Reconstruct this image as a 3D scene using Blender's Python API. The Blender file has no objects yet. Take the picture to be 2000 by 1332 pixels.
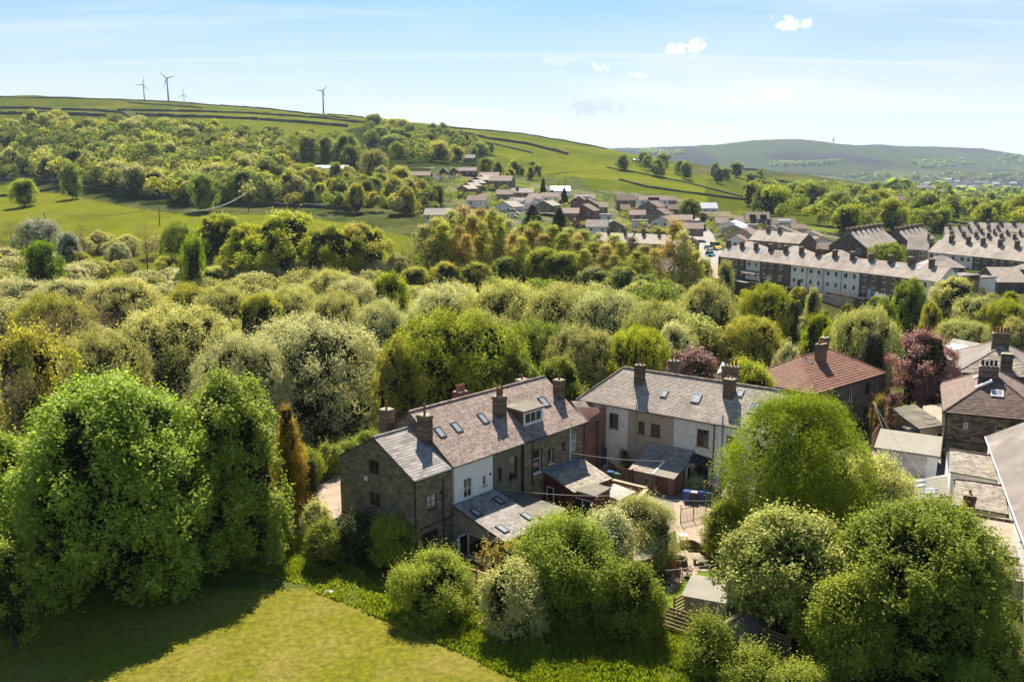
import bpy, math, random
import numpy as np
from mathutils import Vector
PI = math.pi
random.seed(7)
S = bpy.context.scene
COL = S.collection
# ---------------------------------------------------------------- camera, sky, sun, exposure
CAM_H = 30.0
FOC = 1750.0
PITCH = math.atan(330 / 1750.0)
SP, CP = math.sin(PITCH), math.cos(PITCH)
cam_d = bpy.data.cameras.new('camera')
cam = bpy.data.objects.new('camera', cam_d)
COL.objects.link(cam)
cam.location = (0, 0, CAM_H)
cam.rotation_euler = (PI / 2 - PITCH, 0, 0)
cam_d.sensor_width = 36.0
cam_d.lens = 36.0 * FOC / 2000.0
cam_d.clip_start = 0.5
cam_d.clip_end = 60000
S.camera = cam
SUN_EL, SUN_AZ = math.radians(53), math.radians(-3)      # azimuth clockwise from +Y
sun_d = bpy.data.lights.new('sun', 'SUN')
sun_d.energy = 5.0
sun_d.angle = math.radians(0.5)
sun_d.color = (1.0, 0.92, 0.78)
sun = bpy.data.objects.new('sun', sun_d)
COL.objects.link(sun)
sv = Vector((math.sin(SUN_AZ) * math.cos(SUN_EL), math.cos(SUN_AZ) * math.cos(SUN_EL), math.sin(SUN_EL)))
sun.rotation_euler = sv.to_track_quat('Z', 'Y').to_euler()
S.view_settings.view_transform = 'Standard'
S.view_settings.look = 'None'
S.view_settings.exposure = 1.15
S.view_settings.gamma = 1.0
S.cycles.max_bounces = 8
S.cycles.diffuse_bounces = 3
S.cycles.transparent_max_bounces = 8
S.cycles.volume_bounces = 0

def ray(px, py):
    u = (px - 1000) / FOC
    v = (666 - py) / FOC
    return np.array([u, CP + SP * v, -SP + CP * v])
def at(px, py, z):
    d = ray(px, py)
    return np.array([0, 0, CAM_H]) + d * ((z - CAM_H) / d[2])
def att(px, py, t):
    return np.array([0, 0, CAM_H]) + ray(px, py) * t
def onplane(px, py, P, n):
    d = ray(px, py)
    t = np.dot(np.array(P, float) - [0, 0, CAM_H], n) / np.dot(d, n)
    return np.array([0, 0, CAM_H]) + d * t

w = bpy.data.worlds.new('World')
S.world = w
w.use_nodes = True
nt = w.node_tree
N = nt.nodes
N.clear()
def wn(t, **k):
    n = N.new(t)
    for a, b in k.items():
        setattr(n, a, b)
    return n
LK = nt.links.new
sky = wn('ShaderNodeTexSky', sky_type='NISHITA', sun_disc=False)
sky.sun_elevation = SUN_EL
sky.sun_rotation = SUN_AZ
sky.altitude = 200
sky.air_density = 1.0
sky.dust_density = 1.6
sky.ozone_density = 1.6
bg = wn('ShaderNodeBackground')
bg.inputs['Strength'].default_value = 0.074
out = wn('ShaderNodeOutputWorld')
tc = wn('ShaderNodeTexCoord')
def wmath(op, a, b=None, c=None):
    n = wn('ShaderNodeMath', operation=op)
    for i, x in enumerate((a, b, c)):
        if x is None:
            continue
        if isinstance(x, (int, float)):
            n.inputs[i].default_value = x
        else:
            LK(x, n.inputs[i])
    return n.outputs[0]
sep = wn('ShaderNodeSeparateXYZ')
LK(tc.outputs['Generated'], sep.inputs[0])
# thin high cirrus: noise on a flat layer high above (direction divided by its height)
zz = wmath('ADD', wmath('MAXIMUM', sep.outputs[2], 0.0), 0.07)
comb = wn('ShaderNodeCombineXYZ')
LK(wmath('DIVIDE', sep.outputs[0], zz), comb.inputs[0]); LK(wmath('DIVIDE', sep.outputs[1], zz), comb.inputs[1])
def cirrus(rot, sx, sy, scale, lo, hi, amt, seed):
    mp = wn('ShaderNodeMapping')
    mp.inputs['Rotation'].default_value = (0, 0, math.radians(rot)); mp.inputs['Scale'].default_value = (sx, sy, 1); mp.inputs['Location'].default_value = (seed, seed * 2.3, 0)
    LK(comb.outputs[0], mp.inputs[0])
    nz = wn('ShaderNodeTexNoise')
    nz.inputs['Scale'].default_value = scale; nz.inputs['Detail'].default_value = 10; nz.inputs['Roughness'].default_value = 0.6; nz.inputs['Distortion'].default_value = 0.8
    LK(mp.outputs[0], nz.inputs['Vector'])
    mr = wn('ShaderNodeMapRange', interpolation_type='SMOOTHSTEP')
    mr.inputs[1].default_value = lo; mr.inputs[2].default_value = hi; mr.inputs[3].default_value = 0.0; mr.inputs[4].default_value = amt
    LK(nz.outputs[0], mr.inputs[0]); return mr.outputs[0]
ci_ = wmath('ADD', cirrus(20, 0.5, 0.9, 0.35, 0.42, 0.72, 0.34, 0.0), cirrus(-62, 0.25, 1.6, 0.9, 0.5, 0.75, 0.30, 5.0))
# low milky haze towards the horizon
hz = wn('ShaderNodeValToRGB')
LK(sep.outputs[2], hz.inputs[0])
el = hz.color_ramp.elements
el[0].position = 0.0; el[0].color = (.97, .97, .97, 1)
el[1].position = 0.30; el[1].color = (0, 0, 0, 1)
for ps, vl in ((0.035, .93), (0.075, .72), (0.12, .42), (0.18, .12)):
    e = el.new(ps); e.color = (vl, vl, vl, 1)
tint = wn('ShaderNodeMix', data_type='RGBA', blend_type='MULTIPLY')
tint.inputs[0].default_value = 1.0
LK(sky.outputs[0], tint.inputs[6])
tint.inputs[7].default_value = (0.27, 0.54, 0.78, 1)
veil = wmath('MINIMUM', wmath('ADD', ci_, hz.outputs[0]), 1.0)
mix1 = wn('ShaderNodeMix', data_type='RGBA')
LK(veil, mix1.inputs[0])
LK(tint.outputs[2], mix1.inputs[6])
mix1.inputs[7].default_value = (5.75, 6.0, 6.15, 1)
# small fair-weather clouds, each a ragged patch round its own direction
pxn = wmath('DIVIDE', sep.outputs[0], wmath('MAXIMUM', sep.outputs[1], 0.01)); pzn = wmath('DIVIDE', sep.outputs[2], wmath('MAXIMUM', sep.outputs[1], 0.01))
cn = wn('ShaderNodeTexNoise'); cn.inputs['Scale'].default_value = 75; cn.inputs['Detail'].default_value = 7; cn.inputs['Roughness'].default_value = 0.6
LK(tc.outputs['Generated'], cn.inputs['Vector'])
last = mix1.outputs[2]
for (cx_, cy_, rx_, ry_, am_, col_) in ((1543, 48, 36, 15, 1, (6.5, 6.6, 6.7)), (1350, 90, 30, 12, 1, (6.5, 6.6, 6.7)), (1328, 101, 24, 7, .9, (6.5, 6.6, 6.7)), (1512, 187, 42, 14, .9, (6.6, 6.6, 6.6)), (1172, 132, 20, 11, .6, (6.5, 6.6, 6.7)), (1158, 214, 50, 16, .85, (4.3, 4.5, 4.8)), (1368, 231, 24, 7, .4, (5.0, 5.1, 5.3)), (1435, 199, 26, 8, .6, (6.5, 6.5, 6.6)), (1100, 118, 40, 9, .35, (6.4, 6.5, 6.6)), (1245, 146, 18, 7, .5, (6.4, 6.5, 6.6))):
    d_ = ray(cx_, cy_); u0, z0 = d_[0] / d_[1], d_[2] / d_[1]
    dx = wmath('MULTIPLY', wmath('SUBTRACT', pxn, u0), FOC / rx_); dz = wmath('MULTIPLY', wmath('SUBTRACT', pzn, z0), FOC / ry_)
    dd = wmath('SQRT', wmath('ADD', wmath('MULTIPLY', dx, dx), wmath('MULTIPLY', dz, dz)))
    v_ = wmath('ADD', wmath('SUBTRACT', 1.0, dd), wmath('MULTIPLY', wmath('SUBTRACT', cn.outputs[0], 0.50), 3.6))
    m_ = wn('ShaderNodeMapRange', interpolation_type='SMOOTHSTEP'); m_.inputs[1].default_value = 0.0; m_.inputs[2].default_value = 0.5; m_.inputs[4].default_value = am_
    LK(v_, m_.inputs[0]); mc = wn('ShaderNodeMix', data_type='RGBA'); LK(m_.outputs[0], mc.inputs[0]); LK(last, mc.inputs[6]); mc.inputs[7].default_value = (*col_, 1); last = mc.outputs[2]
mix1 = mc
LK(mix1.outputs[2], bg.inputs['Color'])
LK(bg.outputs[0], out.inputs[0])

# ---------------------------------------------------------------- materials
MATS = {}
def newmat(name):
    m = bpy.data.materials.new(name)
    m.use_nodes = True
    MATS[name] = m
    return m, m.node_tree.nodes, m.node_tree.links.new
def rgba(c, a=1.0):
    return (c[0], c[1], c[2], a)
def mk(name, c1, c2=None, rough=0.85, scale=1.0, stain=0.35, bump=0.0, bscale=8.0, spec=0.3, metal=0.0, c3=None, c3scale=0.4, c3lo=0.55, c3hi=0.7):
    """surface with two colours mixed by the 'tone' of each piece, blotchy stains and an optional third colour in patches"""
    m, n, l = newmat(name)
    p = n['Principled BSDF']
    tcn = n.new('ShaderNodeTexCoord')
    geo = n.new('ShaderNodeNewGeometry')
    at_ = n.new('ShaderNodeAttribute'); at_.attribute_name = 'tone'
    nz = n.new('ShaderNodeTexNoise'); nz.inputs['Scale'].default_value = scale; nz.inputs['Detail'].default_value = 6; nz.inputs['Roughness'].default_value = 0.6
    l(geo.outputs['Position'], nz.inputs['Vector'])
    mx = n.new('ShaderNodeMix'); mx.data_type = 'RGBA'
    l(at_.outputs['Fac'], mx.inputs[0])
    mx.inputs[6].default_value = rgba(c1)
    mx.inputs[7].default_value = rgba(c2 or c1)
    last = mx.outputs[2]
    if c3:
        n3 = n.new('ShaderNodeTexNoise'); n3.inputs['Scale'].default_value = c3scale; n3.inputs['Detail'].default_value = 7; n3.inputs['Roughness'].default_value = 0.65
        l(geo.outputs['Position'], n3.inputs['Vector'])
        r3 = n.new('ShaderNodeMapRange'); r3.inputs[1].default_value = c3lo; r3.inputs[2].default_value = c3hi
        l(n3.outputs[0], r3.inputs[0])
        m3 = n.new('ShaderNodeMix'); m3.data_type = 'RGBA'
        l(r3.outputs[0], m3.inputs[0]); l(last, m3.inputs[6]); m3.inputs[7].default_value = rgba(c3)
        last = m3.outputs[2]
    r = n.new('ShaderNodeMapRange'); r.inputs[1].default_value = 0.25; r.inputs[2].default_value = 0.75
    r.inputs[3].default_value = 1 - stain; r.inputs[4].default_value = 1 + stain * 0.6
    l(nz.outputs[0], r.inputs[0])
    mul = n.new('ShaderNodeMix'); mul.data_type = 'RGBA'; mul.blend_type = 'MULTIPLY'; mul.inputs[0].default_value = 1
    l(last, mul.inputs[6]); l(r.outputs[0], mul.inputs[7])
    l(mul.outputs[2], p.inputs['Base Color'])
    p.inputs['Roughness'].default_value = rough
    p.inputs['Specular IOR Level'].default_value = spec
    p.inputs['Metallic'].default_value = metal
    if bump:
        nb = n.new('ShaderNodeTexNoise'); nb.inputs['Scale'].default_value = bscale; nb.inputs['Detail'].default_value = 5
        l(geo.outputs['Position'], nb.inputs['Vector'])
        b = n.new('ShaderNodeBump'); b.inputs['Strength'].default_value = bump; b.inputs['Distance'].default_value = 0.05
        l(nb.outputs[0], b.inputs['Height']); l(b.outputs[0], p.inputs['Normal'])
    return m
def mkbrick(name, c1, c2, cm, rowh=0.075, bw=0.22, off=0.5):
    """coursed masonry seen from far away: brick texture laid along the wall, height up"""
    m, n, l = newmat(name)
    p = n['Principled BSDF']
    uv = n.new('ShaderNodeAttribute'); uv.attribute_name = 'wallco'
    bt = n.new('ShaderNodeTexBrick')
    l(uv.outputs['Vector'], bt.inputs['Vector'])
    bt.offset = off
    bt.inputs['Scale'].default_value = 1.0
    bt.inputs['Brick Width'].default_value = bw
    bt.inputs['Row Height'].default_value = rowh
    bt.inputs['Mortar Size'].default_value = rowh * 0.09
    bt.inputs['Color1'].default_value = rgba(c1); bt.inputs['Color2'].default_value = rgba(c2); bt.inputs['Mortar'].default_value = rgba(cm)
    geo = n.new('ShaderNodeNewGeometry')
    nz = n.new('ShaderNodeTexNoise'); nz.inputs['Scale'].default_value = 0.8; nz.inputs['Detail'].default_value = 7
    l(geo.outputs['Position'], nz.inputs['Vector'])
    r = n.new('ShaderNodeMapRange'); r.inputs[1].default_value = 0.3; r.inputs[2].default_value = 0.7; r.inputs[3].default_value = 0.65; r.inputs[4].default_value = 1.25
    l(nz.outputs[0], r.inputs[0])
    mul = n.new('ShaderNodeMix'); mul.data_type = 'RGBA'; mul.blend_type = 'MULTIPLY'; mul.inputs[0].default_value = 1
    l(bt.outputs[0], mul.inputs[6]); l(r.outputs[0], mul.inputs[7])
    l(mul.outputs[2], p.inputs['Base Color'])
    b = n.new('ShaderNodeBump'); b.inputs['Strength'].default_value = 0.5; b.inputs['Distance'].default_value = 0.03; b.invert = True
    l(bt.outputs['Fac'], b.inputs['Height']); l(b.outputs[0], p.inputs['Normal'])
    p.inputs['Roughness'].default_value = 0.9
    return m
def leafmat(name, c1, c2, gloss=0.45, rough=0.45, transl=0.35, tcol=None):  # dark c1 and pale c2 also paint leaf shade and highlights into the colour
    m, n, l = newmat(name)
    p = n['Principled BSDF']
    a = n.new('ShaderNodeAttribute'); a.attribute_name = 'tone'
    oi = n.new('ShaderNodeObjectInfo')
    mx = n.new('ShaderNodeMix'); mx.data_type = 'RGBA'
    l(a.outputs['Fac'], mx.inputs[0]); mx.inputs[6].default_value = rgba(c1); mx.inputs[7].default_value = rgba(c2)
    hsv = n.new('ShaderNodeHueSaturation')
    mr_ = n.new('ShaderNodeMapRange'); mr_.inputs[3].default_value = 0.489; mr_.inputs[4].default_value = 0.506
    l(oi.outputs['Random'], mr_.inputs[0]); l(mr_.outputs[0], hsv.inputs['Hue'])
    mv = n.new('ShaderNodeMath'); mv.operation = 'MULTIPLY_ADD'; mv.inputs[1].default_value = 7.31; mv.inputs[2].default_value = 0
    l(oi.outputs['Random'], mv.inputs[0])
    fr = n.new('ShaderNodeMath'); fr.operation = 'FRACT'; l(mv.outputs[0], fr.inputs[0])
    mr2 = n.new('ShaderNodeMapRange'); mr2.inputs[3].default_value = 0.84; mr2.inputs[4].default_value = 1.16
    l(fr.outputs[0], mr2.inputs[0]); l(mr2.outputs[0], hsv.inputs['Value'])
    l(mx.outputs[2], hsv.inputs['Color'])
    l(hsv.outputs[0], p.inputs['Base Color'])
    p.inputs['Roughness'].default_value = rough
    p.inputs['Specular IOR Level'].default_value = gloss
    tr = n.new('ShaderNodeBsdfTranslucent')
    tm = n.new('ShaderNodeMix'); tm.data_type = 'RGBA'; tm.blend_type = 'MULTIPLY'; tm.inputs[0].default_value = 1
    l(hsv.outputs[0], tm.inputs[6]); tm.inputs[7].default_value = rgba(tcol or (1.5, 1.7, 0.6))
    l(tm.outputs[2], tr.inputs['Color'])
    ms = n.new('ShaderNodeMixShader'); ms.inputs[0].default_value = transl
    l(p.outputs[0], ms.inputs[1]); l(tr.outputs[0], ms.inputs[2])
    o = n['Material Output']; l(ms.outputs[0], o.inputs['Surface'])
    return m
def plain(name, c, rough=0.6, spec=0.4, metal=0.0):
    m, n, l = newmat(name)
    p = n['Principled BSDF']
    geo = n.new('ShaderNodeNewGeometry')
    nz = n.new('ShaderNodeTexNoise'); nz.inputs['Scale'].default_value = 3; nz.inputs['Detail'].default_value = 4
    l(geo.outputs['Position'], nz.inputs['Vector'])
    r = n.new('ShaderNodeMapRange'); r.inputs[3].default_value = 0.85; r.inputs[4].default_value = 1.1
    l(nz.outputs[0], r.inputs[0])
    mul = n.new('ShaderNodeMix'); mul.data_type = 'RGBA'; mul.blend_type = 'MULTIPLY'; mul.inputs[0].default_value = 1
    mul.inputs[6].default_value = rgba(c); l(r.outputs[0], mul.inputs[7])
    l(mul.outputs[2], p.inputs['Base Color'])
    p.inputs['Roughness'].default_value = rough; p.inputs['Specular IOR Level'].default_value = spec; p.inputs['Metallic'].default_value = metal
    return m
mk('mortar', (0.15, 0.13, 0.10), scale=1.2)
mk('gritstone', (0.15, 0.125, 0.085), (0.31, 0.255, 0.17), stain=0.4, scale=1.5, bump=0.4, bscale=25)
mk('darkstone', (0.055, 0.045, 0.035), (0.26, 0.20, 0.14), stain=0.4, scale=2, bump=0.4, bscale=25)
mk('white_paint', (0.80, 0.80, 0.78), stain=0.12, scale=2.5, bump=0.15, bscale=30)
mk('old_white_paint', (0.72, 0.70, 0.66), stain=0.22, scale=1.8, c3=(0.42, 0.38, 0.33), c3scale=2.2, c3lo=0.60, c3hi=0.66, bump=0.2, bscale=30)
mk('grey_render', (0.17, 0.155, 0.125), stain=0.35, scale=1.2, bump=0.3, bscale=40)
mk('tan_render', (0.40, 0.33, 0.25), stain=0.15, scale=1.0, bump=0.2, bscale=40)
mk('cream_render', (0.50, 0.44, 0.31), stain=0.2, scale=1.5)
mk('buff_brick', (0.30, 0.25, 0.18), stain=0.3, scale=1.0, bump=0.2, bscale=40)
mk('rose_slate', (0.20, 0.145, 0.12), (0.44, 0.325, 0.265), rough=0.75, stain=0.35, scale=0.8, c3=(0.42, 0.36, 0.22), c3scale=0.5, c3lo=0.58, c3hi=0.8, spec=0.25)
mk('blue_slate', (0.22, 0.195, 0.175), (0.40, 0.355, 0.32), rough=0.8, stain=0.22, scale=0.9, spec=0.08)
mk('buff_slate', (0.28, 0.22, 0.17), (0.50, 0.405, 0.325), rough=0.7, stain=0.38, scale=0.6, c3=(0.30, 0.235, 0.18), c3scale=0.35, c3lo=0.52, c3hi=0.7, spec=0.4)
mk('far_slate', (0.33, 0.275, 0.23), (0.42, 0.355, 0.30), rough=0.8, stain=0.4, scale=0.35, c3=(0.20, 0.165, 0.14), c3scale=0.15, c3lo=0.5, c3hi=0.75, spec=0.1)
mk('stone_slate', (0.19, 0.155, 0.12), (0.44, 0.365, 0.29), rough=0.75, stain=0.35, scale=1.0, c3=(0.42, 0.38, 0.16), c3scale=0.8, c3lo=0.56, c3hi=0.8, spec=0.35)
mk('red_tile', (0.18, 0.08, 0.048), (0.27, 0.13, 0.08), rough=0.75, stain=0.2, scale=0.6)
mk('brown_tile', (0.11, 0.07, 0.05), (0.21, 0.14, 0.105), rough=0.8, stain=0.25, scale=0.7)
mk('pink_tile', (0.15, 0.105, 0.080), (0.235, 0.165, 0.13), rough=0.8, stain=0.2, scale=0.7)
mk('bituminous_felt', (0.17, 0.15, 0.115), rough=0.85, stain=0.35, scale=0.7, c3=(0.32, 0.28, 0.18), c3scale=0.6)
mk('pale_felt', (0.27, 0.245, 0.20), rough=0.9, stain=0.15, scale=0.7)
mk('cement_sheet', (0.22, 0.19, 0.16), (0.42, 0.36, 0.31), rough=0.8, stain=0.35, scale=1.2)
mk('fibre_roof', (0.20, 0.165, 0.14), rough=0.8, stain=0.35, scale=0.35, c3=(0.30, 0.25, 0.21), c3scale=0.2)
mk('chimney_brick', (0.10, 0.075, 0.055), (0.24, 0.17, 0.11), stain=0.5, scale=3, bump=0.5, bscale=30)
mk('chimney_red_brick', (0.13, 0.05, 0.03), (0.27, 0.12, 0.08), stain=0.4, scale=3, bump=0.5, bscale=30)
mk('terracotta', (0.30, 0.12, 0.06), stain=0.4, scale=5)
mk('mortar_cap', (0.40, 0.33, 0.22), stain=0.4, scale=3)
mk('lead', (0.12, 0.15, 0.19), rough=0.45, stain=0.2, spec=0.5)
mk('paving', (0.26, 0.19, 0.135), (0.36, 0.27, 0.19), stain=0.3, scale=0.8, bump=0.2, bscale=10)
mk('sett', (0.26, 0.19, 0.14), (0.42, 0.31, 0.23), stain=0.3, scale=0.8, bump=0.2, bscale=10)
mk('tarmac', (0.20, 0.165, 0.14), stain=0.3, scale=0.5, bump=0.1)
mk('road_asphalt', (0.27, 0.24, 0.22), stain=0.2, scale=0.1)
mk('concrete', (0.36, 0.33, 0.29), stain=0.3, scale=0.8)
mk('timber', (0.26, 0.16, 0.09), (0.40, 0.27, 0.16), stain=0.3, scale=2, rough=0.75)
mk('grey_timber', (0.25, 0.21, 0.17), (0.38, 0.33, 0.27), stain=0.3, scale=2)
mk('dark_timber', (0.08, 0.045, 0.025), (0.15, 0.09, 0.05), stain=0.3, scale=2)
mk('bark', (0.075, 0.06, 0.042), stain=0.4, scale=4)
mk('pale_bark', (0.23, 0.20, 0.15), stain=0.4, scale=4)
mk('field_stone', (0.035, 0.03, 0.024), (0.09, 0.078, 0.06), stain=0.3, scale=0.4)
mkbrick('red_brick', (0.32, 0.14, 0.085), (0.22, 0.10, 0.07), (0.25, 0.2, 0.17))
mkbrick('far_stone', (0.17, 0.135, 0.10), (0.105, 0.085, 0.065), (0.09, 0.075, 0.06), rowh=0.25, bw=0.5)
mkbrick('buff_stone_and_shade', (0.26, 0.21, 0.155), (0.18, 0.145, 0.105), (0.14, 0.12, 0.09), rowh=0.25, bw=0.5)  # stone, and pale village walls with their shade put into the brown
mkbrick('white_brick', (0.75, 0.72, 0.68), (0.68, 0.64, 0.60), (0.58, 0.52, 0.48), rowh=0.09, bw=0.3)
plain('maroon', (0.10, 0.022, 0.016))
plain('white_frame', (0.78, 0.78, 0.76), rough=0.4)
plain('brown_frame', (0.13, 0.055, 0.025), rough=0.5)
plain('black_paint', (0.012, 0.012, 0.012), rough=0.5)
plain('grey_plastic', (0.28, 0.30, 0.32), rough=0.5)
plain('dark_frame', (0.04, 0.035, 0.03), rough=0.5)
plain('curtain', (0.55, 0.53, 0.48), rough=0.9)
plain('interior', (0.025, 0.02, 0.018), rough=0.9)
plain('wood_floor', (0.16, 0.07, 0.035), rough=0.5)
plain('blue_plastic', (0.015, 0.07, 0.26), rough=0.35)
plain('green_plastic', (0.03, 0.09, 0.05), rough=0.35)
plain('dark_plastic', (0.015, 0.015, 0.02), rough=0.4)
plain('grey_steel', (0.33, 0.36, 0.38), rough=0.4, metal=0.3)
plain('turbine_white', (0.16, 0.18, 0.20), rough=0.5)
plain('cable', (0.30, 0.28, 0.24), rough=0.6)
plain('tyre', (0.02, 0.02, 0.02), rough=0.8)
plain('car_white', (0.75, 0.75, 0.75), rough=0.25, spec=0.6)
plain('car_silver', (0.40, 0.42, 0.44), rough=0.25, spec=0.6, metal=0.3)
plain('car_teal', (0.02, 0.22, 0.30), rough=0.25, spec=0.6)
plain('car_navy', (0.02, 0.03, 0.06), rough=0.2, spec=0.6)
plain('car_yellow', (0.55, 0.34, 0.01), rough=0.3, spec=0.5)
plain('cloth_white', (0.78, 0.78, 0.82), rough=0.9)
plain('blue_door', (0.03, 0.07, 0.14), rough=0.5)
plain('pale_blue_door', (0.35, 0.45, 0.58), rough=0.5)
plain('wool', (0.62, 0.58, 0.50), rough=1.0)
plain('rooflight_glass', (0.30, 0.34, 0.38), rough=0.12, spec=0.9)
plain('polycarbonate', (0.50, 0.51, 0.52), rough=0.3, spec=0.6)
def glassmat():
    m, n, l = newmat('glass')
    p = n['Principled BSDF']
    p.inputs['Base Color'].default_value = (0.02, 0.024, 0.026, 1)
    p.inputs['Roughness'].default_value = 0.06
    p.inputs['Specular IOR Level'].default_value = 0.9
glassmat()
LEAF = {
 'willow': leafmat('leaf_willow', (0.3, 0.3, 0.065), (0.72, 0.68, 0.27), gloss=0.08, rough=0.6, transl=0.36, tcol=(1.15, 1.2, 0.55)),
 'silver': leafmat('leaf_silver', (0.34, 0.33, 0.11), (0.8, 0.76, 0.4), gloss=0.1, rough=0.6, transl=0.32, tcol=(1.1, 1.15, 0.6)),
 'sycamore': leafmat('leaf_sycamore', (0.11, 0.16, 0.006), (0.49, 0.56, 0.08), gloss=0.15, rough=0.5, transl=0.4),
 'birch': leafmat('leaf_birch', (0.12, 0.165, 0.004), (0.36, 0.43, 0.02), gloss=0.05, rough=0.6, transl=0.45),
 'lime': leafmat('leaf_lime', (0.18, 0.2, 0.008), (0.5, 0.49, 0.04), gloss=0.08, rough=0.6, transl=0.42),
 'green': leafmat('leaf_green', (0.085, 0.12, 0.005), (0.4, 0.42, 0.05), gloss=0.1, rough=0.5, transl=0.38),
 'olive': leafmat('leaf_olive', (0.27, 0.24, 0.03), (0.58, 0.52, 0.11), gloss=0.05, rough=0.6, transl=0.38),
 'gold': leafmat('leaf_gold', (0.3, 0.21, 0.03), (0.6, 0.5, 0.12), gloss=0.12, rough=0.6, transl=0.4, tcol=(1.3, 1.2, 0.5)),
 'pinkish': leafmat('leaf_pinkish', (0.32, 0.21, 0.07), (0.62, 0.46, 0.22), gloss=0.12, rough=0.6, transl=0.4, tcol=(1.3, 1.1, 0.6)),
 'twig': leafmat('leaf_twig', (0.0924, 0.0639, 0.0279), (0.398, 0.284, 0.13), gloss=0.1, rough=0.8, transl=0.1, tcol=(1, 1, 1)),
 'dark': leafmat('leaf_dark', (0.0128, 0.0201, 0.00335), (0.0954, 0.113, 0.0212), gloss=0.2, rough=0.6, transl=0.15),
 'goldconifer': leafmat('leaf_goldconifer', (0.24, 0.16, 0.008), (0.55, 0.4, 0.03), gloss=0.08, rough=0.6, transl=0.28, tcol=(1.2, 1.1, 0.5)),
 'copper': leafmat('leaf_copper', (0.1, 0.042, 0.032), (0.46, 0.27, 0.2), gloss=0.3, rough=0.45, transl=0.22, tcol=(1.6, 0.7, 0.6)),
 'blossom': leafmat('leaf_blossom', (0.114, 0.12, 0.0335), (0.66, 0.66, 0.494), gloss=0.2, rough=0.7, transl=0.25, tcol=(1.1, 1.15, 0.8)),
 'grass': leafmat('leaf_grass', (0.11, 0.145, 0.006), (0.36, 0.37, 0.045), gloss=0.0, rough=0.7, transl=0.38),
 'hill': leafmat('leaf_hill', (0.08, 0.098, 0.01), (0.31, 0.31, 0.07), gloss=0.05, rough=0.6, transl=0.34),
 'whitebeam': leafmat('leaf_whitebeam', (0.075, 0.105, 0.004), (0.6, 0.58, 0.14), gloss=0.12, rough=0.5, transl=0.3, tcol=(1.2, 1.3, 0.5)),
}
mk('crown_shade', (0.040, 0.046, 0.010), spec=0.1)
M = MATS
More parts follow.
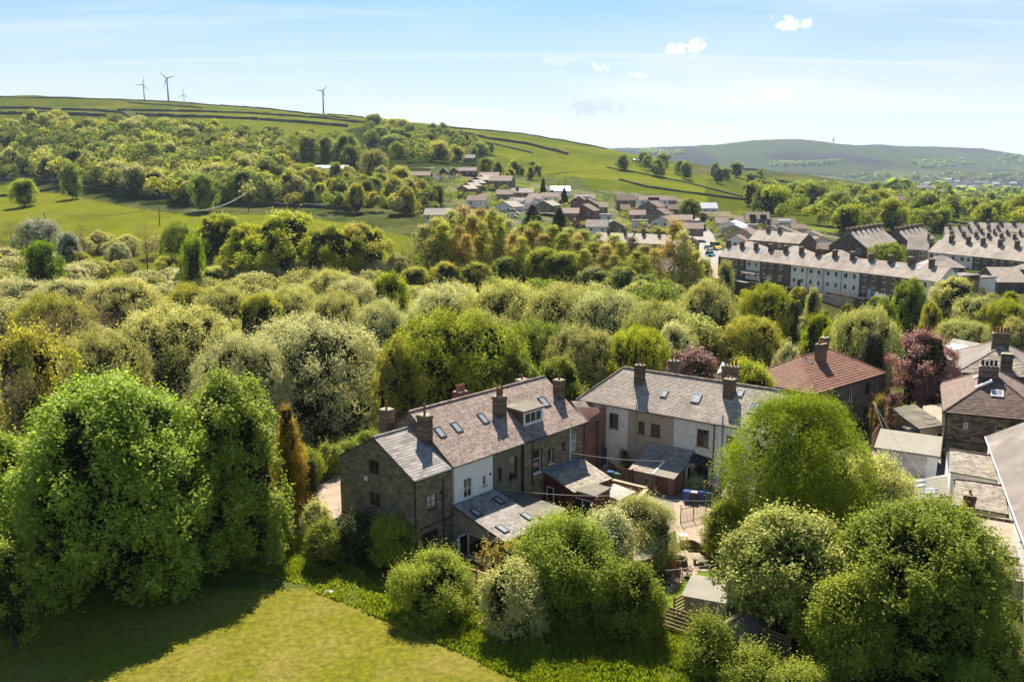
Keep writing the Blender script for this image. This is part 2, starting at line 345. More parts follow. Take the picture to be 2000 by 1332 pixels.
# ---------------------------------------------------------------- mesh helpers
WALLCO = {'red_brick', 'far_stone', 'buff_stone_and_shade', 'white_brick'}
class MB:
    """collects polygons; build() links them as one mesh object"""
    def __init__(self):
        self.v = []; self.f = []; self.t = []
    def poly(self, pts, tone=0.5):
        i = len(self.v)
        self.v.extend([tuple(float(c) for c in p) for p in pts])
        self.f.append(tuple(range(i, i + len(pts))))
        self.t.append(tone)
    def solid(self, bottom, top, tone=0.5):
        """closed prism between two matching rings (ring order: counter-clockwise seen from the top side)"""
        n = len(bottom); i = len(self.v)
        self.v.extend([tuple(float(c) for c in p) for p in bottom]); self.v.extend([tuple(float(c) for c in p) for p in top])
        self.f.append(tuple(range(i + n - 1, i - 1, -1))); self.t.append(tone)
        self.f.append(tuple(range(i + n, i + 2 * n))); self.t.append(tone)
        for k in range(n):
            q = (k + 1) % n
            self.f.append((i + k, i + q, i + n + q, i + n + k)); self.t.append(tone)
    def box(self, c, ax, ay, az, hx, hy, hz, tone=0.5):
        c = np.array(c, float); ax = np.array(ax, float) * hx; ay = np.array(ay, float) * hy; az = np.array(az, float) * hz
        lo = [c - ax - ay - az, c + ax - ay - az, c + ax + ay - az, c - ax + ay - az]
        self.solid(lo, [p + 2 * az for p in lo], tone)
    def bar(self, a, b, r1, r2=None, n=6, tone=0.5):
        a = Vector(a); b = Vector(b); r2 = r1 if r2 is None else r2
        d = (b - a)
        if d.length < 1e-6: return
        d.normalize(); u = d.orthogonal().normalized(); w_ = d.cross(u)
        A = [a + (u * math.cos(2 * PI * k / n) + w_ * math.sin(2 * PI * k / n)) * r1 for k in range(n)]
        B = [b + (u * math.cos(2 * PI * k / n) + w_ * math.sin(2 * PI * k / n)) * r2 for k in range(n)]
        self.solid(A, B, tone)
    def tube(self, pts, r, n=5, tone=0.5):
        for i in range(len(pts) - 1):
            r0 = r[i] if isinstance(r, (list, tuple)) else r
            r1 = r[i + 1] if isinstance(r, (list, tuple)) else r
            self.bar(pts[i], pts[i + 1], r0, r1, n, tone)
    def lathe(self, c, prof, n=10, tone=0.5):
        """prof: list of (radius, z) from the bottom to the top round a vertical axis at c"""
        i = len(self.v)
        for r, z in prof:
            for k in range(n):
                self.v.append((c[0] + r * math.cos(2 * PI * k / n), c[1] + r * math.sin(2 * PI * k / n), c[2] + z))
        for j in range(len(prof) - 1):
            for k in range(n):
                q = (k + 1) % n
                self.f.append((i + j * n + k, i + j * n + q, i + (j + 1) * n + q, i + (j + 1) * n + k)); self.t.append(tone)
        self.f.append(tuple(i + k for k in range(n - 1, -1, -1))); self.t.append(tone)
        self.f.append(tuple(i + (len(prof) - 1) * n + k for k in range(n))); self.t.append(tone)
    def build(self, name, mat, parent=None, label=None, kind=None, smooth=False):
        me = bpy.data.meshes.new(name)
        off = np.array(ORG.get(root_of(parent).name, (0, 0, 0))) if parent else np.zeros(3)
        V = np.array(self.v, float).reshape(-1, 3) - off
        me.from_pydata(V.tolist(), [], self.f)
        me.materials.append(M[mat] if isinstance(mat, str) else mat)
        a = me.attributes.new('tone', 'FLOAT', 'FACE')
        a.data.foreach_set('value', np.array(self.t, np.float32))
        if isinstance(mat, str) and mat in WALLCO:
            wc = me.attributes.new('wallco', 'FLOAT_VECTOR', 'CORNER')
            arr = np.zeros((len(me.loops), 3), np.float32)
            for p in me.polygons:
                nn = p.normal
                if abs(nn.z) > 0.9: tx, ty = 1.0, 0.0
                else:
                    l_ = math.hypot(nn.x, nn.y); tx, ty = -nn.y / l_, nn.x / l_
                for li in p.loop_indices:
                    q = V[me.loops[li].vertex_index]
                    arr[li] = (q[0] * tx + q[1] * ty + 50, q[2] + 50, 0)
            wc.data.foreach_set('vector', arr.ravel())
        if smooth:
            me.polygons.foreach_set('use_smooth', [True] * len(me.polygons))
        o = bpy.data.objects.new(name, me)
        COL.objects.link(o)
        if parent: o.parent = parent
        if label: o['label'] = label
        if kind: o['kind'] = kind
        return o
ORG = {}
def root_of(o):
    while o.parent: o = o.parent
    return o
def tag(o, label, cat, group=None):
    o['label'] = label; o['category'] = cat
    if group: o['group'] = group
    return o
def thing(name, label, cat, loc, group=None):
    o = bpy.data.objects.new(name, None)
    COL.objects.link(o)
    o.location = [float(c) for c in loc]
    ORG[o.name] = tuple(float(c) for c in loc)
    o.empty_display_size = 0.3
    return tag(o, label, cat, group)
def copy_thing(root, label=None, loc=None, rz=None, scale=None):
    r = root.copy(); COL.objects.link(r)
    if label: r['label'] = label
    if loc is not None: r.location = [float(c) for c in loc]
    if rz is not None: r.rotation_euler = (0, 0, rz)
    if scale is not None: r.scale = scale
    for ch in list(root.children):
        c = ch.copy(); COL.objects.link(c); c.parent = r
        for g in list(ch.children):
            d = g.copy(); COL.objects.link(d); d.parent = c
    return r
def fast_mesh(name, V, quads, mats, tone=None, matidx=None, smooth=False):
    me = bpy.data.meshes.new(name)
    V = np.ascontiguousarray(V, np.float32); quads = np.ascontiguousarray(quads, np.int32)
    nf, k = quads.shape
    me.vertices.add(len(V)); me.vertices.foreach_set('co', V.ravel())
    me.loops.add(nf * k); me.loops.foreach_set('vertex_index', quads.ravel())
    me.polygons.add(nf)
    me.polygons.foreach_set('loop_start', np.arange(0, nf * k, k, dtype=np.int32))
    me.polygons.foreach_set('loop_total', np.full(nf, k, np.int32))
    for m in mats: me.materials.append(M[m] if isinstance(m, str) else m)
    if matidx is not None: me.polygons.foreach_set('material_index', matidx.astype(np.int32))
    if smooth: me.polygons.foreach_set('use_smooth', np.ones(nf, bool))
    me.update(calc_edges=True)
    if tone is not None:
        a = me.attributes.new('tone', 'FLOAT', 'FACE'); a.data.foreach_set('value', tone.astype(np.float32))
    return me

# ---------------------------------------------------------------- laying pieces on a plane
def v3(*a): return np.array(a, float)
def unit(a):
    a = np.array(a, float); return a / np.linalg.norm(a)
def span(poly, v):
    """where a convex 2-D polygon is cut by the line v = const"""
    xs = []
    n = len(poly)
    for i in range(n):
        (a, b), (c, d) = poly[i], poly[(i + 1) % n]
        if (b - v) * (d - v) <= 0 and abs(b - d) > 1e-9:
            xs.append(a + (c - a) * (v - b) / (d - b))
    return (min(xs), max(xs)) if len(xs) >= 2 else None
def lay(mb, O, U, Vv, Nn, poly, rowh, wmin, wmax, rnd, lift0=0.03, lift1=0.012, gap=0.006, holes=(), rough=0.0, stagger=True, tone_rows=0.0):
    """courses of slates (lift0 at the lower edge, lift1 at the upper) or stones (equal lifts) over a convex polygon with holes"""
    vmin = min(p[1] for p in poly); vmax = max(p[1] for p in poly)
    nrow = max(1, int(round((vmax - vmin) / rowh)))
    rh = (vmax - vmin) / nrow
    for j in range(nrow):
        v0 = vmin + j * rh; v1 = v0 + rh
        a = span(poly, v0 + 1e-4); b = span(poly, v1 - 1e-4)
        if not a or not b: continue
        x = min(a[0], b[0]) - (rnd.random() * wmax if stagger else 0)
        end = max(a[1], b[1])
        rt = rnd.uniform(-tone_rows, tone_rows)
        while x < end:
            wd = rnd.uniform(wmin, wmax)
            s0 = x + gap / 2; s1 = x + wd - gap / 2
            x += wd
            q = [max(s0, a[0]), min(s1, a[1]), min(s1, b[1]), max(s0, b[0])]
            if q[1] - q[0] < 0.02 and q[2] - q[3] < 0.02: continue
            if q[1] < q[0]: q[1] = q[0] = (q[0] + q[1]) / 2
            if q[2] < q[3]: q[2] = q[3] = (q[2] + q[3]) / 2
            pieces = [tuple(q)]
            for (h0, h1, g0, g1) in holes:
                if v1 > g0 + 0.01 and v0 < g1 - 0.01:
                    new = []
                    for p in pieces:
                        if p[1] <= h0 or p[0] >= h1: new.append(p); continue
                        if p[0] < h0 - 0.03: new.append((p[0], min(p[1], h0), min(p[2], h0), p[3]))
                        if p[1] > h1 + 0.03: new.append((max(p[0], h1), p[1], p[2], max(p[3], h1)))
                    pieces = new
            for p in pieces:
                e = rnd.uniform(-rough, rough) if rough else 0.0
                l0, l1 = lift0 + e, lift1 + e
                va, vb = v0 + gap / 2, v1 - gap / 2
                P = [O + U * p[0] + Vv * va, O + U * p[1] + Vv * va, O + U * p[2] + Vv * vb, O + U * p[3] + Vv * vb]
                T = [P[0] + Nn * l0, P[1] + Nn * l0, P[2] + Nn * l1, P[3] + Nn * l1]
                tone = min(1, max(0, rnd.random() * (1 - tone_rows) + rt + tone_rows / 2))
                i = len(mb.v)
                mb.v.extend([tuple(c) for c in P]); mb.v.extend([tuple(c) for c in T])
                mb.f += [(i + 4, i + 5, i + 6, i + 7), (i, i + 1, i + 5, i + 4), (i + 1, i + 2, i + 6, i + 5), (i + 3, i, i + 4, i + 7)]
                mb.t += [tone] * 4
    return mb
def clip(poly, keep):
    """Sutherland-Hodgman against half-planes keep = [(a,b,c)]: a*x+b*y+c >= 0"""
    for a, b, c in keep:
        out_ = []
        n = len(poly)
        for i in range(n):
            p, q = poly[i], poly[(i + 1) % n]
            dp, dq = a * p[0] + b * p[1] + c, a * q[0] + b * q[1] + c
            if dp >= 0: out_.append(p)
            if dp * dq < 0:
                t = dp / (dp - dq); out_.append((p[0] + (q[0] - p[0]) * t, p[1] + (q[1] - p[1]) * t))
        poly = out_
        if len(poly) < 3: return []
    return poly
class Face:
    """a vertical wall face: s runs along it from A to B, d is the distance outward (to the right of A->B)"""
    def __init__(self, A, B):
        self.A = v3(A[0], A[1], 0); d = v3(B[0] - A[0], B[1] - A[1], 0)
        self.len = np.linalg.norm(d); self.s = d / self.len; self.n = v3(self.s[1], -self.s[0], 0)
    def p(self, s, d, z): return self.A + self.s * s + self.n * d + v3(0, 0, z)
    def px(self, x, y, d=0.0):
        q = onplane(x, y, self.A + self.n * d, self.n)
        return float(np.dot(q - self.A, self.s)), float(q[2])
    def rect(self, x0, y0, x1, y1):
        a = self.px(x0, y0); b = self.px(x1, y1)
        return (min(a[0], b[0]), max(a[0], b[0]), min(a[1], b[1]), max(a[1], b[1]))
Z3 = v3(0, 0, 1)
def wall(root, face, poly, mat, holes=(), thick=0.25, name='wall', laym=None, lay_args=None, seed=1, label=None):
    """a wall slab with real openings; optional coursed stones laid over it"""
    mb = MB()
    xs = sorted({min(p[0] for p in poly), max(p[0] for p in poly)} | {h[0] for h in holes} | {h[1] for h in holes})
    ys = sorted({min(p[1] for p in poly), max(p[1] for p in poly)} | {h[2] for h in holes} | {h[3] for h in holes})
    keep = []
    n = len(poly)
    area = sum(poly[i][0] * poly[(i + 1) % n][1] - poly[(i + 1) % n][0] * poly[i][1] for i in range(n))
    if area < 0: poly = poly[::-1]
    for i in range(n):
        (x0, y0), (x1, y1) = poly[i], poly[(i + 1) % n]
        dx, dy = x1 - x0, y1 - y0
        keep.append((-dy, dx, dy * x0 - dx * y0))
    for i in range(len(xs) - 1):
        for j in range(len(ys) - 1):
            cx_, cy_ = (xs[i] + xs[i + 1]) / 2, (ys[j] + ys[j + 1]) / 2
            if any(h[0] < cx_ < h[1] and h[2] < cy_ < h[3] for h in holes): continue
            if xs[i + 1] - xs[i] < 1e-4 or ys[j + 1] - ys[j] < 1e-4: continue
            c = clip([(xs[i], ys[j]), (xs[i + 1], ys[j]), (xs[i + 1], ys[j + 1]), (xs[i], ys[j + 1])], keep)
            if len(c) < 3: continue
            mb.solid([face.p(q[0], -thick, q[1]) for q in c], [face.p(q[0], 0, q[1]) for q in c])
    o = mb.build(name, mat, root, label)
    if laym:
        st = MB(); rnd = random.Random(seed)
        a = dict(rowh=0.14, wmin=0.22, wmax=0.6, lift0=0.03, lift1=0.03, gap=0.018, rough=0.016)
        a.update(lay_args or {})
        lay(st, face.p(0, 0, 0), face.s, Z3, face.n, poly, holes=holes, rnd=rnd, **a)
        st.build('stonework', laym, root, kind='stuff')
    return o
def window(root, face, r, fm='white_frame', cols=1, rows=1, recess=0.09, bar=0.055, sill='concrete', lintel=None, glass='glass', split=None, name='window', label=None, curtain=False):
    s0, s1, z0, z1 = r
    mb = MB()
    def b(a0, a1, c0, c1, d0, d1):
        mb.solid([face.p(a0, d0, c0), face.p(a1, d0, c0), face.p(a1, d0, c1), face.p(a0, d0, c1)], [face.p(a0, d1, c0), face.p(a1, d1, c0), face.p(a1, d1, c1), face.p(a0, d1, c1)])
    D0, D1 = -recess - 0.06, -recess
    b(s0, s1, z0, z0 + bar, D0, D1); b(s0, s1, z1 - bar, z1, D0, D1)
    b(s0, s0 + bar, z0 + bar, z1 - bar, D0, D1); b(s1 - bar, s1, z0 + bar, z1 - bar, D0, D1)
    zs = [z0 + (z1 - z0) * k / rows for k in range(1, rows)] if split is None else [z0 + (z1 - z0) * k for k in split]
    for k in range(1, cols):
        x = s0 + (s1 - s0) * k / cols
        b(x - bar * .45, x + bar * .45, z0 + bar, z1 - bar, D0, D1)
    cuts = [s0 + bar] + [c for k in range(1, cols) for c in (s0 + (s1 - s0) * k / cols - bar * .45, s0 + (s1 - s0) * k / cols + bar * .45)] + [s1 - bar]
    for z in zs:
        for k in range(0, len(cuts), 2):
            b(cuts[k], cuts[k + 1], z - bar * .5, z + bar * .5, D0, D1)
    o = mb.build(name, fm, root, label)
    g = MB(); g.solid([face.p(s0 + .01, D0 - .01, z0 + .01), face.p(s1 - .01, D0 - .01, z0 + .01), face.p(s1 - .01, D0 - .01, z1 - .01), face.p(s0 + .01, D0 - .01, z1 - .01)],
                      [face.p(s0 + .01, D0 + .02, z0 + .01), face.p(s1 - .01, D0 + .02, z0 + .01), face.p(s1 - .01, D0 + .02, z1 - .01), face.p(s0 + .01, D0 + .02, z1 - .01)])
    g.build('pane', glass, o)
    if sill:
        q = MB(); q.box(face.p((s0 + s1) / 2, -recess / 2 + .02, z0 - .055), face.s, face.n, Z3, (s1 - s0) / 2 + .1, recess / 2 + .06, .05)
        q.build('sill', sill, o)
    if lintel:
        q = MB(); q.box(face.p((s0 + s1) / 2, .0, z1 + .13), face.s, face.n, Z3, (s1 - s0) / 2 + .15, .045, .12)
        q.build('lintel', lintel, o)
    return o
def slope(root, L, R, up_to, mat, poly=None, tile=(0.3, 0.2), thick=0.12, over=0.0, seed=3, tiles=True, name='roof', deck='dark_frame', lift=0.028, tone_rows=0.15, label=None):
    """a roof slope: eave from L to R (3-D), rising to the point up_to; a deck slab with courses of slates on it"""
    L = v3(*L); R = v3(*R); U = unit(R - L); w_ = v3(*up_to) - L; Vv = w_ - U * np.dot(w_, U); hl = np.linalg.norm(Vv); Vv = Vv / hl
    Nn = np.cross(U, Vv)
    ln = np.linalg.norm(R - L)
    P = poly or [(-over, -over), (ln + over, -over), (ln + over, hl), (-over, hl)]
    mb = MB()
    mb.solid([L + U * a + Vv * b - Nn * thick for a, b in P], [L + U * a + Vv * b for a, b in P])
    if not tiles:
        return mb.build(name, mat, root, label), (L, U, Vv, Nn, hl)
    o = mb.build(name, deck, root, label)
    t = MB(); lay(t, L, U, Vv, Nn, P, tile[1], tile[0] * .8, tile[0] * 1.2, random.Random(seed), lift0=lift, lift1=lift * .35, tone_rows=tone_rows)
    t.build('slates', mat, o, kind='stuff')
    return o, (L, U, Vv, Nn, hl)
def on_slope(fr, px, py, lift=0.0):
    L, U, Vv, Nn, hl = fr
    q = onplane(px, py, L + Nn * lift, Nn) - L
    return float(np.dot(q, U)), float(np.dot(q, Vv))
def ridge(root, A, B, mat, r=0.13, seg=0.45, name='ridge_tiles', z=0.03):
    A = v3(*A); B = v3(*B); n = max(1, int(np.linalg.norm(B - A) / seg)); mb = MB(); rnd = random.Random(n)
    for k in range(n):
        a = A + (B - A) * (k + .02) / n; b = A + (B - A) * (k + .98) / n
        a = a + Z3 * z; b = b + Z3 * (z + rnd.uniform(-.01, .01))
        mb.bar(a, b, r, r * .97, 8, rnd.random())
    return mb.build(name, mat, root, kind='stuff')
def rooflight(root, fr, c, wd=.6, ht=1.0, glass='rooflight_glass', fm='dark_frame', lift=0.10):
    L, U, Vv, Nn, hl = fr
    O = L + U * c[0] + Vv * c[1]
    mb = MB()
    b = .06
    for (sx, sy, hx, hy) in ((0, ht / 2, wd / 2 + b, b), (0, -ht / 2, wd / 2 + b, b), (wd / 2, 0, b, ht / 2 - b), (-wd / 2, 0, b, ht / 2 - b)):
        mb.box(O + U * sx + Vv * sy + Nn * lift * .55, U, Vv, Nn, hx, hy, lift * .5)
    o = mb.build('rooflight', fm, root)
    g = MB(); g.box(O + Nn * lift * .5, U, Vv, Nn, wd / 2 - b, ht / 2 - b, lift * .32); g.build('pane', glass, o)
    return o
def chimney(root, c, ux, sx, sy, z0, z1, pots=1, mat='chimney_brick', course=0.11, pot_h=.55, pot_r=.12, potmat='terracotta', cap='mortar_cap', name='chimney', detail=True, flash=True, pot_off=None):
    """brick stack centred at c (x, y) with corbelled top courses, mortar cap and clay pots"""
    ux = unit(v3(ux[0], ux[1], 0)); uy = v3(-ux[1], ux[0], 0); rnd = random.Random(int(c[0] * 31 + c[1] * 17) & 0xffff)
    mb = MB()
    if detail:
        z = z0
        while z < z1 - 1e-3:
            h = min(course, z1 - z)
            k = (z1 - z) / course
            e = .05 if 1.2 < k < 3.3 else 0.0
            e += rnd.uniform(-.008, .008)
            mb.box(v3(c[0], c[1], z + h / 2 - .006), ux, uy, Z3, sx / 2 + e, sy / 2 + e, h / 2 - .006, rnd.random())
            mb.box(v3(c[0], c[1], z + h - .006), ux, uy, Z3, sx / 2 - .015, sy / 2 - .015, .007, 0)
            z += h
    else:
        mb.box(v3(c[0], c[1], (z0 + z1) / 2 - .1), ux, uy, Z3, sx / 2, sy / 2, (z1 - z0) / 2 - .1, .4)
        mb.box(v3(c[0], c[1], z1 - .1), ux, uy, Z3, sx / 2 + .07, sy / 2 + .07, .1, .2)
    o = mb.build(name, mat, root)
    k = MB()
    t0 = [v3(c[0], c[1], z1) + ux * a * (sx / 2 + .02) + uy * b * (sy / 2 + .02) for a, b in ((-1, -1), (1, -1), (1, 1), (-1, 1))]
    t1 = [v3(c[0], c[1], z1 + .09) + ux * a * (sx / 2 - .12) + uy * b * (sy / 2 - .12) for a, b in ((-1, -1), (1, -1), (1, 1), (-1, 1))]
    k.solid(t0, t1); k.build('mortar_cap', cap, o)
    for i in range(pots):
        s = (i - (pots - 1) / 2) * min(.42, (sx - .1) / max(1, pots)) + (pot_off or 0)
        q = MB(); P = v3(c[0], c[1], z1 + .04) + ux * s
        hh = pot_h * rnd.uniform(.85, 1.15)
        q.lathe(P, [(pot_r * 1.1, 0), (pot_r * .95, hh * .12), (pot_r * .82, hh * .8), (pot_r * 1.05, hh * .83), (pot_r * 1.05, hh * .93), (pot_r * .85, hh), (pot_r * .6, hh), (pot_r * .55, hh * .7)], 8 if detail else 6)
        q.build('chimney_pot', potmat, o)
    return o
def pipe(root, pts, r=.05, mat='black_paint', name='downpipe'):
    mb = MB(); mb.tube([tuple(p) for p in pts], r, 6); return mb.build(name, mat, root)
def gutter(root, A, B, mat='black_paint', r=.07):
    mb = MB(); mb.bar(tuple(A), tuple(B), r, r, 6); return mb.build('gutter', mat, root)
# ---------------------------------------------------------------- the lie of the land (heights from surveyed points)
CTRL = []
for X in (-140, -90, -45, 0, 40, 80, 140):
    for Y in (12, 30, 50, 68):
        CTRL.append((X, Y, -1.0))
for X in (-90, -40, -10, 15, 40, 75): CTRL.append((X, 84, -1.0))
for X in (-20, 10, 40, 70): CTRL.append((X, 102, -1.0))
for X, z in ((-110, -1), (-60, -2), (-25, -2.5)): CTRL.append((X, 104, z))
for X, z in ((-110, -2), (-50, -4), (0, -5), (35, -4.5), (75, -3), (115, -2)): CTRL.append((X, 148, z))
for X, z in ((-120, -1), (-60, -3), (0, -4.5), (45, -4.0), (95, -3.5)): CTRL.append((X, 182, z))
def ct(px, py, t):
    P = att(px, py, t); CTRL.append((P[0], P[1], P[2]))
for q in ((-250, 500, 270), (-250, 430, 380), (-250, 380, 460), (-250, 330, 560), (-250, 245, 700), (-250, 212, 930), (-250, 185, 1180),
          (100, 548, 250), (50, 470, 320), (60, 440, 370), (60, 400, 440), (30, 350, 560), (100, 248, 700), (100, 212, 940), (60, 187, 1190),
          (300, 545, 255), (300, 470, 320), (300, 425, 390), (300, 400, 430), (300, 320, 560), (300, 250, 700), (300, 222, 900), (300, 197, 1170),
          (500, 540, 250), (500, 480, 310), (500, 440, 350), (500, 405, 420), (500, 330, 560), (500, 262, 740), (500, 235, 900), (500, 213, 1130),
          (700, 540, 245), (760, 465, 320), (700, 440, 350), (700, 395, 420), (700, 345, 510), (700, 295, 660), (700, 245, 900), (700, 228, 1080),
          (900, 545, 235), (900, 460, 310), (900, 400, 410), (900, 352, 480), (900, 325, 590), (900, 282, 850), (900, 250, 1040),
          (1000, 450, 325), (1000, 380, 450), (1000, 338, 620), (1000, 300, 850), (1000, 259, 1040),
          (1100, 540, 235), (1110, 440, 350), (1100, 400, 420), (1100, 358, 560), (1100, 320, 780), (1100, 277, 1000),
          (1185, 295, 950), (1250, 318, 850), (1250, 350, 660), (1250, 400, 480), (1250, 440, 380), (1250, 490, 295), (1250, 560, 222),
          (1400, 336, 950), (1400, 360, 760), (1400, 390, 560), (1400, 430, 400), (1400, 480, 310), (1400, 530, 250),
          (1500, 334, 1300), (1600, 346, 1250), (1700, 363, 1200), (1790, 381, 1100), (1550, 380, 760), (1550, 420, 500), (1550, 450, 400),
          (1485, 552, 230), (1590, 567, 217), (1730, 589, 205), (1830, 598, 195), (1560, 506, 290), (1700, 510, 285), (1850, 520, 255), (1980, 545, 220),
          (1700, 400, 720), (1700, 440, 450), (1900, 396, 1000), (1900, 420, 660), (1900, 457, 430), (1900, 490, 340), (2200, 400, 900), (2200, 460, 430), (2200, 560, 210),
          (1250, 333, 1700), (1700, 370, 2000), (1900, 381, 2000), (2200, 383, 2000), (1900, 366, 3000), (2200, 368, 3000), (1700, 357, 3000), (1500, 338, 3000), (1300, 330, 3000),
          (1200, 294, 5000), (1350, 286, 5000), (1500, 279, 5000), (1560, 280, 5000), (1620, 288, 5100), (1760, 292, 5300), (1850, 296, 5400), (2000, 301, 5500), (2300, 305, 5500),
          (1500, 312, 4200), (1350, 312, 4200), (1850, 332, 4300), (2100, 335, 4300)):
    ct(*q)
for X, Y, z in ((-900, 1700, 118), (-300, 1600, 95), (100, 1500, 30), (-1500, 2200, 100), (-800, 3000, 40), (0, 3000, 0), (600, 7500, 80), (2500, 7800, 60), (4500, 7800, 60), (-2500, 6000, 60), (-400, 1250, 118), (-800, 1350, 132)):
    CTRL.append((X, Y, z))
_a, _b = at(1404, 500, 7.6), at(1836, 549.5, 7.6)
_n = np.array([(_b - _a)[1], -(_b - _a)[0], 0]); _n = _n / np.linalg.norm(_n)
for _k in np.linspace(0.02, 1.1, 7):
    for _o, _z in ((0, 2.0), (3.5, 1.9), (6.5, -2.6), (11, -3.2)):
        _q = _a + (_b - _a) * _k + _n * _o; CTRL.append((_q[0], _q[1], _z))
CTRL = np.array(CTRL, float)
def tcoord(X, Y):
    Y = np.maximum(Y, 4.0)
    return np.arctan2(X, Y) * 2.6, np.log(np.hypot(X, Y))
def tnorm(X, Y): return np.sqrt(1 + (np.hypot(X, Y) / 150.0) ** 2)
def tps(r2): return np.where(r2 > 1e-12, 0.5 * r2 * np.log(np.maximum(r2, 1e-12)), 0.0)
ca, cb = tcoord(CTRL[:, 0], CTRL[:, 1])
nC = len(CTRL)
K = tps((ca[:, None] - ca[None]) ** 2 + (cb[:, None] - cb[None]) ** 2) + np.eye(nC) * 0.002
Pm = np.stack([np.ones(nC), ca, cb], 1)
AA = np.zeros((nC + 3, nC + 3)); AA[:nC, :nC] = K; AA[:nC, nC:] = Pm; AA[nC:, :nC] = Pm.T
sol = np.linalg.solve(AA, np.concatenate([CTRL[:, 2] / tnorm(CTRL[:, 0], CTRL[:, 1]), np.zeros(3)]))
def vnoise(x, y, seed=0):
    """smooth value noise"""
    xi = np.floor(x).astype(int); yi = np.floor(y).astype(int); fx = x - xi; fy = y - yi
    fx = fx * fx * (3 - 2 * fx); fy = fy * fy * (3 - 2 * fy)
    def h(a, b):
        n = (a * 374761393 + b * 668265263 + seed * 974634777) & 0x7fffffff
        n = ((n ^ (n >> 13)) * 1274126177) & 0x7fffffff
        return ((n ^ (n >> 16)) & 0xffff) / 65535.0
    return (h(xi, yi) * (1 - fx) + h(xi + 1, yi) * fx) * (1 - fy) + (h(xi, yi + 1) * (1 - fx) + h(xi + 1, yi + 1) * fx) * fy
def fbm(x, y, o=4, seed=0):
    s_ = 0; a = 1; tt = 0
    for k in range(o):
        s_ = s_ + a * vnoise(x * 2 ** k, y * 2 ** k, seed + k); tt += a; a *= .5
    return s_ / tt
def height(X, Y):
    X = np.asarray(X, float); Y = np.asarray(Y, float); sh = X.shape
    X = X.ravel(); Y = Y.ravel(); a, b = tcoord(X, Y); out_ = np.empty(len(X))
    for i in range(0, len(X), 20000):
        s_ = slice(i, i + 20000)
        r2 = (a[s_, None] - ca) ** 2 + (b[s_, None] - cb) ** 2
        out_[s_] = tps(r2) @ sol[:nC] + sol[nC] + sol[nC + 1] * a[s_] + sol[nC + 2] * b[s_]
    out_ = out_ * tnorm(X, Y)
    near = np.clip((np.hypot(X, Y) - 88) / 20, 0, 1)
    out_ = out_ * near + (-1.0) * (1 - near)                   # level ground round the near houses
    und = 0.25 * np.sin(X * .11 + 1) * np.sin(Y * .09) * near * np.clip(np.hypot(X, Y) / 300, 0.3, 3)
    out_ = out_ + und
    R_ = np.hypot(X, Y); fr_ = np.clip((R_ - 2600) / 1500, 0, 1)
    out_ = out_ + fr_ * (60 * (fbm(X / 900, Y / 900, 5, 77) - .5) * 2)
    return out_.reshape(sh)
def gz(x, y): return float(height(np.array([x]), np.array([y]))[0])
TS = np.exp(np.linspace(math.log(35), math.log(7000), 900))
def hit(px, py, tmin=0.0):
    """where the line of sight through a pixel first meets the ground (beyond tmin)"""
    d = ray(px, py); P = np.array([0, 0, CAM_H]) + d[None] * TS[:, None]
    h = P[:, 2] - height(P[:, 0], P[:, 1])
    for i in range(1, len(TS)):
        if TS[i] > tmin and h[i] <= 0:
            a, b = h[i - 1], h[i]
            t = TS[i - 1] + (TS[i] - TS[i - 1]) * (a / (a - b) if a > b else 1)
            return np.array([0, 0, CAM_H]) + d * t
    i = int(np.argmin(np.where(TS > tmin, np.abs(h), 1e9)))
    Q = P[i].copy(); Q[2] = gz(Q[0], Q[1]); return Q
def inpoly(x, y, poly):
    x = np.asarray(x, float); y = np.asarray(y, float); r = np.zeros(x.shape, bool); n = len(poly)
    for i in range(n):
        (x0, y0), (x1, y1) = poly[i], poly[(i + 1) % n]
        if y0 == y1: continue
        c = ((y0 > y) != (y1 > y)) & (x < (x1 - x0) * (y - y0) / (y1 - y0) + x0)
        r ^= c
    return r
def project(X, Y, Z):
    q2 = Z - CAM_H; t = Y * CP - q2 * SP; t = np.where(t < 1, 1, t)
    return 1000 + FOC * X / t, 666 - FOC * (Y * SP + q2 * CP) / t, t
# polar grid round the viewpoint's foot: fine near, coarse far, all the way round to well outside the picture
ang = np.concatenate([np.linspace(-170, -42, 40)[:-1], np.linspace(-42, 42, 560), np.linspace(42, 170, 40)[1:]]) * PI / 180
rad = np.concatenate([np.linspace(3, 32, 12)[:-1], np.exp(np.linspace(math.log(32), math.log(9000), 430))])
AG, RD = np.meshgrid(ang, rad)
GX = RD * np.sin(AG); GY = RD * np.cos(AG)
GZ = height(GX, np.where(GY < 5, 5, GY))
GZ = np.where(GY < 8, -1.0, GZ)
PX, PY, PT = project(GX, GY, GZ)
n1, n2 = fbm(GX / 9, GY / 9, 4, 1), fbm(GX / 60, GY / 60, 4, 5)
nf = fbm(GX / 350, GY / 350, 5, 9)
def colr(c): return np.array(c)[None, None, :] * np.ones(GX.shape + (1,))
def blend(base, c, m): return base * (1 - m[..., None]) + c * m[..., None]
C0 = blend(colr((0.045, 0.058, 0.014)), colr((0.10, 0.10, 0.035)), np.clip((n1 - .35) * 2.5, 0, 1))
pasture = blend(colr((0.13, 0.142, 0.010)), colr((0.080, 0.10, 0.008)), np.clip((n2 - .35) * 3.5, 0, 1))
pasture = blend(pasture, colr((0.14, 0.13, 0.02)), np.clip((n1 - .55) * 2.5, 0, .6))
olive = blend(colr((0.11, 0.112, 0.012)), colr((0.066, 0.080, 0.009)), np.clip((fbm(GX / 40, GY / 120, 4, 15) - .35) * 3.5, 0, 1))
moor = blend(colr((0.115, 0.10, 0.05)), colr((0.06, 0.075, 0.028)), np.clip((n1 - .35) * 3, 0, 1))
front = (GY > 5) & (np.abs(np.arctan2(GX, GY)) < 1.0)
